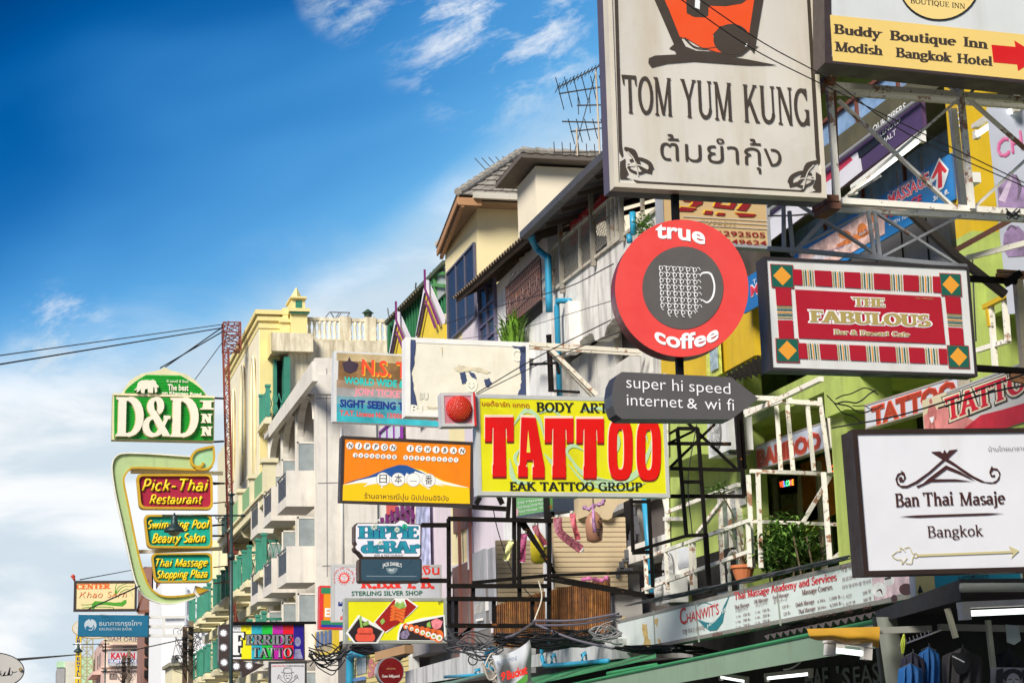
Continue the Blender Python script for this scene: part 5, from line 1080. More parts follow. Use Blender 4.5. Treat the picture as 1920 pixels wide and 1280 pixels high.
text(S, 'super hi', 1174, 727, 1280, 734, 22, WB, T_, 3, off=-.006, res=4); text(S, 'speed', 1292, 734, 1369, 739, 21, WB, T_, 3, off=-.006, res=4); text(S, 'internet', 1175, 760, 1280, 765, 22, WB, T_, 3, off=-.006, res=4); text(S, '&', 1288, 765, 1307, 767, 19, WB, T_, 3, res=4); text(S, 'wi fi', 1321, 767, 1376, 770, 22, WB, T_, 3, off=-.006, res=4)
# ---- 5 dessert cafe sign
S = signbox('light_box_sign', 'white light box with red panel, green corner diamonds and striped border', 'sign', [(1431, 481), (1813, 501), (1835, 707), (1444, 693)], 13.2, .15, M((.035, .028, .026), .45, var=.2, dirt=.1), M((.72, .72, .68), .4, var=.05, vs=2, dirt=.38, dcol=(.5, .46, .36)), fw=.022, proud=.01)
T_ = S.T; CRI = M((.42, .008, .02), .4, var=.06); DG = M((.012, .11, .07), .4, var=0); GO = M((.80, .34, .03), .4, var=0); KH = M((.42, .32, .10), .5, var=0)
face(S, 'red_panel', CRI, [[(1490, 543), (1763, 557), (1772, 645), (1497, 634)]], 1, T_)
def mapq(q, u, v): # bilinear
    a, b, c, d = [V(*x) for x in q]; return tuple((a*(1-u)+b*u)*(1-v)+(d*(1-u)+c*u)*v)
rows = [([(1486, 505), (1763, 519), (1764, 549), (1488, 534)], 0), ([(1495, 643), (1774, 654), (1776, 683), (1498, 672)], 0)]
for q, _ in rows:
    segs = [(0, .058), (.145, .26), (.345, .455), (.545, .655), (.745, .85), (.945, 1)]
    face(S, 'red_block', CRI, [[mapq(q, a, 0), mapq(q, b, 0), mapq(q, b, 1), mapq(q, a, 1)] for a, b in segs], 1, T_)
    gaps = [(.062, .141), (.264, .341), (.459, .541), (.659, .741), (.854, .941)]
    for i, m_ in enumerate((KH, DG, GO, DG, KH)):
        face(S, 'stripe', m_, [[mapq(q, a+(b-a)*(i+.15)/5, 0), mapq(q, a+(b-a)*(i+.6)/5, 0), mapq(q, a+(b-a)*(i+.6)/5, 1), mapq(q, a+(b-a)*(i+.15)/5, 1)] for a, b in gaps], 1, T_)
for q in ([(1453, 540), (1482, 541), (1488, 634), (1460, 634)], [(1771, 556), (1800, 558), (1807, 647), (1780, 646)]):
    face(S, 'red_block', CRI, [[mapq(q, 0, a), mapq(q, 1, a), mapq(q, 1, b), mapq(q, 0, b)] for a, b in ((0, .35), (.64, 1))], 1, T_)
    for i, m_ in enumerate((KH, DG, GO, DG, KH)):
        a = .37+.052*i; face(S, 'stripe', m_, [[mapq(q, 0, a), mapq(q, 1, a), mapq(q, 1, a+.022), mapq(q, 0, a+.022)]], 1, T_)
for q in ([(1443, 495), (1486, 497), (1488, 541), (1446, 539)], [(1760, 512), (1800, 514), (1803, 556), (1764, 555)], [(1453, 634), (1496, 635), (1499, 680), (1455, 679)], [(1774, 647), (1815, 648), (1818, 691), (1778, 690)]):
    face(S, 'corner_rim', CRI, [q], 2, T_); face(S, 'green_square', DG, [[mapq(q, *a) for a in ((.03, .03), (.97, .03), (.97, .97), (.03, .97))]], 3, T_); face(S, 'orange_diamond', GO, [[mapq(q, *a) for a in ((.5, .1), (.9, .5), (.5, .9), (.1, .5))]], 4, T_)
for (s_, x0, y0, x1, y1, h) in (('THE', 1599, 574, 1659, 576, 16), ('FABULOUS', 1519, 604, 1743, 613, 22), ('Bar & Dessert Cafe', 1563, 627, 1704, 632, 9)):
    k = dict(T=.26, t=.12, sw=.42, sh=.12) if h > 10 else dict(T=.22, t=.14, sw=.30, sh=.12)
    text(S, s_, x0, y0, x1, y1, h, WHP, T_, 3, 'serif', grow=.09, **k); text(S, s_, x0, y0, x1, y1, h, KH, T_, 6, 'serif', **k)
text(S, 'เดอะ แฟบบูลัส', 1716, 560, 1749, 562, 3, KH, T_, 3)
br = thing('sign_support', 'pair of dark pipes holding the dessert sign to the rusty steel bracket', 'bracket', PY(1870, 700, 14.5))
mb = MB(); mb.tube([PY(1808, 522, 14.5), PY(1905, 527, 14.5)], .032, 8); obj('pipe', mb, DKSTEEL, br); mb = MB(); mb.tube([PY(1830, 690, 14.5), PY(1925, 696, 14.5)], .032, 8); obj('pipe', mb, DKSTEEL, br)
RST = M((.35, .16, .07), .7, rust=.6); bars(br, [(1870, 508, 1925, 512), (1868, 516, 1925, 520)], 'Y', 14.45, .03, RST, 'plate'); bars(br, [(1908, 520, 1925, 720)], 'Y', 14.6, .07, M((.62, .52, .36), .6, rust=.3), 'post'); bars(br, [(1896, 710, 1925, 716), (1894, 703, 1925, 704)], 'Y', 14.5, .04, RST, 'plate'); bars(br, [(1886, 532, 1912, 512)], 'Y', 14.4, .06, DKSTEEL, 'clamp')
# ---- 6 massage sign bottom right
S = signbox('light_box_sign', 'white massage light box with brown roof emblem and gold arrow in thick dark frame', 'sign', [(1594, 806), (2010, 800), (2018, 1066), (1622, 1082)], 11.6, .20, M((.030, .017, .011), .5, var=.2, spec=.3), M((.70, .70, .71), .4, var=.05, vs=1.5, dirt=.35, dcol=(.5, .48, .42)), fw=.032, proud=.012)
T_ = S.T; DB = M((.05, .012, .008), .5, var=0)
face(S, 'emblem', DB, [[(1745, 847), (1762, 846), (1767, 850), (1770, 843), (1775, 850), (1779, 844), (1795, 842), (1776, 860), (1786, 866), (1800, 876), (1824, 892), (1846, 903), (1860, 904), (1868, 900), (1873, 891), (1870, 882), (1862, 880), (1857, 886), (1860, 891), (1865, 889), (1864, 894), (1857, 893), (1854, 885), (1857, 877), (1859, 873), (1861, 877), (1869, 878), (1875, 886), (1873, 898), (1866, 905), (1856, 906), (1838, 903), (1815, 892), (1790, 874), (1771, 863), (1745, 886), (1720, 905), (1700, 914), (1690, 914), (1681, 908), (1678, 898), (1682, 888), (1690, 885), (1688, 881), (1695, 886), (1698, 895), (1693, 903), (1686, 903), (1684, 896), (1689, 893), (1692, 897), (1689, 900), (1694, 899), (1694, 891), (1688, 888), (1682, 894), (1682, 903), (1688, 910), (1700, 910), (1716, 902), (1740, 885), (1767, 861)],
      [(1717, 911), (1730, 906), (1740, 897), (1773, 872), (1800, 884), (1828, 902), (1800, 889), (1774, 879), (1749, 898), (1790, 898), (1822, 902), (1780, 902), (1745, 903), (1720, 914)]], 1, T_)
text(S, 'Ban', 1678, 950, 1724, 948, 25, DB, T_, 1, 'serif', T=.17, t=.085, sw=.27, sh=.06); text(S, 'Thai', 1731, 948, 1788, 946, 25, DB, T_, 1, 'serif', T=.17, t=.085, sw=.27, sh=.06); text(S, 'Masaje', 1799, 947, 1884, 944, 24, DB, T_, 1, 'serif', T=.17, t=.085, sw=.27, sh=.06)
face(S, 'underline', DB, [[(1686, 968), (1720, 965.5), (1850, 961.5), (1880, 962), (1850, 965), (1720, 969.5)]], 1, T_)
text(S, 'Bangkok', 1738, 1007, 1843, 1004, 21, DB, T_, 1, 'serif', T=.12, t=.065, sw=.24, sh=.05)
GLD = M((.55, .48, .24), .5, var=0)
face(S, 'gold_arrow', GLD, [[(1718, 1039), (1896, 1032), (1890, 1023), (1910, 1032), (1895, 1046), (1899, 1036), (1718, 1043)]]+[stroke(q, 1.3, n=3) for q in ([(1671, 1041), (1680, 1034), (1688, 1032), (1686, 1026), (1694, 1030), (1696, 1034)], [(1671, 1041), (1680, 1048), (1690, 1049), (1690, 1057), (1697, 1049), (1700, 1045)], [(1695, 1027), (1704, 1025), (1709, 1035), (1713, 1039)], [(1697, 1055), (1708, 1056), (1710, 1047), (1713, 1042)], circ(1716, 1040.5, 4, 8)+[(1720, 1040.5)])], 1, T_)
text(S, 'บ้านไทยมาซาเจ้', 1853, 846, 1926, 844, 8, INK, T_, 1, off=-.01)
for k in range(8): pass
# ---- 7 big yellow tattoo sign
S = signbox('light_box_sign', 'big yellow tattoo light box with giant shiny red capitals', 'sign', [(892, 736), (1245, 750), (1259, 931), (896, 929)], 23.5, .2, M((.62, .62, .60), .4, .2, var=.05, dirt=.15), M((.78, .73, .008), .4, var=.06, dirt=.35, dcol=(.48, .42, .03)), fw=.052, proud=.005)
T_ = S.T; PG = M((.48, .68, .40), .45, var=0); RD = M((.74, .006, .004), .35, var=0); DRD = M((.22, .01, .012), .4, var=0); PNK = M((.90, .70, .55), .4, var=0)
r = random.Random(5)
sw_ = [([(960, 800), (985, 770), (1010, 785), (1020, 820)], 9), ([(955, 860), (965, 900), (1000, 905)], 10), ([(1020, 850), (1040, 870), (1060, 860)], 8), ([(1065, 850), (1090, 885), (1140, 905), (1190, 890), (1215, 850), (1222, 820)], 14), ([(1065, 870), (1100, 905), (1160, 918), (1210, 905)], 6), ([(1170, 760), (1200, 790), (1215, 830)], 8), ([(1010, 775), (1035, 768), (1060, 790)], 6), ([(1090, 770), (1120, 765), (1150, 775)], 7), ([(1095, 845), (1075, 835), (1062, 845), (1070, 865)], 8), ([(1150, 800), (1160, 830), (1150, 860)], 7), ([(975, 840), (965, 860), (980, 885)], 7), ([(1085, 920), (1110, 900), (1150, 902)], 5)]
face(S, 'green_scrolls', PG, [stroke(p, [1, w_, w_*.8, 1]) for p, w_ in sw_], 1, T_)
text(S, 'BODY', 1005, 772, 1075, 773, 18, BLKP, T_, 3, 'serif', T=.19, t=.10, sw=.30, sh=.09); text(S, 'ART', 1088, 773, 1140, 774, 18, BLKP, T_, 3, 'serif', T=.19, t=.10, sw=.30, sh=.09)
text(S, 'บอดี้อาร์ท แทททู', 903, 760, 992, 764, 8, M((.5, .12, .01), .5, var=0), T_, 3, off=.01)
text(S, 'EAK TATTOO GROUP', 955, 919, 1204, 920, 16, BLKP, T_, 4, 'serif', T=.19, t=.11, sw=.30, sh=.10)
# fat slab capitals as outlines
def slabT(x0, x1, t, b, l):
    c = (x0+x1)/2; w2 = (x1-x0)*.21; e = (x1-x0)*.235; hz = 22; return [(x0, t), (x1, t), (x1, l), (x1-e, l), (x1-e-1, t+hz), (x1-e-4, t+hz-3), (c+w2, t+hz), (c+w2+1, b-24), (c+w2+1.5, b-20), (c+w2+1.5, b), (c-w2-1.5, b), (c-w2-1.5, b-20), (c-w2, b-24), (c-w2, t+hz), (x0+e+4, t+hz-3), (x0+e+1, t+hz), (x0+e, l), (x0, l)]
lets = [('T', slabT(909, 963, 782, 893, 827)), ('A', None), ('T', slabT(1021, 1075, 784, 895, 829)), ('T', slabT(1080, 1132, 785, 896, 830))]
Aout = [(977, 782), (1004, 783), (1016, 850), (1021, 876), (1021, 895), (998, 895), (998, 876), (1001, 874), (999, 862), (988, 862), (986, 874), (989, 876), (989, 893), (971, 893), (971, 875), (974, 870)]
lets[1] = ('A', [q for q in Aout])
def oring(cx, cy, rx, ry, ix, iy, seg=28):
    def se(rx, ry, t): c, s_ = math.cos(t), math.sin(t); return (cx+rx*abs(c)**.62*(1 if c > 0 else -1), cy+ry*abs(s_)**.62*(1 if s_ > 0 else -1))
    tt = [2*math.pi*i/seg for i in range(seg)]+[2*math.pi*.99999]; return [[se(rx, ry, t) for t in tt]+[se(ix, iy, t) for t in tt[::-1]]]
def sh_(p, dx, dy): return [(x+dx, y+dy) for x, y in p]
for nm, p in lets:
    if nm == 'A': hole = [(985, 845), (989, 806), (992, 845)]
    for (dx, dy, m_, ly) in ((0, 3.5, DRD, 2), (-1.2, -4.5, PNK, 3), (0, 0, RD, 4)): face(S, 'letter' if m_ is RD else 'letter_edge', m_, [sh_(p, dx, dy)], ly, T_)
    if nm == 'A': face(S, 'letter_counter', M((.80, .78, .10), .4, var=0), [[(987, 848), (990, 806), (994, 848)]], 5, T_)
for cx, cy in ((1163, 842), (1216, 843)):
    for (dx, dy, m_, ly) in ((0, 3, DRD, 2), (-1.6, -2, PNK, 3), (0, 0, RD, 4)): face(S, 'letter' if m_ is RD else 'letter_edge', m_, [sh_(q, dx, dy) for q in oring(cx, cy, 23, 57, 6.5, 38)], ly, T_, th=.0015)
# ---- 8 red lamp box
S = signbox('lamp_box', 'small square box with round red lens beside the yellow tattoo sign', 'sign', [(826, 737), (889, 735), (891, 798), (829, 800)], 23.4, .22, M((.60, .58, .57), .45, dirt=.3), M((.62, .22, .26), .5, var=.2, dirt=.2), fw=.04)
T_ = S.T; c = S.P(860, 766.5); R_ = 23*S.mm; mb = MB(); mb.lathe(V(0, 0, 0), [(R_*1.05, 0), (R_*1.05, .03), (R_, .03), (R_*.85, .06), (R_*.5, .08), (0.01, .09)], 26, 1); mb.v = [tuple(c+V(v[0], -v[1], v[2])) for v in mb.v]; obj('lens', mb, M((.55, .01, .008), .2, var=.1, bump=.6, bs=90), T_, True)
mb = MB()
for i in range(-6, 7):
    for j in range(-6, 7):
        x, z = (i+(j % 2)*.5)*R_/6.5, j*R_/6.5
        if x*x+z*z < (R_*.9)**2: q = c+V(x, -.03-.055*math.sqrt(max(0, 1-(x*x+z*z)/(R_*R_))), z); mb.lathe(q, [(R_*.045, -.006), (R_*.03, .006)], 5, 1)
obj('lens_bumps', mb, M((.75, .12, .03), .2, var=0), T_, kind='stuff')
mb = MB(); S.rect(mb, S.W/2-.015, -S.H/2, S.W/2+.01, S.H/2, .02, .1); obj('red_edge', mb, M((.6, .02, .02), .4), T_)
# ---- 9 travel agent sign
S = signbox('light_box_sign', 'sunset coloured travel and sightseeing light box behind the faded blank sign', 'sign', [(625, 656), (829, 670), (829, 799), (625, 790)], 40.0, .25, M((.68, .68, .66), .4, dirt=.2), M((.30, .16, .06), .4, var=.6, vs=2.5), fw=.10)
T_ = S.T
for y0, y1, c_ in ((661, 676, (.55, .42, .22)), (712, 726, (.38, .26, .17)), (726, 742, (.36, .35, .34)), (742, 756, (.16, .34, .38)), (756, 772, (.06, .34, .42)), (772, 790, (.04, .42, .48))): face(S, 'sky_band', M(c_, .4, var=.35, vs=2.5), [[(631, y0 if y0 > 665 else y0), (823, y0+10), (823, y1+9.5), (631, y1)]], 1, T_)
face(S, 'silhouette', M((.05, .03, .05), .5), [[(642, 680), (652, 676), (655, 668), (658, 676), (672, 682), (668, 695), (656, 700), (645, 695)]], 2, T_)
RDO = M((.85, .08, .03), .4, var=0); OY = M((.9, .45, .03), .4, var=0); CY = M((.02, .55, .48), .4, var=0); PKK = M((.80, .28, .33), .4, var=0); NV = M((.01, .03, .22), .4, var=0)
text(S, 'N.S. TRAVEL', 679.5, 703, 860, 717, 27, OY, T_, 2, off=.035); text(S, 'N.S. TRAVEL', 678, 701, 858, 715, 27, RDO, T_, 4, off=.025)
text(S, 'WORLD WIDE & DOM', 645, 719, 796, 729, 12, CY, T_, 3, off=.045); text(S, 'JOIN TICKETS', 664, 739, 767, 746, 12, PKK, T_, 3, off=.04); text(S, 'SIGHT SEEING TOURS', 637, 762, 800, 771, 13, NV, T_, 3, off=.05); text(S, 'T.A.T. License No. 13/00616   WWW.NS', 637, 778, 824, 789, 9, M((.8, .06, .04), .4, var=0), T_, 3, off=.03)
# ---- 10 faded blank sign
S = signbox('light_box_sign', 'blank faded cream sign with peeling navy edges and a small smiley', 'sign', [(758, 632), (992, 642), (993, 788), (762, 779)], 30.0, .3, M((.86, .84, .80), .45, dirt=.12), M((.84, .79, .66), .55, var=.10, vs=2.5, dirt=.4, dcol=(.62, .50, .30)), fw=.085)
T_ = S.T; PEEL = M((.76, .67, .48), .6, var=.3, vs=6)
face(S, 'rust_stain', PEEL, [rag([(850, 690), (862, 684), (880, 688), (900, 690), (920, 697), (912, 701), (885, 694), (862, 699)], 1.4), rag([(800, 761), (860, 765), (858, 768), (802, 765)], 1), rag([(826, 652), (830, 652), (829, 668)], .8)], 1, T_); NVY = M((.055, .075, .17), .5, var=.2, dirt=.2)
face(S, 'peeling_paint', NVY, [rag([(769, 637), (779, 638), (777, 680), (772, 700), (776, 730), (783, 760), (770, 774)], 1.1), rag([(976, 649), (985, 650), (986, 768), (973, 768), (970, 745), (978, 715), (974, 690)], 1.1), rag([(862, 700), (872, 696), (876, 716), (866, 722)], 1.3), rag([(878, 696), (890, 700), (894, 712), (884, 706)], 1), rag([(908, 712), (916, 709), (923, 718), (915, 727), (909, 722)], 1), rag([(960, 649), (985, 649), (984, 662), (974, 658)], 1)], 1, T_)
face(S, 'smiley_face', M((.88, .84, .70), .5), [circ(884, 722, 11, 24, 13)], 2, T_)
face(S, 'smiley_mark', M((.2, .18, .2), .5, var=0), [circ(880, 719, 1, 8), circ(888, 719, 1, 8), stroke([(878, 723), (884, 729), (890, 723)], 1)], 4, T_)
text(S, 'G', 960, 676, 975, 677, 22, M((.88, .84, .72), .5, var=.05), T_, 2, off=.03); text(S, 'BU', 786, 748, 803, 749, 12, M((.70, .66, .56), .5), T_, 1, off=.03); text(S, 'RI', 770, 772, 792, 773, 13, M((.88, .84, .72), .5, var=.05), T_, 3, off=.03)
pp = thing('sign_support', 'rusty white square pipe holding the faded sign to the grey house', 'bracket', PY(1100, 660, 30))
RWH = M((.80, .74, .62), .55, rust=.55); bars(pp, [(992, 645, 1202, 659), (1030, 653, 1118, 740)], 'Y', 30.1, .07, RWH, 'arm'); bars(pp, [(992, 651, 1202, 664), (1024, 650, 1110, 741)], 'Y', 30.4, .06, RWH, 'arm')
# ---- 11 japanese restaurant
S = signbox('light_box_sign', 'orange and yellow Japanese restaurant light box with blue snowy mountain', 'sign', [(641, 815), (888, 830), (886, 948), (637, 941)], 33.0, .28, M((.045, .03, .025), .45, var=.2), M((.86, .23, .004), .4, var=.06, dirt=.3, dcol=(.5, .13, .01)), fw=.055)
T_ = S.T; YLW = M((.88, .56, .004), .4, var=0); MB_ = M((.015, .085, .30), .4, var=0)
face(S, 'yellow_ground', YLW, [[(643, 908), (700, 893), (745, 878), (760, 875), (790, 880), (830, 900), (880, 915), (881, 944), (642, 938)]], 1, T_)
face(S, 'snow', WHP, [[(643, 909), (700, 891), (740, 878), (760, 880), (790, 882), (830, 902), (880, 914), (850, 911), (820, 906), (834, 912), (812, 907), (806, 905), (800, 905), (806, 918), (785, 905), (720, 905), (716, 916), (712, 905), (690, 909), (681, 913), (690, 905), (675, 905)]], 2, T_)
face(S, 'mountain', MB_, [[(643, 906), (690, 893), (725, 878), (748, 871), (762, 872), (785, 882), (800, 889), (790, 887), (778, 883), (772, 892), (762, 886), (757, 896), (745, 886), (735, 895), (722, 886), (705, 893)]], 3, T_)
for i, ch in enumerate('NIPPON ICHIBAN'):
    x = 656+i*(866-656)/13; y = 835+i*10/13
    if ch == ' ': continue
    face(S, 'letter_disc', WHP, [circ(x, y, 6.8, 18)], 2, T_); chr_(S, ch, x, y+3.8, 7.8, BLKP, T_, 4, off=.02, shear=.15)
for i, ch in enumerate('JAPANESE RESTAURANT'):
    x = 666+i*(855-666)/18; y = 853+i*9/18
    if ch == ' ': continue
    face(S, 'letter_disc', WHP, [circ(x, y, 4.6, 14)], 2, T_); chr_(S, ch, x, y+2.4, 4.8, BLKP, T_, 4)
for i, ch in enumerate('日本一番'):
    x, y = 718+i*28.5, 898+i*.7; face(S, 'letter_disc', M((.35, .33, .33), .4, var=0), [circ(x, y, 13, 26)], 4, T_); face(S, 'letter_disc', WHP, [circ(x, y, 12.2, 26)], 5, T_); text(S, ch, x-7, y+6, x+7, y+6.3, 13 if ch != '一' else 7, BLKP, T_, 6)
text(S, 'ร้านอาหารญี่ปุ่น นิปปอนอิจิบัง', 683, 934, 841, 939, 9, INK, T_, 3, off=.004)
# ---- 12 hippie bar sign + bourbon panel
S = Plane([(666, 980), (790, 982), (790, 1044), (668, 1044)], 30.5, 'Y')
T_ = thing('bar_sign', 'white cut out bar sign with daisies and teal fat psychedelic lettering', 'sign', S.P(730, 1044)); S.T = T_
po = [(669, 980), (742, 980), (747, 977), (751, 973.5), (757, 974), (762, 977), (766, 981), (788, 982), (790.5, 985), (790, 1042), (787, 1045), (680, 1045), (676, 1040), (673, 1036), (666, 1031), (664, 1026), (668, 1021), (665, 1015), (665, 985)]
cutsign(S, T_, po, .28, M((.045, .025, .015), .4), M((.10, .05, .03), .5)); cxp = np.mean(po, 0); inn = [tuple(cxp+(V(*q)-cxp)*V(.965, .945)) for q in po]
face(S, 'panel', M((.82, .80, .86), .4, var=.02), [inn], 1, T_)
TEAL = M((.02, .27, .36), .4, var=.5, vs=4); 
text(S, 'HiPPiE', 673, 1009, 786, 1009.5, 23, NV, T_, 2, 'serif', T=.28, t=.10, sw=.44, sh=.12, grow=.03); text(S, 'HiPPiE', 673, 1009, 786, 1009.5, 23, TEAL, T_, 5, 'serif', T=.28, t=.10, sw=.44, sh=.12)
text(S, 'deBAr', 679, 1036, 785, 1036.5, 22, NV, T_, 2, 'serif', T=.28, t=.10, sw=.44, sh=.12, grow=.03); text(S, 'deBAr', 679, 1036, 785, 1036.5, 22, TEAL, T_, 5, 'serif', T=.28, t=.10, sw=.44, sh=.12)
text(S, 'BAR & RESTAURANT', 702, 1042.5, 757, 1042.8, 4, INK, T_, 2, off=.01)
for (x, y, r_) in ((701, 987, 6.5), (744, 992.5, 5), (712, 1016.5, 5.2)):
    for k in range(10): a = k*.628; face(S, 'petal', M((.86, .86, .72), .4, var=0), [stroke([(x+1.5*math.cos(a), y+1.5*math.sin(a)), (x+r_*math.cos(a), y+r_*math.sin(a))], [1, 2.4, 1.5], smooth=False)], 9, T_)
    face(S, 'flower_centre', M((.05, .2, .15), .4, var=0), [circ(x, y, r_*.3, 10)], 11, T_)
face(S, 'peace_badge', M((.03, .45, .28), .4, var=0), [circ(758.5, 987, 5.3, 20)], 9, T_)
face(S, 'peace_mark', M((.01, .12, .08), .4, var=0), [stroke([(758.5, 982), (758.5, 992)], 1, smooth=False), stroke([(758.5, 987), (755, 991)], 1, smooth=False), stroke([(758.5, 987), (762, 991)], 1, smooth=False)], 11, T_)
S = Plane([(675, 1046), (790, 1046), (790, 1089), (675, 1089)], 30.5, 'Y')
T_ = thing('bar_sign', 'dark slate blue whiskey panel hanging under the white cut out bar sign', 'sign', S.P(730, 1089)); S.T = T_
def rrect(x0, y0, x1, y1, r): return [(x1-r+r*math.cos(t), y1-r+r*math.sin(t)) for t in np.linspace(0, 1.57, 4)]+[(x0+r-r*math.sin(t), y1-r+r*math.cos(t)) for t in np.linspace(0, 1.57, 4)]+[(x0+r-r*math.cos(t), y0+r-r*math.sin(t)) for t in np.linspace(0, 1.57, 4)]+[(x1-r+r*math.sin(t), y0+r-r*math.cos(t)) for t in np.linspace(0, 1.57, 4)]
cutsign(S, T_, rrect(673, 1045.5, 791, 1091, 5), .28, M((.04, .025, .02), .4), M((.10, .05, .03), .5)); face(S, 'panel', M((.035, .075, .11), .35, var=.05), [rrect(677, 1048, 788.5, 1088, 3)], 1, T_)
text(S, 'JACK DANIEL’S', 717, 1063, 753, 1063, 6.5, WHP, T_, 2, bend=.5, off=.02); face(S, 'oval_badge', M((.18, .25, .28), .4, var=0), [circ(734.5, 1064, 11, 20, 11, 0, 180)], 2, T_); text(S, 'No7', 729, 1070, 739, 1070, 4, WHP, T_, 4, off=.02); face(S, 'line', M((.35, .42, .48), .4, var=0), [[(687, 1079), (781, 1079.6), (781, 1080.4), (687, 1079.8)]], 2, T_)
# ---- 13 silver shop
S = signbox('light_box_sign', 'pale grey silver shop sign with red sun face', 'sign', [(623, 1058), (828, 1057), (829, 1166), (621, 1165)], 44.0, .2, M((.5, .5, .48), .4, dirt=.2), M((.55, .56, .58), .4, var=.03), fw=.06)
T_ = S.T; RS = M((.80, .035, .02), .4, var=0)
face(S, 'sun_rays', RS, [[(645+6.5*math.cos(a-.2), 1083+6.5*math.sin(a-.2)), (645+14*math.cos(a), 1083+14*math.sin(a)), (645+6.5*math.cos(a+.2), 1083+6.5*math.sin(a+.2))] for a in np.linspace(0, 6.28, 17)[:-1]], 1, T_)
face(S, 'sun_ring', RS, [circ(645, 1083, 9, 20)], 2, T_); face(S, 'sun_face', M((.60, .58, .58), .4, var=0), [circ(645, 1083, 7, 20)], 3, T_)
face(S, 'sun_features', RS, [stroke([(641, 1080), (644, 1080)], 1, smooth=False), stroke([(647, 1080), (650, 1080)], 1, smooth=False), stroke([(645.5, 1081), (645, 1085)], .8, smooth=False), stroke([(642, 1087), (645, 1088.5), (648, 1087)], .8)], 5, T_)
for i, ch in enumerate('K.B.STERLING SILVER SHOP'):
    a = math.pi*(.86+i*1.30/23); x, y = 645+18.5*math.cos(a), 1083+18.5*math.sin(a)
    if ch != ' ': chr_(S, ch, x, y+1.6, 3.4, RS, T_, 2)
text(S, 'ร้านเครื่องเงิน', 666, 1076, 824, 1076, 15, RS, T_, 2, off=.02); text(S, 'K.B.& I. B.', 677, 1102, 814, 1102, 20, RS, T_, 2, 'serif', T=.24, t=.10, sw=.40, sh=.10)
text(S, 'STERLING SILVER SHOP', 659, 1116, 792, 1115, 8, M((.01, .12, .06), .4, var=0), T_, 2, off=.02); text(S, 'ผลิต', 634, 1135, 660, 1135, 9, NV, T_, 2, off=.02); text(S, 'ขาย', 641, 1146, 660, 1146, 7, NV, T_, 2, off=.02); text(S, 'ส่ง', 637, 1161, 660, 1161, 8, RS, T_, 2, off=.02)
# ---- 14 narrow convenience sign
S = signbox('light_box_sign', 'narrow sign striped green, orange, green and blue in a red case', 'sign', [(600, 1097), (656, 1098), (656, 1180), (598, 1178)], 48.0, .35, M((.65, .03, .03), .4), M((.86, .28, .01), .4, var=.02), fw=.10)
T_ = S.T; CG = M((.02, .22, .10), .4, var=0)
face(S, 'stripe', CG, [[(602, 1101), (653, 1102), (653, 1112), (602, 1112)]], 1, T_); face(S, 'stripe', CG, [[(602, 1162), (653, 1163), (653, 1172), (602, 1171)]], 1, T_); face(S, 'stripe', M((.02, .04, .30), .4, var=0), [[(602, 1170), (653, 1171.5), (653, 1176), (602, 1175)]], 2, T_); text(S, 'ELEVEN', 609, 1155, 670, 1156, 15, WHP, T_, 3, off=.04)
S = signbox('light_box_sign', 'small blue and yellow striped sign below the narrow striped one', 'sign', [(591, 1183), (623, 1178), (626, 1222), (590, 1233)], 10.0-.4, .2, M((.7, .5, .03), .5), M((.45, .36, .2), .5, var=.4), ax='X', fw=.1)
for k in range(4): face(S, 'stripe', M((.08, .14, .33), .5, var=.4), [[(594+k*7.5, 1184-k), (599+k*7.5, 1183-k), (599+k*7.5, 1212-k*2), (594+k*7.5, 1214-k*2)]], 1, S.T)
# ---- 15 sushi
S = signbox('light_box_sign', 'lemon yellow sushi light box showing three dishes of salmon and rolls', 'sign', [(647, 1121), (837, 1120), (838, 1205), (646, 1206)], 29.0, .22, M((.45, .46, .38), .35, .4, var=.2), M((.80, .75, .006), .4, var=.05, dirt=.3, dcol=(.5, .45, .02)), fw=.05)
T_ = S.T; PLT = M((.03, .02, .018), .3, var=.1); SAL = M((.85, .16, .03), .35, var=.35, vs=12); SALR = M((.80, .10, .055), .35, var=.2, vs=8)
face(S, 'halo', WHP, [[(672, 1152), (692, 1162), (721, 1183), (708, 1205), (664, 1205), (648, 1186)], [(724, 1186), (700, 1167), (740, 1121), (764, 1121), (784, 1136), (770, 1150)], [(751, 1170), (790, 1158), (833, 1152), (837, 1201), (744, 1200), (746, 1185)]], 1, T_)
face(S, 'plate', PLT, [[(672, 1158), (718, 1182), (706, 1203), (666, 1203), (652, 1184)], [(755, 1172), (831, 1155), (833, 1200), (748, 1199), (749, 1185)]], 2, T_); face(S, 'plate_edge', M((.5, .46, .42), .4), [stroke([(653, 1184), (672, 1159), (717, 1182), (705, 1203)], 1.5, smooth=False)], 3, T_)
face(S, 'red_plate', M((.35, .015, .01), .3, var=.1), [[(722, 1184), (703, 1166), (738, 1124), (762, 1123), (781, 1137), (766, 1152), (745, 1170)]], 2, T_)
face(S, 'salmon_slab', SALR, [rrect(670, 1176, 699, 1189, 5), rrect(666, 1186, 703, 1202, 7)], 4, T_)
face(S, 'salmon_slice', SAL, [stroke([(731+i*.5, 1162-i*6), (744, 1158-i*6), (756+i, 1164-i*6)], [4, 8, 7]) for i in range(5)], 5, T_); face(S, 'rice', M((.80, .80, .72), .5, var=.3, vs=20), [[(738, 1140), (742, 1122), (758, 1122), (762, 1135), (756, 1143)]], 4, T_)
face(S, 'leek', M((.30, .5, .1), .4, var=.4, vs=12), [[(738, 1135), (744, 1127), (750, 1131), (756, 1126), (761, 1138), (750, 1141)], [(673, 1157), (677, 1153), (680, 1176), (676, 1176)], [(680, 1168), (690, 1162), (692, 1170), (682, 1173)], [(712, 1164), (718, 1158), (722, 1164), (716, 1171)], [(800, 1168), (806, 1164), (808, 1176), (800, 1174)]], 6, T_)
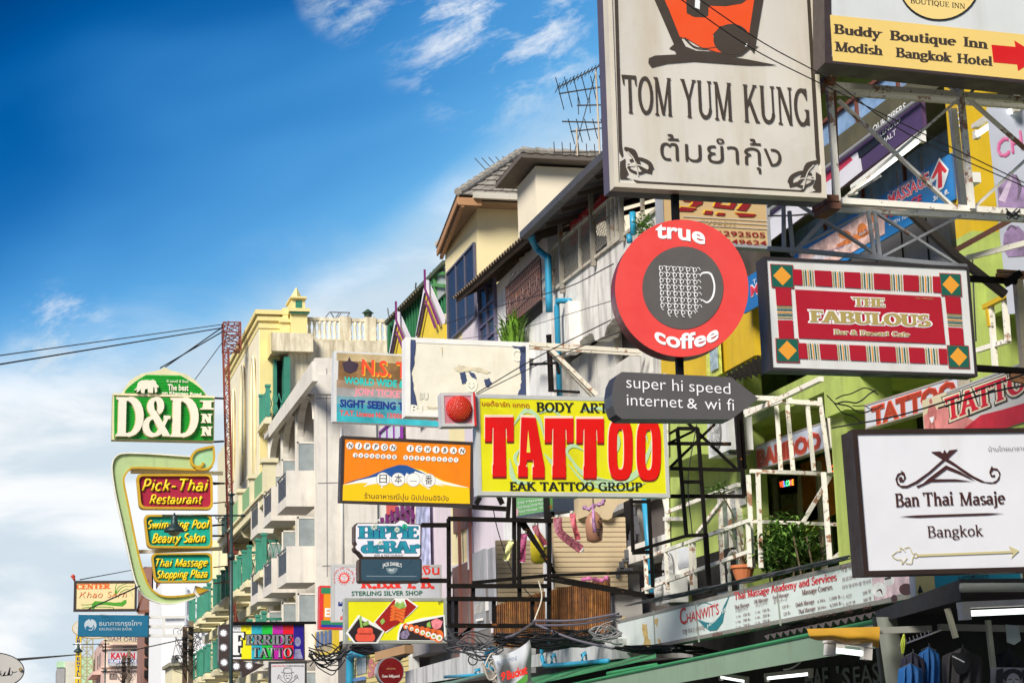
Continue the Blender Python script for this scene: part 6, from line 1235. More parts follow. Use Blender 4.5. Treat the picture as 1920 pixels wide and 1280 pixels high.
face(S, 'ginger', M((.85, .25, .28), .4, var=.4, vs=12), [[(808, 1164), (818, 1158), (830, 1164), (826, 1176), (816, 1180), (810, 1174)]], 5, T_); face(S, 'radish', M((.28, .22, .35), .5, var=.7, vs=20), [[(756, 1182), (764, 1178), (768, 1188), (762, 1197), (752, 1196), (748, 1188)]], 4, T_)
for i in range(7):
    x, y, r_ = 760+i*10.3-(.0 if i else 0), 1173+i*3.1, 4.6+i*.85
    face(S, 'sushi_roll', SAL, [circ(x, y, r_, 16, r_*1.25)], 4, T_); face(S, 'sushi_roll_rice', WHP, [circ(x+1.4, y+r_*.35, r_*.62, 12)], 5, T_); face(S, 'sushi_roll_filling', M((.45, .5, .08), .4, var=.5, vs=20), [circ(x+1.6, y+r_*.4, r_*.32, 10)], 6, T_)
text(S, 'ซูชิ', 821, 1131, 831, 1129, 5, BLKP, T_, 2)
# ---- 16 rainbow tattoo sign with arrow
S = Plane([(410, 1169), (571, 1169), (572, 1237), (410, 1237)], 44.0, 'Y')
T_ = thing('light_box_sign', 'rainbow striped tattoo sign framed by brown arrow with bulbs', 'sign', S.P(490, 1237)); tag(T_, 'rainbow striped tattoo sign framed by a brown arrow with bulbs', 'sign'); S.T = T_
ARW = M((.085, .06, .055), .35, .3, var=.3, dirt=.2)
cutsign(S, T_, [(411, 1171), (430, 1169), (571, 1168.5), (572, 1237), (432, 1237), (432, 1239), (453, 1238), (497, 1245), (455, 1270), (453, 1257), (420, 1257), (413, 1250), (410, 1240)], .3, ARW, ARW)
for i, c_ in enumerate(((.80, .80, .82), (.85, .78, .01), (.03, .45, .55), (.02, .60, .06), (.55, .02, .38), (.78, .01, .02), (.02, .01, .22))):
    x0 = 432+i*19.7; face(S, 'colour_stripe', M(c_, .35, var=.04), [[(x0, 1171.5), (min(569, x0+19.7), 1171.5), (min(569.5, x0+19.7), 1234.5), (x0, 1234.5)]], 1, T_)
face(S, 'bulb_socket', M((.30, .29, .30), .4), [circ(x, y, 7.5, 18) for x, y in ((419, 1186), (419, 1213), (420, 1241), (443, 1248), (467, 1247))], 1, T_)
for x, y in ((419, 1186), (419, 1213), (420, 1241), (443, 1248), (467, 1247)):
    face(S, 'bulb', M((.9, .9, .92), emit=.9), [stroke([(x, y), (x+4.2*math.cos(a), y+4.2*math.sin(a)), (x+5.5*math.cos(a+.4), y+5.5*math.sin(a+.4))], [2.4, 1.6, .4], smooth=False) for a in np.linspace(0, 6.28, 8)[:-1]], 3, T_)
text(S, 'Rich Boy Style', 439, 1181, 502, 1180.5, 5, INK, T_, 3, off=-.02, shear=.2); text(S, 'ของแท้จริง', 517, 1180, 548, 1180, 5, INK, T_, 3)
text(S, 'F', 436, 1228, 459, 1228, 42, BLKP, T_, 3, 'serif', T=.30, t=.12, sw=.46, sh=.1, grow=.07); text(S, 'F', 434.5, 1227, 457, 1227, 42, WHP, T_, 5, 'serif', T=.30, t=.12, sw=.46, sh=.1)
text(S, 'ERRIDE', 462, 1208, 550, 1208, 19, BLKP, T_, 3, 'serif', T=.30, t=.10, sw=.42, sh=.12, grow=.05); text(S, 'ERRIDE', 461, 1207.5, 548, 1207.5, 18, M((.30, .30, .33), .4, var=.6, vs=6), T_, 6, 'serif', T=.22, t=.06, sw=.34, sh=.08)
text(S, 'TATTO', 473, 1233, 549, 1233, 20, BLKP, T_, 3, 'serif', T=.30, t=.10, sw=.42, sh=.12); text(S, 'TATTO', 471, 1231, 547, 1231, 17, M((.45, .5, .48), .4, var=.7, vs=6), T_, 5, 'serif', T=.14, t=.04, sw=.24, sh=.06)
face(S, 'portrait', M((.25, .25, .40), .4, var=.5, vs=8), [circ(558, 1202, 6, 14, 9), [(551, 1234), (553, 1216), (563, 1216), (568, 1234)]], 3, T_)
mb = MB(); mb.bar(S.P(430, 1168, .05), S.P(592, 1167, .05), .06); obj('top_rail', mb, BLK, T_)
# ---- 17 skull drawing
S = signbox('light_box_sign', 'small white sign with crossed pistols drawing under the rainbow sign', 'sign', [(504, 1239), (575, 1239), (575, 1320), (504, 1320)], 43.0, .15, M((.05, .045, .045), .4), M((.62, .62, .63), .4, var=.03), fw=.045)
T_ = S.T; text(S, 'Leader Tattoo Shop', 510, 1248.5, 535, 1248.5, 2.8, RS, T_, 1, off=.01); text(S, '& Gallery Rich Boy Style', 537, 1248.5, 570, 1248.5, 2.8, INK, T_, 1, off=.01)
GRL = M((.16, .16, .17), .4, var=0)
face(S, 'drawing', GRL, [stroke(q, 1.0, n=4) for q in ([(531, 1258), (533, 1252), (539, 1251), (545, 1252), (547, 1258)], [(527, 1259), (539, 1261), (551, 1259)], [(533, 1260), (532, 1268), (536, 1275), (539, 1278), (543, 1275), (547, 1268), (546, 1260)], [(535, 1266), (538, 1265)], [(541, 1265), (544, 1266)], [(536, 1271), (539, 1270), (543, 1271)], [(522, 1268), (530, 1276), (545, 1284)], [(557, 1268), (549, 1276), (534, 1284)], [(520, 1272), (523, 1264), (528, 1270)], [(559, 1272), (556, 1264), (551, 1270)])], 1, T_)
# ---- 18 green dome sign
S = Plane([(211, 739), (402, 745), (401, 828), (209, 824)], 87.0, 'Y'); Y18 = 87.0
T_ = thing('dome_sign', 'green ribbed domed sign with raised cream letters and an elephant', 'sign', S.P(305, 826)); S.T = T_
dome = [(211, 739), (227, 738), (233, 728), (242, 715), (254, 706), (267, 700), (283, 697), (297, 694), (304, 691), (309, 688), (314, 691), (320, 694), (336, 698), (350, 702), (365, 712), (377, 725), (386, 738), (392, 745), (402.5, 745), (401, 828), (209, 824)]
GLDE = M((.72, .66, .40), .5, dirt=.2); CL = M((.80, .75, .60), .5, dirt=.12, var=.04); cutsign(S, T_, dome, .5, GLDE, M((.35, .30, .12), .6, dirt=.3))
GS = M((.003, .30, .012), .45, var=.06)
def ribs(poly_top, poly_bot, y0, y1, n):
    for i in range(n):
        y = y0+(y1-y0)*i/n; yb = y0+(y1-y0)*(i+.86)/n; l, r_ = poly_top(y); l2, r2 = poly_bot(yb)
        mb = MB(); P = [S.P(l, y+.0), S.P(r_, y+(r_-l)*.02), S.P(r2, yb+(r2-l2)*.02), S.P(l2, yb)]; mb.prism([p+S.n*.07 for p in P], -S.n*.055); obj('green_slat', mb, GS, T_)
ribs(lambda y: (214, 399), lambda y: (214, 399), 744, 822.5, 17)
def dl(y):
    t = min(1, max(0, (740-y)/38)); return (232+44*t**1.6, 386-50*t**1.6)
ribs(dl, dl, 703, 737, 7)
mb = MB(); P = [S.P(212, 741), S.P(402, 746.5), S.P(402, 743), S.P(212, 737.5)]; mb.prism([p+S.n*.12 for p in P], -S.n*.1); obj('gold_moulding', mb, M((.80, .72, .45), .5), T_)
ko = dict(T=.24, t=.09, sw=.36, sh=.07)
def raised(s_, x0, y0, x1, y1, h, nm='letter', ext=.25, lay=0, **k):
    S.off = 0; mm_ = S.mm; text(S, s_, x0, y0, x1, y1, h, M((.42, .34, .12), .6), T_, 3, 'serif', ext=.10, grow=.02, **k); return text(S, s_, x0, y0, x1, y1, h, CL, T_, 3, 'serif', ext=ext, split=nm, **k)
raised('D', 217, 819, 267, 820, 73, **ko); raised('&', 267, 819, 322, 821, 74, T=.2, t=.08, sw=.3, sh=.06); raised('D', 319, 820, 370, 821, 73, **ko)
raised('I', 381, 769, 394, 769, 17, T=.4, t=.2, sw=.7, sh=.16); raised('N', 377, 794, 396, 794, 17, T=.3, t=.18, sw=.4, sh=.12); raised('N', 377, 818, 396, 818, 17, T=.3, t=.18, sw=.4, sh=.12)
text(S, 'The best', 314, 732, 353, 733, 11, CL, T_, 90, off=.03); text(S, 'on Khaosan Road', 303, 739, 377, 742, 5, CL, T_, 90, off=.04); text(S, 'ดี แอนด์ ดี อินน์', 312, 717, 353, 718, 4, CL, T_, 90, off=.02)
elp = [(252, 732), (256, 728), (258, 719), (264, 715), (274, 714), (281, 715), (286, 713.5), (291, 716), (293, 722), (297, 726), (296, 729), (293, 727), (294, 736), (290, 738), (289, 729), (287, 727), (286, 738), (277, 738), (276, 730), (271, 732), (270, 739), (264, 738), (263, 731), (260, 735), (255, 737), (257, 731), (254, 733), (251, 733)]
mb = MB(); mb.prism([S.P(*q, .28) for q in elp], -S.n*.2); obj('elephant', mb, CL, T_)
# ---- 19 curled frame sign
S = Plane([(210, 850), (400, 855), (398, 1130), (215, 1130)], 87.0, 'Y')
T_ = thing('curled_frame', 'pale green curling frame with gold edge ending in a small arrowhead', 'sign', S.P(300, 1132)); S.T = T_
outer = [(399, 853), (355, 857), (300, 853), (262, 850), (231, 850), (218, 855), (211, 866), (210, 885), (216, 925), (228, 980), (240, 1035), (250, 1078), (258, 1100), (268, 1115), (282, 1124), (300, 1130), (320, 1132), (345, 1127), (366, 1120), (366, 1112), (340, 1117), (312, 1118), (295, 1113), (280, 1100), (271, 1080), (262, 1050), (252, 1005), (240, 945), (232, 905), (234, 891), (240, 882), (250, 878), (300, 879), (392, 882), (399, 875)]
LG = M((.42, .55, .25), .55, dirt=.2, var=.06); GE = M((.56, .34, .012), .5, dirt=.1); cutsign(S, T_, outer, .45, LG, M((.75, .72, .55), .6, dirt=.3))
def ledge_(pts, w_, m_, nm, dz=.12): mb = MB(); mb.prism([S.P(*q, dz) for q in stroke(pts, w_)], -S.n*dz); obj(nm, mb, m_, T_)
ledge_([(365, 1113), (340, 1117), (312, 1118), (295, 1113), (280, 1100), (271, 1080), (262, 1050), (252, 1005), (240, 945), (232, 905), (234, 891), (242, 881), (252, 877), (300, 878), (370, 881)], 3.4, GE, 'gold_edge'); ledge_([(355, 856), (300, 852), (262, 850), (231, 850), (218, 855), (211, 866), (210, 885), (216, 925), (228, 980), (240, 1035), (250, 1078), (258, 1100), (268, 1115), (282, 1124), (300, 1130), (320, 1132), (345, 1127), (366, 1120)], 2.4, M((.80, .78, .66), .5), 'cream_edge')
mb = MB(); mb.prism([S.P(*q, .2) for q in [(399, 838), (399, 866), (396, 876), (386, 881), (368, 880), (360, 872), (358, 858), (364, 847), (376, 843), (390, 841)]], -S.n*.25); obj('leaf_scroll', mb, M((.36, .60, .33), .5), T_)
ledge_([(399, 838), (380, 842), (366, 847), (358, 858), (359, 870), (367, 876), (376, 875), (380, 868)], 4.2, GE, 'gold_scroll', .3); ledge_([(399, 838), (400, 862), (394, 876), (382, 881), (366, 879)], 3.8, GE, 'gold_scroll', .3)
mb = MB(); mb.prism([S.P(*q, .15) for q in [(366, 1098), (395, 1106), (370, 1120), (363, 1110)]], -S.n*.3); obj('arrowhead', mb, WHT, T_); mb = MB(); mb.prism([S.P(*q, .25) for q in [(368, 1100), (390, 1106), (371, 1114), (367, 1108)]], -S.n*.2); obj('arrowhead_panel', mb, GE, T_)
def panel(tl, tr, br_, bl, m_, lines, lab):
    S_ = Plane([tl, tr, br_, bl], 86.7, 'Y'); Tt = thing('panel_sign', lab, 'sign', S_.P((bl[0]+br_[0])/2, bl[1]), 'rounded panels inside the curled frame')
    def rq(k): # rounded quad
        out = []; Q = [V(*tl), V(*tr), V(*br_), V(*bl)]; cen = sum(Q)/4; Q = [cen+(q-cen)*V(*k) for q in Q]
        for i in range(4):
            p, a, b = Q[i], Q[i-1], Q[(i+1) % 4]; ra = 10; pa = p+(a-p)/np.linalg.norm(a-p)*ra; pb = p+(b-p)/np.linalg.norm(b-p)*ra
            out += [tuple(pa*(1-t)**2+2*p*t*(1-t)+pb*t*t) for t in (0, .25, .5, .75, 1)]
        return out
    cutsign(S_, Tt, rq((1, 1)), .4, GE, GE); mb = MB(); mb.prism([S_.P(*q, .02) for q in rq((.94, .88))], -S_.n*.015); obj('panel', mb, m_, Tt)
    # raised rim
    o_, i_ = rq((1, 1)), rq((.94, .88)); mb = MB()
    for k in range(len(o_)): n_ = (k+1) % len(o_); mb.prism([S_.P(*o_[k], .16), S_.P(*o_[n_], .16), S_.P(*i_[n_], .16), S_.P(*i_[k], .16)], -S_.n*.15)
    obj('rim', mb, GE, Tt)
    YL = M((.83, .60, .008), .45, var=.05)
    for (s_, x0, y0, x1, y1, h, r_) in lines: 
        script(S_, s_, x0, y0+.8, x1, y1+.8, h, M((.02, .04, .03), .5), Tt, r=r_*1.25, lay=0, flat=.1, name='letter_shadow', split=False); script(S_, s_, x0, y0, x1, y1, h, YL, Tt, r=r_, lay=3, flat=1.1)
TQ = M((.004, .36, .26), .4, var=.05)
panel((255, 889), (398, 889), (399, 955), (261, 954), M((.38, .015, .045), .4, var=.08), [('Pick-Thai', 263, 920, 388, 920, 21, .10), ('Restaurant', 278, 944, 377, 944, 16, .11)], 'red restaurant panel, topmost of the rounded panels in the curled frame')
panel((269, 965), (397, 964), (398, 1028), (276, 1027), TQ, [('Swimming Pool', 274, 991, 390, 990, 15, .11), ('Beauty Salon', 283, 1017, 384, 1016, 16, .11)], 'turquoise pool and beauty panel behind the street lamp shade')
panel((283, 1037), (397, 1036), (398, 1091), (290, 1092), TQ, [('Thai Massage', 287, 1062, 388, 1061, 14, .11), ('Shopping Plaza', 292, 1084, 388, 1082, 14, .11)], 'turquoise massage and shopping panel, lowest inside the curled frame')
fr = thing('sign_bracket', 'thin white and brown bars tying the domed sign and curled frame to the red mast', 'bracket', PY(410, 900, 87)); bars(fr, [(245, 884, 418, 887), (256, 1034, 418, 1028)], 'Y', 87.5, .16, M((.78, .74, .62), .6, rust=.2), 'bar'); bars(fr, [(400, 746, 420, 747), (400, 828, 420, 827), (398, 905, 420, 906), (396, 985, 420, 983), (396, 1004, 420, 1004)], 'Y', 87.4, .08, DKSTEEL, 'bar')
# ---- 20 rice shop sign, bank sign, ovals
S = signbox('light_box_sign', 'cream sign with orange lettering and green rice stalks at the far left', 'sign', [(138.5, 1088), (257.5, 1088), (256, 1145), (138, 1145.5)], 100, .35, M((.05, .035, .03), .5), M((.84, .70, .38), .4, var=.10, vs=.6), fw=.12, proud=.03); T_ = S.T
OG = M((.80, .16, .03), .4, var=0); GNN = M((.08, .35, .03), .4, var=0)
text(S, 'CENTER', 143, 1104, 206, 1103, 10, OG, T_, 2, 'serif', T=.28, t=.12, sw=.4, sh=.1); script(S, 'Khao Sarn', 146, 1120, 238, 1119, 11, OG, T_, r=.045, lay=2, flat=.3, split=False)
face(S, 'rice_stalk', GNN, [stroke([(216, 1115), (222, 1100), (240, 1092)], [2, 1, .4]), stroke([(218, 1112), (230, 1100), (250, 1098)], [2, 1, .4]), stroke([(216, 1112), (217, 1098), (223, 1090)], [2, 1, .4]), stroke([(225, 1110), (240, 1104), (250, 1118)], [1.6, 1, .4]), [(172, 1132), (178, 1126), (195, 1127), (215, 1129), (228, 1128), (233, 1124), (237, 1124), (237, 1130), (230, 1136), (215, 1135), (195, 1133), (180, 1134), (176, 1142), (172, 1140)], stroke([(152, 1133), (165, 1133), (180, 1131)], 1.2), stroke([(154, 1139), (180, 1137), (210, 1138), (213, 1141)], 1.3)], 1, T_)
fr = thing('sign_bracket', 'rusty bars between the cream rice sign and the striped building', 'bracket', PY(265, 1110, 100)); bars(fr, [(257, 1089, 280, 1088), (256, 1145, 280, 1145), (258, 1143, 276, 1095)], 'Y', 100.2, .12, M((.25, .09, .05), .6), 'bar')
lm = thing('red_beacon', 'small red lamp on the corner of the cream rice sign', 'lamp', PY(138, 1087, 100)); mb = MB(); mb.tube([PY(140, 1088, 100), PY(137, 1080, 100)], [.05, .09], 7); mb.lathe(PY(137, 1080, 100), [(.04, -.1), (.13, 0), (.04, .1)], 10); obj('bulb', mb, M((.55, .04, .02), .4), lm, True)
S = signbox('light_box_sign', 'deep blue bank sign with white bird emblem under the cream rice sign', 'sign', [(147, 1151), (279, 1153), (278, 1193.5), (146, 1192)], 97, .35, M((.015, .12, .23), .4), M((.012, .145, .27), .4, var=.03), fw=.05, frame=False); T_ = S.T
mb = MB(); q = [S.P(*a, -.05) for a in [(149, 1149.5), (270, 1151), (270, 1153), (149, 1151.5)]]; mb.prism(q, -S.n*.2); obj('white_trim', mb, WHT, T_)
SL = M((.50, .58, .64), .4, var=0); face(S, 'bird_emblem', SL, [circ(169.5, 1171, 11.5, 26)], 1, T_); face(S, 'bird_emblem', M((.012, .145, .27), .4, var=0), [[(158, 1160), (164, 1162), (167, 1159), (170, 1163), (172, 1159), (180, 1158), (170, 1157), (160, 1157)], [(163, 1182), (160, 1175), (165, 1172), (168, 1176), (173, 1175), (175, 1170), (178, 1176), (174, 1183), (168, 1184)]], 2, T_); face(S, 'bird_emblem', SL, [stroke([(166, 1180), (172, 1180), (175, 1174)], 1.6)], 3, T_)
text(S, 'ธนาคารกรุงไทย', 186, 1172, 265, 1172, 8, SL, T_, 2, off=.01); text(S, 'KRUNGTHAI BANK', 186, 1181, 248, 1181, 5, SL, T_, 2, off=.0)
fr = thing('sign_bracket', 'white horizontal rails running from the blue bank sign to the twin poles', 'bracket', PY(320, 1190, 97)); bars(fr, [(279, 1156, 348, 1156), (279, 1174, 342, 1174), (279, 1191, 342, 1191), (307, 1156, 307, 1191)], 'Y', 97.2, .14, M((.72, .72, .70), .6), 'bar')
S = Plane([(135, 1158), (215, 1158), (215, 1197), (135, 1197)], 104, 'Y'); T_ = thing('oval_sign', 'cream oval sign with gold rim mostly hidden by the blue bank sign', 'sign', S.P(175, 1197)); cutsign(S, T_, circ(178, 1177, 43, 40, 19.5), .3, M((.62, .42, .10), .5), GLDE); face(S, 'panel', M((.70, .66, .56), .5), [circ(178, 1177, 41.6, 40, 18.2)], 1, T_)
S = Plane([(-66, 1222), (46, 1222), (46, 1290), (-66, 1290)], 40, 'Y'); T_ = thing('oval_sign', 'grey oval club sign with black script cut by the left picture edge', 'sign', S.P(-10, 1290)); cutsign(S, T_, circ(-12, 1256, 58, 48, 34), .15, BLKP, BLKP); face(S, 'panel', M((.52, .50, .46), .5, dirt=.2, var=.05), [circ(-12, 1256, 56.3, 48, 32)], 1, T_)
face(S, 'script', BLKP, [stroke(q, 1.4, n=5) for q in ([(-30, 1240), (-34, 1262), (-20, 1266), (-8, 1262), (-2, 1264), (4, 1262)], [(2, 1256), (1, 1264), (5, 1266), (10, 1258), (9, 1265), (14, 1264), (19, 1250), (18, 1262), (21, 1265), (24, 1259), (22, 1258), (26, 1260), (32, 1258)])], 2, T_); mb = MB(); mb.lathe(S.P(38, 1254, .03), [(.035, -.02), (.035, .02)], 10, 1); obj('bolt', mb, M((.3, .22, .1), .5), T_)
Yv = 110; S = signbox('vertical_sign', 'tall yellow vertical sign with dark blue capitals one above another', 'sign', [(142, 1190), (153, 1190), (151, 1310), (140, 1310)], Yv, .3, M((.6, .42, .02), .5), M((.80, .56, .02), .4), fw=.04, frame=False); T_ = S.T
face(S, 'panel_joint', WHP, [[(141.5, 1204), (152.5, 1204), (152.5, 1220), (141.5, 1220)], [(139, 1269), (151, 1269), (151, 1271), (139, 1271)]], 1, T_)
for ch, y in (('A', 1198), ('M', 1204), ('I', 1228.5), ('E', 1237), ('N', 1245), ('T', 1253), ('A', 1260), ('L', 1267), ('I', 1279), ('N', 1288)): text(S, ch, 144 if ch != 'I' else 146, y, 149.5 if ch != 'I' else 147.6, y, 5.6, NV, T_, 3, off=.03)
S = signbox('roof_sign', 'cream rooftop hotel sign with navy capitals on the pink guest house', 'sign', [(196, 1190), (274, 1191), (274, 1205), (196, 1202)], 177, .2, M((.6, .5, .3), .5), M((.72, .62, .38), .4), fw=.1); text(S, 'SIAM ORIENTAL', 201, 1201, 290, 1202.5, 8, M((.12, .05, .15), .4, var=0), S.T, 2)
S = signbox('guest_house_sign', 'white guest house sign with red and blue bands on pink wall', 'sign', [(202, 1220), (259, 1220), (258, 1248), (202, 1247)], 177.4, .2, M((.5, .5, .5), .5), M((.62, .60, .60), .4), fw=.15); T_ = S.T; text(S, 'KAWIN', 208, 1234, 253, 1234, 11, M((.62, .02, .04), .4, var=0), T_, 2, off=.04); face(S, 'blue_band', M((.03, .04, .30), .4, var=0), [[(203.5, 1235.5), (257.5, 1235.5), (257.5, 1242), (203.5, 1242)]], 1, T_); text(S, 'GUEST HOUSE', 204.5, 1241, 256, 1241, 4.4, WHP, T_, 3, off=.05)
# ================================================================= signs on the lime house
S = signbox('light_box_sign', 'pale tattoo sign with flat red capitals on the lime house', 'sign', [(1617, 754), (1793, 708), (1804, 750), (1628, 808)], 9.75, .14, M((.42, .36, .33), .5, dirt=.3), M((.62, .64, .70), .4, var=.04), ax='X', fw=.02); T_ = S.T
text(S, 'TATTOO', 1636, 797, 1796, 746, 32, M((.85, .12, .05), .4, var=0), T_, 2, off=.07, hs=34); text(S, 'TATTOO', 1636, 796, 1796, 745, 30, M((.38, .035, .01), .4, var=0), T_, 4, off=.045, hs=32)
S = signbox('light_box_sign', 'pale sign with red bamboo lettering behind the white cage posts', 'sign', [(1413, 836), (1541, 790), (1549, 842), (1424, 880)], 10.15, .14, M((.40, .36, .33), .5, dirt=.3), M((.60, .64, .76), .4, var=.04), ax='X', fw=.02); T_ = S.T
text(S, 'BAMBOO', 1421, 875, 1541, 838, 29, M((.85, .14, .06), .4, var=0), T_, 2, off=.07, hs=29); text(S, 'BAMBOO', 1421, 874, 1541, 837, 27, M((.45, .05, .03), .4, var=0), T_, 4, off=.045, hs=27)
S = signbox('tattoo_board', 'large pink and white tattoo board with ornate red lettering and figure', 'sign', [(1727, 748), (1990, 655), (1998, 760), (1740, 850)], 9.15, .12, M((.5, .48, .44), .5, dirt=.2), M((.70, .68, .62), .4, var=.06), ax='X', fw=.02); T_ = S.T
face(S, 'cream_field', M((.70, .62, .40), .4, var=.1), [[(1730, 751), (1775, 735), (1785, 800), (1736, 840)]], 1, T_); face(S, 'pink_field', M((.80, .28, .25), .4, var=.3, vs=4), [[(1733, 778), (1770, 762), (1800, 775), (1830, 790), (1830, 812), (1738, 846)]], 2, T_); face(S, 'red_sweep', M((.70, .03, .05), .4, var=.15, vs=5), [[(1805, 806), (1840, 778), (1880, 768), (1990, 735), (1995, 765), (1800, 832)]], 2, T_)
face(S, 'figure', M((.50, .16, .14), .5, var=.3, vs=20), [circ(1746.5, 752, 3, 12, 5), [(1743, 760), (1753, 757), (1758, 770), (1757, 785), (1755, 790), (1754, 776), (1753, 786), (1757, 812), (1751, 812), (1749, 792), (1747, 812), (1742, 812), (1744, 790), (1743, 776), (1742, 790), (1740, 775)]], 3, T_); face(S, 'cloth', WHP, [[(1744, 783), (1753, 780), (1751, 791), (1748, 793)]], 5, T_)
for lay, g_, m_, dd in ((3, .14, INK, 0), (5, .09, M((.78, .68, .48), .4, var=0), 0), (7, .0, M((.68, .015, .03), .35, var=.08), 0)): text(S, 'TATTOO', 1777, 790, 1960, 718, 44, m_, T_, lay, 'serif', T=.22, t=.10, sw=.36, sh=.10, grow=g_, hs=38)
# massage banner with arrow
S = signbox('banner', 'long blue massage banner with a big red up arrow under the second floor', 'banner', [(1488, 468), (1784, 288), (1790, 372), (1490, 545)], 9.9, .03, M((.03, .12, .35), .5), M((.025, .20, .50), .4, var=.25, vs=3), ax='X', fw=.0, frame=False); T_ = S.T
face(S, 'photo_panel', M((.88, .58, .48), .4, var=.6, vs=5), [[(1498, 476), (1596, 418), (1660, 376), (1660, 438), (1560, 495), (1500, 530)]], 1, T_); face(S, 'figure', M((.72, .22, .04), .4, var=.5, vs=8), [circ(1618, 432, 10, 12, 14), circ(1585, 440, 12, 12, 8), stroke([(1570, 462), (1600, 448), (1640, 430)], [5, 12, 6]), circ(1640, 406, 8, 12, 12)], 2, T_); face(S, 'figure', M((.70, .66, .68), .4, var=.4, vs=8), [stroke([(1510, 500), (1540, 480), (1560, 478)], [8, 14, 8])], 2, T_)
face(S, 'arrow_rim', WHP, [[(1743, 340), (1762, 296), (1780, 318), (1778, 328), (1770, 352), (1763, 358), (1755, 352), (1757, 336), (1748, 344)]], 1, T_); face(S, 'arrow', M((.72, .02, .03), .4, var=0), [[(1747, 336), (1762, 302), (1777, 320), (1773, 325), (1767, 320), (1768, 350), (1760, 354), (1760, 322), (1753, 334)]], 3, T_)
WR = M((.78, .05, .08), .4, var=0)
text(S, 'Traditional Thai', 1668, 368, 1735, 326, 8, M((.85, .45, .5), .4, var=0), T_, 3, hs=9); text(S, 'MASSAGE', 1667, 388, 1745, 345, 22, WHP, T_, 3, off=.05, hs=24); text(S, 'MASSAGE', 1668, 387, 1744, 345, 20, WR, T_, 5, off=.02, hs=22); text(S, '3rd fl.', 1751, 378, 1781, 362, 9, WHP, T_, 3, off=.02); text(S, 'MASSAGE', 1662, 410, 1730, 380, 16, WR, T_, 3, off=.03); text(S, 'OPEN 10:00', 1668, 424, 1710, 405, 7, WHP, T_, 3); text(S, 'Foot Massage', 1613, 443, 1648, 422, 6, WHP, T_, 4); text(S, 'Foot Massage 1 hr', 1612, 442, 1647, 421, 6, NV, T_, 5, off=-.02); text(S, 'Thai Massage', 1555, 474, 1585, 462, 5, NV, T_, 4); text(S, 'เปิดทุกวัน', 1580, 470, 1604, 458, 6, WHP, T_, 4)
S = signbox('banner', 'short blue massage banner glimpsed between coffee disc and dessert sign', 'banner', [(1392, 524), (1428, 505), (1428, 568), (1392, 590)], 9.8, .03, M((.03, .12, .35), .5), M((.02, .16, .42), .4, var=.2), ax='X', fw=.0, frame=False); T_ = S.T; text(S, 'M', 1409, 556, 1424, 549, 20, WHP, T_, 2, off=.06); text(S, 'M', 1409, 556, 1424, 549, 19, WR, T_, 4, off=.02); text(S, 'T', 1413, 534, 1419, 531, 9, WHP, T_, 2)
# blended malt awning valance
S = signbox('awning_banner', 'purple whisky awning valance with white script above the massage banner', 'banner', [(1424, 412), (1726, 182), (1730, 238), (1430, 462)], 9.55, .05, M((.10, .05, .12), .5), M((.075, .045, .115), .5, var=.15), ax='X', fw=.0, frame=False); T_ = S.T
face(S, 'white_stripe', M((.70, .68, .72), .45, var=.1), [[(1424, 421), (1560, 322), (1612, 282), (1618, 320), (1560, 366), (1430, 463)]], 1, T_); face(S, 'red_stripe', M((.55, .04, .08), .45, var=.1), [[(1500, 365), (1594, 292), (1600, 300), (1560, 335), (1500, 378)]], 2, T_); face(S, 'black_stripe', BLKP, [[(1609, 284), (1660, 243), (1665, 256), (1625, 288), (1612, 298)]], 3, T_)
text(S, 'OUR PIPERS', 1638, 250, 1700, 205, 13, WHP, T_, 3, off=.01, hs=14); text(S, 'BLENDED', 1646, 262, 1690, 228, 9, WHP, T_, 5, hs=10); text(S, 'MALT', 1655, 273, 1682, 252, 10, WHP, T_, 5, hs=11)
mb = MB(); mb.tube([PX(1424, 408, 9.5), PX(1730, 180, 9.5)], .022, 8); obj('roller', mb, M((.35, .35, .38), .4), T_)
# courier board
S = signbox('board_sign', 'tan courier board with dark red slanted logo and phone numbers', 'sign', [(1232, 350), (1440, 372), (1447, 466), (1243, 455)], 16.5, .12, M((.35, .36, .38), .5, dirt=.3), M((.62, .43, .21), .5, var=.05, dirt=.1), fw=.035); T_ = S.T
DR = M((.28, .015, .02), .45, var=0); YB = M((.85, .55, .03), .45, var=0)
for dx, m_, ly in ((-2.5, YB, 1), (0, DR, 3)):
    face(S, 'logo', m_, [sh_(q, dx, dx*.6) for q in ([(1283, 372), (1318, 375), (1316, 383), (1303, 389), (1292, 388), (1300, 379), (1281, 378)], [(1276, 388), (1307, 391), (1297, 397), (1270, 396)], [(1343, 376), (1353, 377), (1350, 384), (1367, 386), (1371, 379), (1382, 380), (1374, 393), (1337, 389)], [(1322, 395), (1337, 396), (1334, 403), (1319, 402)], [(1345, 399), (1360, 400), (1357, 405), (1342, 404)], [(1393, 381), (1408, 382), (1398, 396), (1381, 394)], [(1377, 399), (1418, 402), (1412, 407), (1386, 407)])], ly, T_)
face(S, 'pale_stripe', M((.60, .52, .42), .45, var=0), [[(1280, y), (1440, y+9), (1440, y+11), (1280, y+2)] for y in (405, 412, 420)], 1, T_); text(S, 'EXPRESS', 1314, 423, 1379, 427, 10, M((.42, .30, .16), .5, var=0), T_, 2, shear=.2, off=-.01); text(S, '02 6292505', 1308, 440, 1434, 446, 9, DR, T_, 2, off=.01, res=3); text(S, '02 6249624', 1310, 455, 1437, 461, 9, DR, T_, 2, off=.01, res=3)
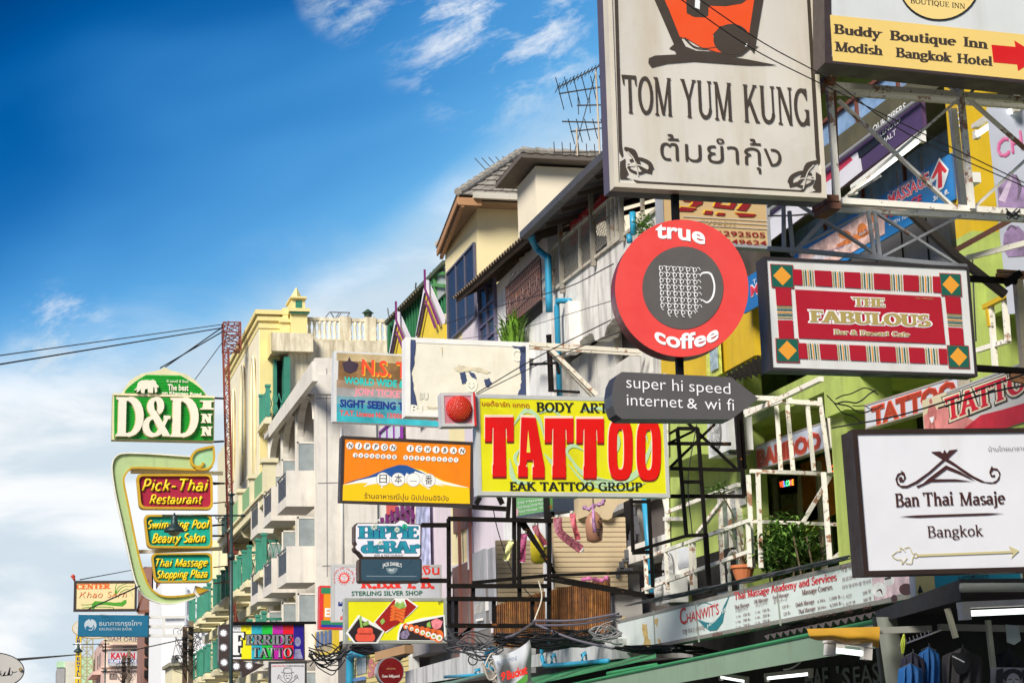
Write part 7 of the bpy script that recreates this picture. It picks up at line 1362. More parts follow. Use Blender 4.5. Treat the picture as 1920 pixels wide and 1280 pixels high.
# poster top right
S = signbox('cloth_banner', 'pale grey cloth banner with magenta letters at the right edge', 'banner', [(1853, 222), (1985, 170), (2010, 560), (1890, 610)], 16.6, .02, M((.5, .52, .55), .6), M((.36, .38, .44), .6, var=.10), fw=.0, frame=False); T_ = S.T
text(S, 'CHA', 1872, 300, 1945, 268, 34, M((.48, .06, .20), .5, var=0), T_, 2, off=.01, hs=34); text(S, 'CHA', 1870, 298, 1943, 266, 34, M((.52, .15, .29), .5, var=0), T_, 4, off=-.005, hs=34)
PUP = M((.26, .17, .32), .5, var=.6, vs=5); PUP2 = M((.12, .08, .14), .5, var=.5, vs=8); face(S, 'photo', PUP, [[(1870, 350), (1893, 322), (1905, 330), (1912, 345), (1925, 352), (1925, 390), (1872, 392)]], 1, T_); face(S, 'photo', PUP2, [stroke([(1875, 352), (1880, 380)], [8, 3]), stroke([(1904, 328), (1912, 350), (1908, 375)], [3, 8, 3])], 2, T_); face(S, 'photo', M((.46, .36, .48), .5, var=.4, vs=6), [stroke([(1878, 378), (1892, 345), (1896, 330)], [14, 8, 5])], 3, T_); face(S, 'photo', PUP, [[(1882, 440), (1895, 422), (1910, 425), (1925, 440), (1925, 480), (1890, 482), (1880, 465)]], 1, T_); face(S, 'photo', PUP2, [stroke([(1888, 432), (1896, 424), (1906, 430)], 4), stroke([(1883, 458), (1890, 456)], 3)], 2, T_)
# massage price board
S = signbox('light_box_sign', 'long stained white massage price board hanging above the green awnings', 'sign', [(1154, 1154), (1715, 1030), (1716, 1113), (1160, 1236)], 9.0, .22, M((.24, .22, .20), .6, dirt=.4), M((.66, .70, .68), .5, var=.05, dirt=.30, dcol=(.30, .33, .28)), ax='X', fw=.05, wy=200, wr=200); T_ = S.T
face(S, 'peeled_patch', M((.62, .42, .16), .6, var=.3, vs=12), [rag([(1204, 1168), (1213, 1170), (1216, 1190), (1222, 1214), (1205, 1216), (1208, 1195)], 1.6), rag([(1228, 1160), (1234, 1158), (1233, 1175), (1230, 1170)], 1), rag([(1235, 1195), (1239, 1200), (1238, 1212), (1234, 1208)], 1), rag([(1160, 1195), (1167, 1220), (1162, 1222)], .8), rag([(1158, 1158), (1174, 1155), (1170, 1159)], .6)], 1, T_)
for x in (1225, 1305, 1460, 1504): pass
face(S, 'panel_joint', M((.30, .32, .27), .7, var=.2), [[(1225, 1143), (1226.5, 1143), (1230, 1222), (1228.5, 1222)], [(1303, 1127), (1305, 1127), (1313, 1203), (1310, 1203)], [(1455, 1090), (1457, 1090), (1466, 1172), (1463, 1172)]], 1, T_)
REDT = M((.62, .015, .025), .5, var=.1); BRT = M((.16, .05, .05), .5, var=.1)
def tx(s_, x0, y0, x1, y1, h, m_=BRT, f_='serif', lay=2, **k): text(S, s_, x0, y0, x1, y1, h, m_, T_, lay, f_, hs=h*1.06, **k)
tx('Thai Massage Academy and Services', 1378, 1124, 1570, 1087, 14, REDT, T=.18, t=.09, sw=.24, sh=.06)
text(S, 'C', 1276, 1171, 1288, 1168, 31, REDT, T_, 2, off=.01); text(S, "HANWIT'S", 1289, 1167, 1349, 1150, 18, REDT, T_, 3, off=.0, hs=20)
face(S, 'teal_curve', M((.02, .18, .22), .5, var=0), [[(1308, 1160), (1325, 1166), (1340, 1166), (1350, 1155), (1358, 1135), (1370, 1112), (1360, 1140), (1356, 1165), (1345, 1180), (1332, 1182), (1322, 1175)], stroke([(1308, 1135), (1320, 1129), (1335, 1132)], 1)], 1, T_); text(S, 'Hideaway', 1328, 1178, 1362, 1142, 8, WHP, T_, 4)
tx('3rd floor', 1334, 1195, 1356, 1190, 8, BRT, T=.2, t=.1, sw=.2); tx('Thai Massage', 1378, 1141, 1406, 1135, 7); tx('Oil Massage', 1415, 1131, 1441, 1125, 7); tx('Foot Massage', 1450, 1123, 1480, 1116, 7); tx('Massage Courses', 1505, 1115, 1562, 1104, 10); tx('Quick Massage', 1493, 1137, 1528, 1130, 8); tx('Thai Massage', 1498, 1150, 1530, 1143, 8)
for s_, x0, y0, x1, y1 in (('6 Hrs.', 1534, 1130, 1549, 1126), ('1,000 B.-', 1557, 1125, 1580, 1120), ('30 Hrs.', 1534, 1143, 1551, 1139), ('4,500 B.-', 1557, 1138, 1581, 1132), ('120 B.-', 1468, 1141, 1482, 1137), ('220 B.-', 1470, 1154, 1484, 1150), ('1 시간', 1583, 1122, 1598, 1119), ('1 시간 반', 1583, 1137, 1605, 1131), ('2 시간', 1586, 1150, 1600, 1147), ('200 밧', 1619, 1115, 1634, 1110), ('300 밧', 1620, 1128, 1635, 1124), ('370 밧', 1620, 1143, 1635, 1139), ('허벌 하우스 (마사지)', 1281, 1189, 1322, 1180), ('허벌 하우스', 1578, 1072, 1610, 1064), ('프로모션', 1580, 1090, 1606, 1083), ('타이 맛사지+발 맛사지', 1581, 1104, 1634, 1092), ('トレーニングコース', 1513, 1160, 1568, 1153), ('タイ古式マッサージ', 1380, 1148, 1403, 1143), ('オイルマッサージ', 1418, 1138, 1440, 1133), ('足マッサージ', 1452, 1131, 1477, 1126)): text(S, s_, x0, y0, x1, y1, 6.2 if '허' not in s_ else 8, BRT, T_, 2)
for i, (a, b, c_, d) in enumerate((('½ Hr.', '100 B.-', '½ Hr.', '150 B.-'), ('1 Hr.', '180 B.-', '1 Hr.', '250 B.-'), ('1½ Hr.', '250 B.-', '1½ Hr.', '350 B.-'), ('2 Hr.', '330 B.-', '2 Hr.', '450 B.-'))):
    y = 1158+i*10; text(S, a, 1381, y, 1391, y-2, 5, BRT, T_, 2); text(S, b, 1395, y-3, 1409, y-6, 5.5, BRT, T_, 2); text(S, c_, 1417, y-8, 1427, y-10, 5, BRT, T_, 2); text(S, d, 1431, y-11, 1446, y-14, 5.5, BRT, T_, 2)
face(S, 'photo', M((.68, .48, .52), .5, var=.5, vs=8), [[(1636, 1083), (1713, 1066), (1714, 1108), (1640, 1126)]], 1, T_); face(S, 'photo', M((.68, .66, .64), .5, var=.3, vs=6), [circ(1650, 1105, 14, 16, 14), circ(1668, 1088, 10, 14, 10)], 2, T_); face(S, 'photo', M((.06, .02, .02), .5, var=.3), [circ(1700, 1104, 13, 16, 11), circ(1678, 1122, 6, 12, 8), stroke([(1645, 1108), (1652, 1105), (1656, 1114)], [1, 4, 1]), stroke([(1660, 1085), (1672, 1082)], 4)], 3, T_)
# teal board right
S = signbox('light_box_sign', 'teal board with inverted dark lettering and a yellow arrow panel', 'sign', [(1714, 1078), (1918, 1066), (1918, 1118), (1716, 1122)], 15.5, .1, M((.6, .6, .58), .5), M((.015, .30, .42), .45, var=.04), fw=.015); T_ = S.T
face(S, 'yellow_panel', M((.72, .60, .25), .5, var=.1), [[(1716, 1079), (1751, 1078), (1754, 1120), (1718, 1121)]], 1, T_); face(S, 'arrow', BLKP, [[(1724, 1095), (1731, 1112), (1726, 1110), (1726, 1119), (1723, 1119), (1722, 1110), (1719, 1112)]], 2, T_); text(S, 'นวดแผนไทย', 1852, 1077, 1796, 1079, -9, BLKP, T_, 2, off=.01)
# small green massage sign
S = signbox('light_box_sign', 'small green massage sign with white lines of text below the yellow sign', 'sign', [(964, 928), (1038, 915), (1038, 958), (966, 971)], 9.2, .5, M((.06, .08, .12), .5), M((.16, .42, .10), .4, var=.15), ax='X', fw=.03); T_ = S.T
for i in range(3): text(S, ('Oil Massage', 'Body Massage  Herbal Massage', 'Foot Massage  Wax')[i], 972+i, 945+i*8, 1022+i*2, 936+i*8, 4, WHP, T_, 2)
text(S, 'นวด', 1026, 956, 1036, 953, 9, RS, T_, 2); face(S, 'figure', M((.7, .4, .4), .4), [circ(970, 960, 3, 10, 8)], 1, T_)
# yellow shop sign + round beer sign
S = signbox('shop_front_sign', 'yellow ribbed shop sign with chrome letters low beside the round beer sign', 'sign', [(662, 1229), (768, 1196), (768, 1300), (660, 1320)], 9.4, .25, M((.66, .66, .62), .5, dirt=.3), M((.70, .56, .20), .5, var=.05), ax='X', fw=.06); T_ = S.T
for k in range(8): mb = MB(); y = 1238+k*9; mb.bar(S.P(664, y, .01), S.P(766, y-22+k*1.2, .01), .012); obj('panel_groove', mb, M((.45, .34, .1), .6), T_)
text(S, 'll', 670, 1262, 688, 1257, 26, M((.5, .46, .44), .3, .5), T_, 3, off=.08); text(S, 'Su', 691, 1268, 712, 1262, 30, M((.55, .14, .12), .4), T_, 3, off=.06); mb = MB(); q = [S.P(*a, .12) for a in [(669, 1271), (687, 1267), (687, 1274), (669, 1277)]]; mb.prism(q, -S.n*.1); obj('blue_plate', mb, M((.1, .2, .45), .4), T_)
S = Plane([(707, 1230), (757, 1230), (757, 1285), (707, 1285)], 31, 'Y'); T_ = thing('round_sign', 'dark maroon round beer sign with gothic lettering at the bottom', 'sign', S.P(732, 1285)); cutsign(S, T_, circ(732, 1258, 25.5, 36, 27), .2, M((.42, .42, .42), .3, .5), M((.4, .4, .42), .3, .5)); face(S, 'face', M((.16, .006, .006), .3, var=.3, vs=3), [circ(732.5, 1258, 23.5, 36, 25.5)], 2, T_); text(S, 'San Miguel', 716, 1269, 749, 1269, 5, M((.55, .45, .42), .4), T_, 4, 'serif', T=.3, t=.12); text(S, 'BEER', 725, 1254, 742, 1254, 2.5, M((.45, .3, .12), .4), T_, 4)
# hanging bucket banner
T_ = thing('cloth_banner', 'crumpled grey white cloth banner with red and green bucket lettering', 'banner', PY(960, 1290, 26)); S = Plane([(925, 1215), (995, 1195), (1003, 1300), (935, 1300)], 26.0, 'Y')
def bf(u, v):
    t = V(922, 1228)*(1-u)+V(992, 1198)*u+V(0, 10*math.sin(u*3.1)); b = V(938, 1300)*(1-u)+V(1004, 1300)*u; q = t*(1-v)+b*v; return S.P(q[0], q[1], .08*math.sin(u*9+v*2)+.06*math.sin(v*7))
mb = MB(); mb.grid(bf, 24, 14); obj('cloth', mb, M((.46, .48, .50), .7, var=.1), T_, True)
text(S, '9', 934, 1276, 943, 1273, 14, RS, T_, 190, off=.04, shear=.1); text(S, 'Bucket', 946, 1274, 984, 1262, 15, RS, T_, 190, off=.05); text(S, 'BUY 5 MINI', 927, 1248, 964, 1238, 8, M((.1, .16, .3), .5), T_, 190); face(S, 'green_patch', M((.1, .33, .05), .5), [[(955, 1285), (985, 1262), (984, 1276), (968, 1290)]], 180, T_)
# dark shop lettering at the bottom
S = Plane([(1500, 1240), (1690, 1215), (1690, 1300), (1500, 1300)], 9.9, 'X'); T_ = thing('shop_lettering', 'dim grey cut out capitals glimpsed in the dark stall below the lamps', 'sign', S.P(1600, 1300)); S.T = T_
LT = M((.13, .15, .14), .6, var=.2); text(S, 'HAE', 1511, 1291, 1555, 1286, 34, LT, T_, 2, off=.02, hs=36); text(S, "'", 1570, 1286, 1576, 1285, 36, LT, T_, 2); text(S, 'S', 1581, 1286, 1596, 1284, 33, LT, T_, 2, off=.03); text(S, 'EAST', 1602, 1284, 1672, 1276, 34, LT, T_, 2, off=.01, hs=38)
mb = MB(); S.rect(mb, -1.2, -.5, 1.2, .35, -.02, .05); obj('board', mb, DARK, T_)
# led welcome + open
S = Plane([(1460, 895), (1494, 893), (1494, 925), (1461, 926)], 11.35, 'X', wy=300, wr=300); T_ = thing('led_sign', 'small lit welcome board of coloured dots in the shop window', 'sign', S.P(1477, 925)); mb = MB(); mb.prism([S.P(*q) for q in [(1462, 894), (1492, 891), (1492, 924), (1462, 927)]], -S.n*.03); obj('body', mb, BLK, T_)
cs = [(1, .08, .02), (1, .1, .02), (.1, .3, 1), (.1, .9, .3), (.1, .9, .3), (1, .1, .1), (1, .3, .02)]
for i, ch in enumerate('WELCOME'): text(S, ch, 1463.2+i*3.8, 913-i*.7, 1466.5+i*3.8, 912.4-i*.7, 10, M(cs[i], emit=2.5), T_, 2, off=.03)
text(S, 'OPEN', 1463, 992, 1494, 986, 12, M((.75, .05, .04), .5, var=0), T_, 2, off=.03, res=2); text(S, 'Chan Tattoo Bar', 1450, 964, 1492, 950, 10, M((.50, .16, .06), .5, var=0), T_, 2)
text(S, 'OPE', 1559, 886, 1576, 876, 12, M((1, .12, .03), emit=2.0), T_, 2, off=.02)
# ================================================================= STEEL TRUSSES, WIRES, LAMPS, AWNINGS
tr = thing('sign_truss', 'rusty white steel lattice truss between the two biggest upper signs', 'truss', PY(1700, 400, 13.3)); Yt = 13.25
bars(tr, [(1551, 160, 1925, 188), (1554, 376, 1925, 399)], 'Y', Yt, .05, WPAINT, 'chord', .05); bars(tr, [(1556, 172, 1925, 200), (1570, 392, 1925, 412)], 'Y', Yt+.5, .045, WPAINT, 'chord')
bars(tr, [(1552, 130, 1570, 378), (1800, 165, 1822, 392)], 'Y', Yt-.03, .045, WPAINT, 'post'); bars(tr, [(1786, 205, 1806, 388)], 'Y', Yt+.5, .055, WPAINT, 'post')
bars(tr, [(1572, 188, 1786, 388), (1800, 184, 1580, 374), (1812, 182, 1925, 282), (1925, 298, 1828, 388)], 'Y', Yt+.06, .045, WPAINT, 'brace', .02); bars(tr, [(1770, 152, 1796, 176), (1838, 156, 1818, 176), (1582, 132, 1562, 150), (1590, 368, 1650, 330)], 'Y', Yt+.1, .04, WPAINT, 'gusset', .02)
bars(tr, [(1560, 150, 1568, 382)], 'Y', Yt+.5, .05, M((.30, .14, .07), .7, rust=.5), 'post')
mb = MB()
for q in ((1556, 112), (1556, 150), (1562, 372), (1566, 384)): mb = MB(); mb.box(PY(q[0], q[1], Yt-.1)+V(-.05, 0, -.03), PY(q[0], q[1], Yt-.1)+V(.05, .3, .03)); obj('clamp', mb, M((.16, .07, .04), .7, rust=.6), tr)
tr = thing('lower_truss', 'grey galvanised lattice truss lying behind the dessert cafe sign', 'truss', PY(1600, 480, 15)); Yt = 13.7; GS_ = M((.42, .43, .44), .55, dirt=.4, rust=.15)
bars(tr, [(1440, 466, 1500, 470), (1500, 470, 1812, 500), (1484, 478, 1560, 396)], 'Y', Yt, .035, GS_, 'chord'); bars(tr, [(1480, 396, 1486, 468), (1628, 396, 1640, 484), (1640, 396, 1650, 486), (1469, 380, 1470, 470)], 'Y', Yt, .028, GS_, 'post')
bars(tr, [(1492, 380, 1650, 482), (1652, 482, 1800, 405), (1488, 468, 1622, 400), (1644, 400, 1800, 500), (1440, 388, 1500, 330)], 'Y', Yt+.03, .035, GS_, 'brace', .02)
st_ = thing('diagonal_pipe', 'long dark rusty diagonal pipe stay crossing behind the dessert sign', 'stay', PY(1840, 540, 14.6)); mb = MB(); mb.tube([PY(1698, 390, 14.7), PY(1790, 478, 14.7), PY(1884, 552, 14.7)], .045, 8); obj('pipe', mb, M((.12, .10, .08), .6, rust=.3), st_); mb = MB(); mb.bar(PY(1790, 470, 15.2), PY(1925, 396, 15.2), .05); obj('angle_iron', mb, M((.12, .05, .035), .6, rust=.3), st_); mb = MB(); mb.bar(PY(1812, 484, 15.3), PY(1925, 455, 15.3), .05); obj('white_bar', mb, WPAINT, st_)
mc = thing('meter_box', 'small white electric box strapped to the yellow pillar', 'box', PY(1828, 345, 16.5)); mb = MB(); boxY(mb, (1814, 322), (1840, 342), 16.4, .2); obj('casing', mb, WHT, mc)
mc = thing('white_brackets', 'row of short white insulator brackets on the yellow pillar', 'bracket', PY(1800, 240, 16.5))
for y in (200, 211, 223, 236): mb = MB(); mb.bar(PY(1797, y, 16.3), PY(1806, y+4, 16.3), .03); obj('bracket_arm', mb, WHT, mc)
def fluor(name, lab, p, q, r=.018, body=.07, up=.06):
    t = thing('fluorescent_lamp', lab, 'lamp', p, 'fluorescent tube lamps'); mb = MB(); p = np.array(p); q = np.array(q); mb.tube([p+(q-p)*.06, p+(q-p)*.94], r, 8); obj('tube', mb, TUBE, t, True); mb = MB(); mb.bar(p+V(0, 0, up), q+V(0, 0, up), body, .045); d = (q-p)/np.linalg.norm(q-p); mb.bar(p, p+d*.07, body*.8, .09); mb.bar(q-d*.07, q, body*.8, .09); obj('fitting', mb, M((.62, .58, .52), .5, dirt=.2), t); return t
fluor('f', 'slanting lit tube lamp above the pale cloth banner', PX(1828, 255, 9.7), PX(1908, 200, 9.7), .03, up=.1)
t_ = fluor('f', 'white unlit tube fitting below the purple valance', PX(1600, 360, 9.5), PX(1732, 258, 9.5), .02); t_.children[0].data.materials[0] = WHT
fluor('f', 'brightest horizontal tube lamp inside the grey canvas stall', PY(1800, 1150, 12.5), PY(1960, 1143, 12.5), .021, .09)
fluor('f', 'double tube lamp tied under the yellow tarpaulin', PY(1548, 1216, 13.5), PY(1632, 1226, 13.5), .021, .09, .07); fluor('f', 'dim tube lamp just under the yellow tarpaulin edge', PY(1568, 1202, 13.9), PY(1630, 1208, 13.9), .018, .03, .03)
fluor('f', 'lit tube lamp low in the dark stall left of the cut out capitals', PX(1436, 1271, 9.0), PX(1522, 1262, 9.0), .02, .05, .04); fluor('f', 'short lit tube lamp at the bottom under the green awning', PX(1350, 1268, 9.0), PX(1402, 1277, 9.0), .02, .05, .04)
# ---- yellow tarp
T_ = thing('tarpaulin', 'folded yellow tarpaulin with curled corner beside the grey canvas stall', 'tarpaulin', PY(1580, 1200, 13.2))
def tf(u, v):
    top = V(1513, 1178)*(1-u)+V(1650, 1174)*u; bot = V(1520, 1196)*(1-u)+V(1648, 1212)*u; q = top*(1-v)+bot*v; y = 13.3-.25*math.sin(v*2.6)*(1-.3*u)+.35*u; 
    if u < .12: q = q+V(0, (.12-u)*20*math.sin(v*3))
    return PY(q[0], q[1]+2*math.sin(u*14)*(v), y)
mb = MB(); mb.grid(tf, 28, 10); obj('sheet', mb, M((.68, .36, .03), .6, var=.2, dirt=.2), T_, True)
# ---- green awnings
GA = M((.04, .26, .10), .5, var=.15, dirt=.2); GV = M((.24, .34, .23), .6, var=.08, dirt=.2)
T_ = thing('green_awning', 'upper long green awning with grey green valance over the dark shops', 'awning', PX(1400, 1230, 7.6)); a0, a1 = PX(1115, 1275, 8.2), PX(1560, 1188, 8.2); ext_ = (a1-a0)*1.0
mb = MB(); mb.prism([a0, a1, a1+V(1.8, 0, .30), a0+V(1.8, 0, .30)], V(0, 0, -.02)); obj('sheet', mb, GA, T_)
b0, b1 = PX(1000, 1300, 7.5), PX(1640, 1168, 7.5); mb = MB(); mb.prism([b0, b1, b1+V(0, 0, -.22), b0+V(0, 0, -.22)], V(.02, 0, 0)); obj('valance', mb, GV, T_); mb = MB(); mb.tube([b0+V(0, 0, .02), b1+V(0, 0, .02)], .022, 7); obj('front_pole', mb, GA, T_); mb = MB(); mb.prism([b0+V(0, 0, .03), b1+V(0, 0, .03), b1+V(1.3, 0, .22), b0+V(1.3, 0, .22)], V(0, 0, -.02)); obj('sheet', mb, GA, T_)
T_ = thing('green_awning', 'lower green awning whose edge sinks out of the bottom of the frame', 'awning', PX(1100, 1270, 8.2)); b0, b1 = PX(980, 1262, 8.6), PX(1180, 1222, 8.6); mb = MB(); mb.prism([PX(960, 1290, 8.0), PX(1230, 1230, 8.0), PX(1230, 1222, 9.0), PX(960, 1275, 9.0)], V(0, 0, -.02)); obj('sheet', mb, GA, T_); mb = MB(); mb.tube([PX(1140, 1262, 7.8), PX(1230, 1246, 7.8)], .03, 7); obj('front_pole', mb, GA, T_)
T_ = thing('green_awning', 'small dull green canopy edge low near the round beer sign', 'awning', PX(860, 1280, 8.9)); mb = MB(); mb.prism([PX(800, 1290, 8.6), PX(912, 1262, 8.6), PX(912, 1256, 9.4), PX(800, 1280, 9.4)], V(0, 0, -.03)); obj('sheet', mb, M((.12, .20, .16), .7, dirt=.3), T_)
# near-black sheets stand in for the shade of the shop recess under everything
mb = MB(); mb.box((10.0, 8, 0), (10.05, 30.6, 3.1)); o_ = obj('dark_shop_sheet', mb, DARK, A_); mb = MB(); mb.box((9.99, 30.6, 0), (10.04, 41, 3.6)); obj('dark_shop_sheet', mb, DARK, B_)
mb = MB(); corrug(mb, PX(1430, 1196, 9.0), PX(1650, 1150, 9.0), PX(1650, 1150, 9.0)+V(1, 0, .3), PX(1430, 1196, 9.0)+V(1, 0, .3), 16, .03); c_ = thing('corrugated_awning', 'dark corrugated sheet edge just below the massage price board', 'awning', PX(1540, 1180, 9)); obj('sheet', mb, M((.06, .05, .05), .8, dirt=.3), c_)
# concrete canopies of the middle shops
CN = M((.58, .58, .57), .85, var=.08, dirt=.65, dcol=(.15, .14, .13))
T_ = thing('concrete_canopy', 'stained concrete shop canopy with blue pipes below the bamboo screens', 'canopy', PX(1080, 1240, 8.8)); mb = MB(); mb.prism([PX(994, 1228, 8.8), PX(1160, 1196, 8.8), PX(1160, 1234, 8.8), PX(994, 1250, 8.8)], V(1.2, 0, 0)); obj('fascia', mb, CN, T_)
mb = MB(); mb.tube(catmull([PX(1029, 1206, 8.7), PX(1018, 1210, 8.7), PX(1016, 1228, 8.7), PX(1020, 1242, 8.7), PX(1030, 1247, 8.7), PX(1140, 1238, 8.7)], 4), .038, 8); obj('blue_pipe', mb, BLUEP, T_, True)
for x in (1035, 1092): mb = MB(); mb.tube([PX(x, 1243-(x-1035)*.05, 8.7), PX(x, 1230-(x-1035)*.05, 8.7), PX(x+6, 1226-(x-1035)*.05, 8.8)], .034, 7); obj('blue_pipe', mb, BLUEP, T_, True)
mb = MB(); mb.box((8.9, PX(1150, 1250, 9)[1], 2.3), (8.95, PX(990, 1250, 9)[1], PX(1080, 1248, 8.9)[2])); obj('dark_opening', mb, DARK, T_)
T_ = thing('concrete_canopy', 'broken white concrete canopy with blue pipe left of the cloth banner', 'canopy', PX(880, 1260, 9.0)); mb = MB(); mb.prism([PX(760, 1258, 9.0), PX(862, 1230, 9.0), PX(862, 1218, 9.0), PX(915, 1214, 9.0), PX(915, 1262, 9.0), PX(760, 1285, 9.0)], V(1.0, 0, 0)); obj('fascia', mb, CN, T_)
mb = MB(); mb.tube([PX(834, 1268, 8.9), PX(905, 1264, 8.9)], .035, 7); mb.tube([PX(892, 1262, 8.9), PX(892, 1256, 8.9), PX(900, 1254, 9.0)], .035, 7); obj('blue_pipe', mb, BLUEP, T_, True)
for nm, pts in (('blue pipe elbow hanging at the left of the cloth banner', [(928, 1217), (915, 1221), (913, 1235), (916, 1253), (922, 1255)]), ('blue pipe bend framing the yellow shop sign on its left', [(682, 1224), (664, 1225), (657, 1232), (656, 1290)])):
    T_ = thing('drain_pipe', nm, 'pipe', PX(pts[-1][0], pts[-1][1], 8.8), 'blue water pipes'); mb = MB(); mb.tube(catmull([PX(*q, 8.8 if pts[0][0] > 800 else 9.2) for q in pts], 4), .06 if pts[0][0] > 800 else .12, 8); obj('pipe', mb, BLUEP, T_, True)
# ---- black steel frames in the middle
fr = thing('black_sign_frame', 'tall black steel frame holding the yellow tattoo sign to the lime wall', 'frame', PY(1320, 1000, 24)); BF = M((.009, .007, .006), .6, var=.3, rust=.10, spec=.15)
bars(fr, [(1270, 803, 1287, 1005), (1308, 803, 1323, 1002), (1270, 803, 1308, 803), (1253, 831, 1370, 832), (1257, 878, 1395, 881), (1282, 903, 1316, 903), (1285, 1004, 1323, 1002)], 'Y', 24.0, .045, BF, 'strut')
bars(fr, [(1258, 930, 1396, 930), (1392, 880, 1396, 930), (1382, 780, 1388, 880)], 'Y', 24.2, .05, BF, 'strut'); bars(fr, [(1290, 793, 1382, 880), (1340, 795, 1257, 875), (1255, 830, 1310, 803), (1255, 813, 1270, 804)], 'Y', 24.1, .035, BF, 'brace')
bars(fr, [(1382, 745, 1392, 880)], 'Y', 24.3, .10, BLK, 'post')
fr = thing('black_sign_frame', 'black steel bracket frame standing by the stepped grey tiles', 'frame', PY(1200, 1030, 26)); bars(fr, [(1183, 932, 1187, 1034), (1216, 932, 1224, 1100), (1183, 940, 1216, 940), (1187, 1034, 1215, 1034)], 'Y', 26.0, .045, BF, 'strut'); bars(fr, [(1186, 1034, 1290, 1003), (1186, 1036, 1220, 1034)], 'Y', 26.0, .05, BF, 'brace'); bars(fr, [(1323, 1000, 1330, 1110)], 'Y', 24.6, .06, BF, 'post')
fr = thing('black_sign_frame', 'black frame of double posts hanging between bar sign and bamboo screens', 'frame', PY(980, 1150, 30)); 
bars(fr, [(840, 972, 1036, 976), (790, 984, 841, 984), (788, 1088, 842, 1088), (838, 1098, 1030, 1098), (838, 1122, 1030, 1123), (840, 1172, 1020, 1173)], 'Y', 30.0, .07, BF, 'rail'); bars(fr, [(841, 972, 842, 1172), (964, 930, 964, 1095), (973, 976, 974, 1122), (1030, 972, 1029, 1182), (955, 930, 952, 972), (926, 1122, 926, 1172), (998, 1122, 998, 1172), (855, 1122, 855, 1205), (887, 1098, 887, 1122)], 'Y', 30.05, .06, BF, 'post')
bars(fr, [(976, 980, 1034, 1060), (982, 978, 1040, 1075), (888, 1171, 855, 1200), (885, 1092, 1030, 1078)], 'Y', 30.1, .055, BF, 'brace')
bars(fr, [(1030, 1078, 1262, 1070), (1020, 1085, 1250, 1125), (1030, 1080, 1255, 1122)], 'Y', 28.0, .045, BF, 'long_arm')
fr = thing('black_sign_frame', 'thin dark bracket under the orange Japanese sign', 'frame', PY(900, 955, 33)); bars(fr, [(885, 950, 955, 954), (900, 932, 893, 944), (935, 930, 942, 945)], 'Y', 33, .08, BF, 'strut')
# ---- hanging ice-cream pennants
PNS = [((1045, 970), (1052, 1000), (1090, 1030), .0, (.34, .09, .13), 'long slanting maroon and white pennant on the cream siding'), ((1073, 962), (1078, 990), (1084, 1012), .0, (.55, .09, .12), 'red patterned pennant crossing the slanting maroon one'), ((983, 1000), (981, 1030), (979, 1053), .0, (.35, .04, .14), 'maroon pennant hanging straight between the double posts'), ((1002, 985), (1012, 1005), (1022, 1022), .0, (.30, .05, .08), 'thin brown pennant tied below the black rail'), ((958, 1014), (952, 1035), (948, 1050), .0, (.75, .72, .30), 'small pale yellow pennant left of the double posts')]
for a, b, c_, _, col, lab in PNS:
    T_ = thing('pennant', lab, 'pennant', PY(*c_, 29.6), 'hanging pennants'); mb = MB(); P = catmull([PY(*a, 29.5), PY(*b, 29.45), PY(*c_, 29.5)], 6); w_ = .05 if lab.startswith('long') is False else .075
    nn = [np.cross((P[min(i+1, len(P)-1)]-P[max(i-1, 0)]), V(0, 1, 0)) for i in range(len(P))]; nn = [x/np.linalg.norm(x) for x in nn]; mb.grid(lambda u, v: P[min(len(P)-1, round(u*(len(P)-1)))]+nn[min(len(P)-1, round(u*(len(P)-1)))]*(v-.5)*w_*1.9+V(0, .02*math.sin(u*7+v*5), 0), len(P)-1, 4); obj('cloth', mb, M(col, .6, var=.9, vs=22), T_, True)
    mb = MB(); q = P[0]; mb.tube([P[0]+(P[0]-P[1])*.8, P[0]], [.045, .02], 5); mb.tube([P[-1], P[-1]+(P[-1]-P[-2])*.5], [w_*.6, w_*.4], 6); obj('white_end', mb, WHT, T_)
for (x, y, col, lab, Y_) in ((1114, 990, (.36, .17, .10), 'brown bottle shaped lantern with black lettering under the arch', 30.2), (1010, 1030, (.60, .48, .02), 'yellow paper lantern with dark lettering behind the diagonal brace', 30.8)):
    T_ = thing('lantern', lab, 'lantern', PY(x, y+22, Y_), 'hanging lanterns'); c = PY(x, y, Y_); mb = MB(); mb.lathe(c, [(.05, -.24), (.13, -.2), (.15, 0), (.14, .15), (.06, .27)], 14); obj('shade', mb, M(col, .35, var=.2), T_, True); mb = MB(); mb.tube([c+V(0, 0, .26), c+V(0, 0, .5)], .01, 4); obj('cord', mb, WIRE, T_)
    mb = MB()
    for k in range(7): mb.bar(c+V(rnd.uniform(-.02, .08), -.155, -.13+k*.045), c+V(rnd.uniform(.0, .12), -.135, -.12+k*.045), .02)
    obj('lettering', mb, BLKP, T_)
T_ = thing('garland', 'purple and white twisted cloth tied above the brown lantern', 'decoration', PY(1115, 950, 29.8)); mb = MB(); mb.tube(catmull([PY(1094, 950, 29.8), PY(1104, 954, 29.7), PY(1116, 946, 29.8), PY(1128, 945, 29.7), PY(1132, 938, 29.8)], 4), [.028+.018*math.sin(k*2) for k in range(17)], 6); mb.tube([PY(1112, 950, 29.7), PY(1113, 975, 29.7), PY(1116, 998, 29.7)], [.02, .03, .035], 6); obj('cloth', mb, M((.45, .22, .42), .6, var=.7, vs=14), T_, True)
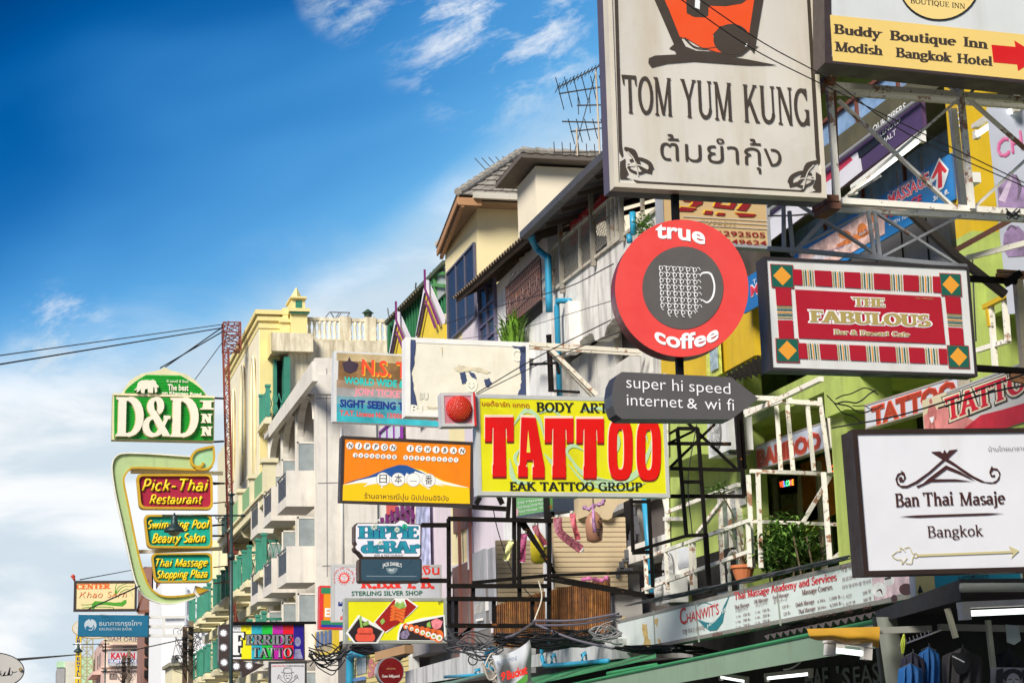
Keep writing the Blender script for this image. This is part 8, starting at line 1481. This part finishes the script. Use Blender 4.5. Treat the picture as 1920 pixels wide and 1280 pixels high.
T_ = thing('garland', 'crumpled pink and violet cloth on top of the large bamboo screen', 'decoration', PY(1115, 1090, 30)); mb = MB(); mb.tube(catmull([PY(1090, 1088, 30), PY(1105, 1084, 29.9), PY(1125, 1088, 30), PY(1140, 1082, 29.9)], 4), [.015+.035*abs(math.sin(k*1.9)) for k in range(13)], 6); obj('cloth', mb, M((.75, .20, .42), .6, var=.7, vs=10), T_, True)
# ---- red lattice mast
MS = thing('lattice_mast', 'slender rust red lattice mast with wider cage top by the cream hotel', 'mast', PY(428, 1280, 87.6)); Ym = 87.6; RM = M((.22, .045, .03), .6, var=.2, rust=.15)
def lx(y): return 419+(y-640)*.026
P4 = lambda x, y, k: PY(x, y, Ym)+V(0, k, 0)
for k in (0, .45):
    for dx in (0, 9.5): mb = MB(); mb.bar(P4(lx(655)+dx, 655, k), P4(lx(1175)+dx, 1175, k), .055); obj('leg', mb, RM, MS)
n = 36
for i in range(n):
    y = 655+i*(1120-655)/n; y2 = 655+(i+1)*(1120-655)/n; a, b = (0, 9.5) if i % 2 else (9.5, 0)
    mb = MB(); mb.bar(P4(lx(y)+a, y, 0), P4(lx(y2)+b, y2, 0), .04); mb.bar(P4(lx(y), y, 0), P4(lx(y)+9.5, y, 0), .035); mb.bar(P4(lx(y)+a, y, .45), P4(lx(y2)+b, y2, .45), .035); obj('lacing', mb, RM, MS)
mb = MB()
for k in (0, .7):
    for x in (419, 451): mb.bar(P4(x, 604, k), P4(x+1, 655, k), .06)
    for y in (604, 622, 640, 655): mb.bar(P4(419, y, k), P4(452, y, k), .05)
    for y in (604, 622, 640): mb.bar(P4(419, y, k), P4(452, y+17, k), .04); mb.bar(P4(452, y, k), P4(419, y+17, k), .04)
for x in (419, 430, 441, 451):
    for y in (604, 655, 630): mb.bar(P4(x, y, 0), P4(x, y, .7), .04)
mb.bar(P4(420, 652, 0), P4(430, 599, .3), .04); mb.bar(P4(428, 665, .2), P4(445, 655, .2), .04); obj('cage', mb, RM, MS)
mb = MB(); mb.bar(P4(430, 1115, 0), P4(448, 1170, .1), .09); mb.bar(P4(433, 1112, 0), P4(436, 1170, 0), .07); obj('brace', mb, RM, MS)
for y in (1035, 1075): mb = MB(); mb.box(P4(431, y+3, -.1), P4(447, y-3, .4)); obj('platform', mb, RM, MS)
for y in (1090, 1060, 905, 940): bars(MS, [(400, y+3, 430, y)], 'Y', Ym, .05, RM, 'arm')
# ---- street lamps
def street_lamp(lab, Y, xb, yt, xl, yl, s_, xarm, xr):
    t = thing('street_lamp', lab, 'street lamp', PY(xb, 1290, Y), 'green cast iron street lamps'); m_ = M((.025, .05, .05), .45, .3, var=.2); k = np.linalg.norm(PY(xb+1, 1000, Y)-PY(xb, 1000, Y)); top = PY(xb, yt, Y)
    base = V(top[0], top[1], 0); mb = MB(); mb.tube([base, V(top[0], top[1], top[2]-8*k)], [4.2*k*s_, 3*k*s_], 10); obj('pole', mb, m_, t, True)
    mb = MB(); mb.lathe(V(top[0], top[1], top[2]-30*k*s_), [(2*k*s_, 0), (4*k*s_, 3*k*s_), (4.5*k*s_, 7*k*s_), (1.5*k*s_, 14*k*s_), (2.2*k*s_, 18*k*s_), (8*k*s_, 21*k*s_), (8*k*s_, 22*k*s_), (1*k*s_, 24*k*s_), (.4*k*s_, 32*k*s_)], 12); obj('finial', mb, m_, t, True)
    zc_ = PY(xb, 1043 if s_ == 1 else 1256, Y)[2]; mb = MB(); mb.lathe(V(top[0], top[1], zc_-6*k*s_), [(4*k*s_, 0), (7*k*s_, 4*k*s_), (7*k*s_, 7*k*s_), (3.5*k*s_, 14*k*s_)], 12); obj('collar', mb, m_, t, True)
    ya = PY(xb, xarm, Y)[2]; xlw = PY(xl, yl, Y)[0]; xrw = PY(xr, yl, Y)[0]; mb = MB(); mb.tube([V(xlw-18*k*s_, Y, ya), V(xrw, Y, ya)], 1.7*k*s_, 7); mb.lathe(V(xrw-4*k*s_, Y, ya), [(1.5*k*s_, -3*k*s_), (3.4*k*s_, 0), (1*k*s_, 6*k*s_)], 8, 0); mb.lathe(V(xlw-20*k*s_, Y, ya), [(.4*k*s_, -4*k*s_), (2.4*k*s_, 0), (1*k*s_, 3*k*s_)], 8, 0); obj('arm', mb, m_, t, True)
    mb = MB(); c = V(top[0], Y, ya)
    for (cx, cz, r_) in ((-20, -10, 7), (-10, -17, 5.5), (-26, -4, 5), (-8, -30, 5), (-14, -7, 4)):
        mb.tube([c+V((cx+r_*(1-q/9)*math.cos(q))*k*s_, 0, (cz+r_*(1-q/9)*math.sin(q))*k*s_) for q in np.linspace(0, 8, 18)], 1.0*k*s_, 5)
    obj('scrollwork', mb, m_, t, True)
    c = V(xlw, Y, ya); mb = MB(); mb.lathe(c, [(19*k*s_, -31*k*s_), (20*k*s_, -30*k*s_), (17*k*s_, -25*k*s_), (8*k*s_, -17*k*s_), (5.5*k*s_, -8*k*s_), (6*k*s_, -3*k*s_), (3*k*s_, 0), (1*k*s_, 5*k*s_)], 18); obj('lamp_shade', mb, m_, t, True)
    mb = MB(); mb.lathe(c, [(1*k*s_, -39*k*s_), (8*k*s_, -37*k*s_), (13*k*s_, -31*k*s_), (13*k*s_, -29*k*s_)], 16); obj('globe', mb, M((.30, .33, .18), .3, var=.1), t, True)
street_lamp('dark green street lamp whose bell shade hangs over the turquoise panel', 43.0, 434, 918, 327, 970, 1.0, 966, 458)
street_lamp('smaller far street lamp with scrolled arm by the yellow vertical sign', 105.0, 198, 1196, 147, 1208, .45, 1206.5, 205)
# ---- concrete pole bundles
def cpole(lab, x0, x1, yt, Y, tangle, mat=None, seed=1):
    t = thing('utility_pole', lab, 'pole', PY((x0+x1)/2, 1290, Y), 'concrete utility poles'); a = PY(x0, yt, Y); b = PY(x1, yt, Y); mb = MB(); mb.box((a[0], Y, 0), (b[0], Y+(b[0]-a[0]), a[2])); obj('pole', mb, mat or M((.20, .15, .10), .85, dirt=.5), t)
    r = random.Random(seed); mb = MB(); k = (b[0]-a[0])
    for i in range(int(tangle)):
        z = a[2]-r.uniform(.5, 7)*k/1.0*1.2; s_ = r.choice((-1, 1)); p0 = V((a[0]+b[0])/2, Y-.1, z); p1 = p0+V(s_*r.uniform(.5, 2.2)*k, r.uniform(-.5, .5), r.uniform(-.6, .8)*k); p2 = p0+V(s_*r.uniform(.6, 2.5)*k, r.uniform(-.5, .5), -r.uniform(.4, 2.5)*k); mb.tube(catmull([p0, p1, p2, p0+V(0, 0, -r.uniform(1, 5)*k)], 4), .035*k+.005, 4, False)
    if tangle: obj('cable_tangle', mb, WIRE, t)
    mb = MB()
    for i in range(int(tangle*.4)):
        z = a[2]-.3-r.uniform(0, 6)*k; mb.box((a[0]-r.uniform(.05, .3)*k, Y-.15, z), (b[0]+r.uniform(.05, .3)*k, Y+.1, z+.15*k))
    if tangle: obj('pole_band', mb, DARK, t)
cpole('darker concrete pole hung with cables, left of the twin poles', 343, 352, 1174, 108, 18, M((.10, .06, .035), .85, dirt=.5), 2); cpole('taller concrete pole with insulators, right of the twin poles', 354, 363, 1163, 104, 22, seed=3)
cpole('thin far concrete pole in front of the guest house sign', 239, 245, 1218, 150, 14, seed=4); cpole('short dark far pole with cable bundle left of the thin one', 229, 236, 1228, 152, 14, M((.10, .06, .035), .85), seed=5)
tb = thing('transformer_box', 'small grey electric box hanging left of the twin poles', 'box', PY(330, 1242, 108)); mb = MB(); boxY(mb, (322, 1233), (334, 1242), 108, .4); obj('casing', mb, M((.12, .13, .13), .6), tb)
mb = MB()
for x in (324, 327, 330, 333): mb.tube([PY(x, 1233, 108.2), PY(x+.5, 1228, 108.2)], .06, 5)
obj('insulator', mb, M((.2, .2, .2), .5), tb)
# ---- antennas
def antenna(lab, boom0, boom1, n, e, Y, mat=None, vert=False, mast=None, ev=None):
    t = thing('television_aerial', lab, 'aerial', PY(*boom0, Y), 'television aerials'); mat = mat or M((.07, .065, .06), .6, spec=.2); p, q = PY(*boom0, Y), PY(*boom1, Y); mb = MB(); mb.bar(p, q, .026); obj('boom', mb, mat, t); ev = V(0, 1, 0) if ev is None else np.array(ev)
    for k in range(n):
        c = p+(q-p)*(k+.1)/(n-.8); l = e*(1-.35*k/n); mb = MB(); mb.tube([c-ev*l/2, c+ev*l/2], .010, 4); obj('element', mb, mat, t)
    if mast: mb = MB(); mb.tube([PY(*mast[0], Y), PY(*mast[1], Y)], .022, 6); obj('mast', mb, M((.55, .45, .33), .6, rust=.2), t)
Ya = 37.5; evd = np.array([.35, .6, -.55])
antenna('topmost fine toothed aerial boom rising towards the tall cream sign', (1045, 165), (1128, 122), 13, .5, Ya, ev=[.2, 1.5, .1], mast=((1117, 132), (1125, 296)))
antenna('second aerial with slanted rods just below the topmost one', (1048, 176), (1130, 163), 6, .95, Ya, ev=evd)
antenna('short aerial with upright rods in the middle of the mast', (1082, 198), (1130, 197), 3, .5, Ya, ev=[.15, .5, 1.0]); antenna('single long rod aerial on a plain horizontal boom', (1054, 228), (1130, 230), 1, 2.6, Ya, ev=[.3, .0, 1.0])
antenna('small aerial with slanted rods on a thin mast', (1070, 247), (1132, 240), 5, .75, Ya, ev=evd, mast=((1081, 240), (1083, 297))); antenna('lowest long aerial with upright rods just over the flat roof', (1038, 286), (1132, 285), 7, .55, Ya, ev=[.1, .4, 1.0])
antenna('horizontal aerial lying over the tiled hip roof', (909, 318), (983, 306), 7, .9, 42.5, ev=[-.5, .3, .7]); 
T_ = thing('roof_rod', 'thin antenna rods on the corrugated roof above the purple gable', 'aerial', PX(780, 545, 11)); bars(T_, [(780, 530, 779, 541), (727, 578, 729, 592)], 'X', 11, .04, STEEL, 'rod')
# ---- wires
def wire(lab, pts, r=.012, sag=0, mat=None, name='power_cable', cat='cable'):
    P = [PY(*q[:2], q[2]) for q in pts]
    if len(P) == 2:
        a, b = P; P = [a+(b-a)*t-V(0, 0, sag*4*t*(1-t)) for t in np.linspace(0, 1, 14)]
    else: P = catmull(P, 5)
    mb = MB(); mb.tube(P, r, 5, False); o = obj(name, mb, mat or WIRE, None); tag(o, lab, cat, 'street cables'); return o
wire('upper thin cable from the left edge to the red mast top', [(-20, 669, 60), (418, 608, 88)], .02); wire('thicker lower cable from the left edge to the red mast', [(-20, 686, 60), (420, 614, 88)], .028)
wire('cable from the mast cage down to the dome of the green sign', [(420, 620, 88), (300, 690, 87)], .03); wire('second cable from the mast cage to the dome tip', [(422, 610, 88), (310, 688, 87)], .03); wire('faint cable dropping from the mast behind the green sign', [(418, 640, 88), (365, 712, 87.5)], .02)
wire('thin cable running from the oval club sign to the far lamp', [(30, 1236, 42), (150, 1226, 105)], .03); wire('thin sagging cable above the cream rice sign', [(150, 1086, 100), (275, 1063, 150)], .03); wire('thin cable from the curled frame to the twin poles', [(250, 1218, 100), (342, 1198, 106)], .03); wire('dark cable slanting across the cream rice sign', [(160, 1144, 99.5), (262, 1098, 86)], .035)
wire('upper black cable crossing the tall cream sign diagonally', [(1250, -20, 11.5), (1400, 85, 11.8), (1555, 165, 12.2), (1925, 345, 12.6)], .0045); wire('lower black cable crossing the tall cream sign diagonally', [(1290, -15, 11.5), (1430, 80, 11.8), (1560, 152, 12.2), (1700, 250, 12.5), (1925, 352, 12.6)], .0045)
wire('cable from the yellow tattoo sign corner up to the coffee sign', [(893, 737, 23.3), (1010, 668, 22), (1145, 600, 20)], .007); wire('lower cable from the tattoo sign corner to the coffee sign', [(895, 739, 23.3), (1030, 674, 22), (1168, 620, 20)], .006); wire('cable looping from lavender window to the round coffee sign edge', [(833, 608, 40), (950, 570, 35), (1060, 540, 30), (1150, 495, 22)], .009); wire('thin cable in front of the grey scalloped wall', [(833, 640, 40), (960, 620, 38), (1160, 560, 24)], .006)
wire('cable hanging down in front of the lime wall from the arrow sign', [(1306, 795, 24), (1290, 900, 24), (1298, 1000, 24)], .008); wire('thin cable over the big pink tattoo board', [(1560, 802, 20), (1700, 775, 17), (1925, 700, 14)], .009); wire('knotted black cables over the ornate tattoo letters', [(1760, 765, 16), (1860, 735, 15), (1925, 722, 14)], .009)
wire('cable at the top of the lime wall dropping beside the dessert sign', [(1823, 480, 16), (1826, 560, 16), (1830, 640, 16)], .008); wire('pale twisted wire strung under the tall cream sign', [(1440, 405, 14), (1490, 404, 14), (1520, 400, 14), (1560, 388, 13.8), (1620, 390, 13.6), (1700, 395, 13.5)], .008, mat=M((.55, .48, .36), .6))
wire('white bare wire dropping past the double posts', [(1010, 1088, 29), (1016, 1120, 29), (1003, 1160, 29), (1000, 1170, 29)], .013, mat=M((.6, .55, .45), .6)); wire('curving wire hanging from the black frame to the bucket banner', [(925, 956, 30), (935, 1000, 30), (962, 1075, 30), (998, 1120, 30)], .009)
for k, (a, b) in enumerate((((1000, 1163, 29), (1160, 1150, 27)), ((1005, 1172, 29), (1165, 1155, 27)), ((1000, 1168, 29), (1150, 1215, 27)), ((930, 1200, 29), (1002, 1165, 29)))): wire(['upper wavy cable in front of the large bamboo screen', 'lower wavy cable in front of the large bamboo screen', 'cable drooping under the large bamboo screen', 'cable bundle under the smaller bamboo screen'][k], [a, ((a[0]+b[0])/2, (a[1]+b[1])/2+6, 28), b], .02, mat=M((.13, .12, .15), .5))
rr_ = random.Random(4)
for k in range(9):
    y = rr_.uniform(-7, 6); P = [PX(x, 1140-(x-1165)*.2214+y*.6+rr_.uniform(-3, 2), 8.95+rr_.uniform(-.05, .2)) for x in range(1170+rr_.randint(0, 60), 1640-rr_.randint(0, 60), 46)]
    mb = MB(); mb.tube(catmull(P, 3), rr_.uniform(.005, .012), 4, False); tag(obj('power_cable', mb, M((.05, .05, .06), .6)), 'black cable in the bunch lying along the top of the massage price board', 'cable', 'cables on the price board')
def tangle(lab, c, rx, ry, Y, n, r, seed, mats=(WIRE,)):
    rr = random.Random(seed); mb = MB()
    for i in range(n):
        w_ = rx*rr.uniform(.35, 1.); x0 = c[0]+rr.uniform(-1, 1)*(rx-w_)-w_; y0 = c[1]+rr.gauss(0, .35)*ry; y1 = c[1]+rr.gauss(0, .5)*ry; s_ = ry*rr.uniform(.1, 1.0)*(1 if rr.random() < .8 else -1); yy = Y+rr.uniform(-.3, .3); m = 5+int(w_/18); ph = rr.random()*6
        P = [PY(x0+2*w_*t, y0+(y1-y0)*t+s_*4*t*(1-t)+ry*.12*math.sin(ph+t*9), yy) for t in np.linspace(0, 1, m)]
        if rr.random() < .03:
            q = P[m//2]; a = PY(c[0]+1, c[1], Y)[0]-PY(c[0], c[1], Y)[0]; R_ = ry*.35*a; P = [q+V(R_*math.cos(t), 0, R_*1.1*math.sin(t)-R_) for t in np.linspace(1.57, 10.5, 12)]
        mb.tube(catmull(P, 3), r*rr.uniform(.6, 1.7), 4, False)
    o = obj('cable_tangle', mb, mats[0], None, kind='stuff'); tag(o, lab, 'cables'); return o
tangle('thick tangle of black cables under the bamboo screens', (1030, 1192), 105, 16, 28.5, 44, .009, 1); tangle('cable tangle behind the blue elbow pipe under the sushi sign', (890, 1205), 62, 24, 28.6, 26, .008, 2, (M((.07, .07, .08), .6),)); tangle('cable tangle below the yellow and blue striped sign', (620, 1225), 42, 30, 42, 16, .012, 3); tangle('grey cables at the left end of the price board', (1135, 1185), 32, 16, 27.5, 14, .008, 5, (M((.25, .24, .25), .6),))
tangle('cable coil hanging at the right end of the rusty truss', (1900, 400), 14, 14, 13, 9, .005, 7); tangle('loose black cables under the dessert cafe sign', (1600, 745), 55, 30, 18.5, 5, .005, 8); tangle('black cables above the round beer sign', (700, 1215), 45, 12, 33, 22, .014, 9); tangle('pale cables drooping below the cloth banner', (925, 1255), 22, 28, 27.6, 8, .014, 10, (M((.45, .40, .34), .6),)); tangle('dark cables under the green awning roots', (1250, 1215), 100, 8, 26, 20, .009, 11)
# ---- lower clutter: roof bits, plank, AC
T_ = thing('wooden_beam', 'worn wooden beam sloping above the round beer sign', 'beam', PY(740, 1225, 32)); mb = MB(); mb.bar(PY(711, 1230, 32), PY(767, 1216, 31), .17, .14); obj('plank', mb, M((.40, .24, .12), .7, dirt=.3), T_)
T_ = thing('tarpaulin', 'bundled dark tarpaulin lying on the wooden beam', 'tarpaulin', PY(730, 1215, 32.5)); mb = MB(); mb.tube(catmull([PY(708, 1222, 32.5), PY(722, 1212, 32.5), PY(742, 1212, 32.4), PY(765, 1210, 32.5)], 4), [.1, .25, .3, .25, .2, .3, .25, .3, .2, .25, .2, .2, .1], 8); obj('sheet', mb, M((.09, .10, .12), .5, var=.4, vs=4), T_, True)
bx_ = thing('metal_box', 'grey sheet metal box on the wall above the beer sign', 'box', PX(780, 1222, 9.6)); mb = MB(); boxX(mb, (768, 1207), (806, 1222), 9.5, .5); obj('casing', mb, M((.35, .33, .32), .6, dirt=.4), bx_)
mb = MB(); mb.box((9.95, 41, 0), (10.1, 62, 5.0)); obj('dark_shop_sheet', mb, M((.16, .15, .14), .8, dirt=.4), G_)
# ---- canvas stall bottom right
T_ = thing('market_stall', 'grey canvas market stall with black canopy and hanging clothes', 'stall', PY(1780, 1290, 13)); Yk = 12.6; CV = M((.17, .185, .15), .65, var=.12, dirt=.15); BV = M((.012, .012, .013), .7, var=.3)
P0, P1, P2 = PY(1641, 1152, 14.2), PY(1800, 1093, Yk), PY(1990, 1090, Yk)
mb = MB(); mb.prism([P0, P1, P2, PY(1990, 1150, 15.5), PY(1645, 1160, 15.6)], V(0, 0, .03)); obj('canopy', mb, BV, T_)
mb = MB(); mb.prism([P0, P1, P1+V(0, 0, -.12), P0+V(0, 0, -.07)], V(.02, .02, 0)); obj('canopy_edge', mb, BV, T_)
mb = MB(); mb.tube([PY(1802, 1101, Yk-.05), PY(1990, 1100, Yk-.05)], .034, 10); obj('canvas_roll', mb, M((.42, .44, .36), .6, var=.1), T_, True)
mb = MB(); mb.grid(lambda u, v: PY(1643+22*v+ (38+6*v)*u, 1156+150*v, 14.0-.06*math.sin(u*3.14)), 8, 12); obj('canvas_post', mb, CV, T_, True)
mb = MB(); mb.prism([PY(1640, 1155, 14.3), PY(1995, 1110, 15.6), PY(2000, 1330, 15.6), PY(1660, 1330, 14.3)], V(0, .05, 0)); obj('back_sheet', mb, M((.016, .022, .02), .8, var=.5), T_)
bars(T_, [(1635, 1182, 1745, 1178), (1760, 1175, 1925, 1178)], 'Y', 13.7, .05, M((.28, .28, .24), .6), 'rail'); bars(T_, [(1852, 1162, 1868, 1300), (1776, 1140, 1792, 1195)], 'Y', 12.9, .035, M((.30, .30, .22), .6), 'pole')
T_ = thing('clothes_rail', 'chrome comb shaped clothes hook rail inside the grey stall', 'rail', PY(1720, 1200, 13)); CH = M((.6, .6, .6), .25, .9); mb = MB(); mb.tube([PY(1686, 1210, 13), PY(1765, 1180, 13)], .006, 5)
for k in range(9): x = 1686+k*7; y = 1210-k*2.7; mb.tube([PY(x, y, 13), PY(x-2, y-8, 13)], .004, 4)
obj('hook_bar', mb, CH, T_); T_ = thing('string', 'yellow green string knotted on the clothes rail', 'string', PY(1693, 1225, 13)); mb = MB()
for k in range(3): mb.tube(catmull([PY(1695, 1188, 13), PY(1690+k*3, 1205, 12.98), PY(1692+k, 1224, 13)], 4), .006, 4)
obj('strand', mb, M((.42, .50, .05), .6), T_)
def garment(lab, x0, x1, yt, yb, Y, col, cat='shirt', seed=0, vneck=False):
    t = thing('hanging_shirt', lab, cat, PY((x0+x1)/2, yb, Y), 'clothes hanging in the stall'); xc = (x0+x1)/2; r = random.Random(seed); ph = r.random()*6
    def hw(v): return (x1-x0)/2*min(1, .34+.66*math.sin(min(1, v*5)*1.57))
    mb = MB(); mb.grid(lambda u, v: PY(xc+(u-.5)*2*hw(v), yt+(yb-yt)*v+ (0 if v > .02 else 0)+abs(u-.5)*12*(1-min(1, v*6)), Y-.10*math.sin(u*3.14)**.5 if 0 < u < 1 else Y, )+V(0, .025*math.sin(u*22+ph+v*2)*min(1, v*3), 0), 30, 12)
    mb.grid(lambda u, v: PY(xc+(u-.5)*2*hw(v), yt+(yb-yt)*v+abs(u-.5)*12*(1-min(1, v*6)), Y+.06), 4, 8); obj('cloth', mb, M(col, .75, var=.2), t, True)
    mb = MB(); mb.tube(catmull([PY(xc, yt-6, Y-.02), PY(xc+2, yt-2, Y-.02), PY(xc, yt+1, Y-.02)], 3), .004, 4); mb.tube([PY(xc-14, yt+8, Y-.03), PY(xc, yt+1, Y-.03), PY(xc+14, yt+8, Y-.03)], .006, 4); obj('hanger', mb, M((.06, .07, .07), .5), t)
    if vneck: mb = MB(); mb.prism([PY(*q, Y-.13) for q in [(xc-18, yt+10), (xc+18, yt+10), (xc+17, yt+32), (xc+8, yt+47), (xc, yt+50), (xc-8, yt+47), (xc-16, yt+30)]], V(0, .02, 0)); obj('neck_opening', mb, BV, t)
    return t
garment('bright blue shirt hanging folded, right of the two blue shirts', 1722, 1760, 1211, 1300, 13.1, (.01, .10, .30), seed=1); garment('bright blue shirt with white tag, left of the two blue shirts', 1684, 1730, 1242, 1310, 12.9, (.01, .10, .30), seed=2); garment('dark navy shirt between the blue shirts', 1690, 1732, 1222, 1300, 13.0, (.015, .013, .03), seed=3)
garment('charcoal tank top with deep neck in the middle of the stall', 1768, 1840, 1213, 1310, 13.2, (.032, .028, .030), seed=4, vneck=True); garment('black shirt with small white clasp behind the pale pole', 1858, 1925, 1216, 1310, 13.4, (.014, .013, .014), seed=5)
T_ = thing('poster', 'black and white portrait poster of a man at the bottom right corner', 'poster', PY(1890, 1300, 12.6)); S = Plane([(1858, 1250), (1925, 1250), (1925, 1310), (1858, 1310)], 12.6, 'Y'); mb = MB(); mb.prism([S.P(*q) for q in [(1858, 1250), (1930, 1251), (1930, 1310), (1858, 1310)]], -S.n*.01); obj('sheet', mb, M((.36, .33, .30), .6, var=.5, vs=8), T_)
face(S, 'hair', M((.02, .018, .016), .6), [circ(1898, 1266, 19, 20, 13), [(1868, 1255), (1880, 1252), (1880, 1300), (1866, 1290)], [(1916, 1256), (1930, 1254), (1930, 1300), (1918, 1290)]], 1, T_); face(S, 'portrait_face', M((.40, .37, .34), .6, var=.2, vs=10), [circ(1899, 1278, 13, 20, 17)], 2, T_); face(S, 'facial_features', M((.03, .025, .02), .6), [stroke([(1890, 1273), (1897, 1272)], 1.6, smooth=False), stroke([(1902, 1272), (1909, 1274)], 1.6, smooth=False), stroke([(1899, 1275), (1900, 1283)], 1, smooth=False)], 4, T_)
T_ = thing('price_card', 'pale shield shaped card hanging at the top right of the stall', 'card', PY(1900, 1208, 12.9)); mb = MB(); mb.prism([PY(*q, 12.9) for q in [(1886, 1170), (1910, 1172), (1914, 1200), (1902, 1208), (1889, 1203)]], V(0, .01, 0)); obj('sheet', mb, M((.28, .32, .30), .4, var=.2), T_)
T_ = thing('beaded_necklace', 'string of small white beads hanging in the dark stall', 'necklace', PX(1490, 1255, 8.8)); mb = MB()
for k in range(12): t = k/11; mb.lathe(PX(1470+33*t, 1254-16*t**2, 8.8), [(.004, -.012), (.014, 0), (.004, .012)], 6)
obj('bead', mb, M((.8, .8, .78), .3), T_, True)
T_ = thing('hanging_necklace', 'small white necklace draped on the charcoal tank top', 'necklace', PY(1800, 1240, 13)); mb = MB()
for k in range(10): t = k/9; mb.lathe(PY(1787+20*t, 1230+10*t, 13.0), [(.002, -.006), (.006+.004*t, 0), (.002, .006)], 6)
obj('bead', mb, M((.8, .8, .78), .3), T_, True)
print('OBJECTS BUILT', len(bpy.data.objects), 'tris', sum(len(p.vertices)-2 for m_ in bpy.data.meshes for p in m_.polygons))
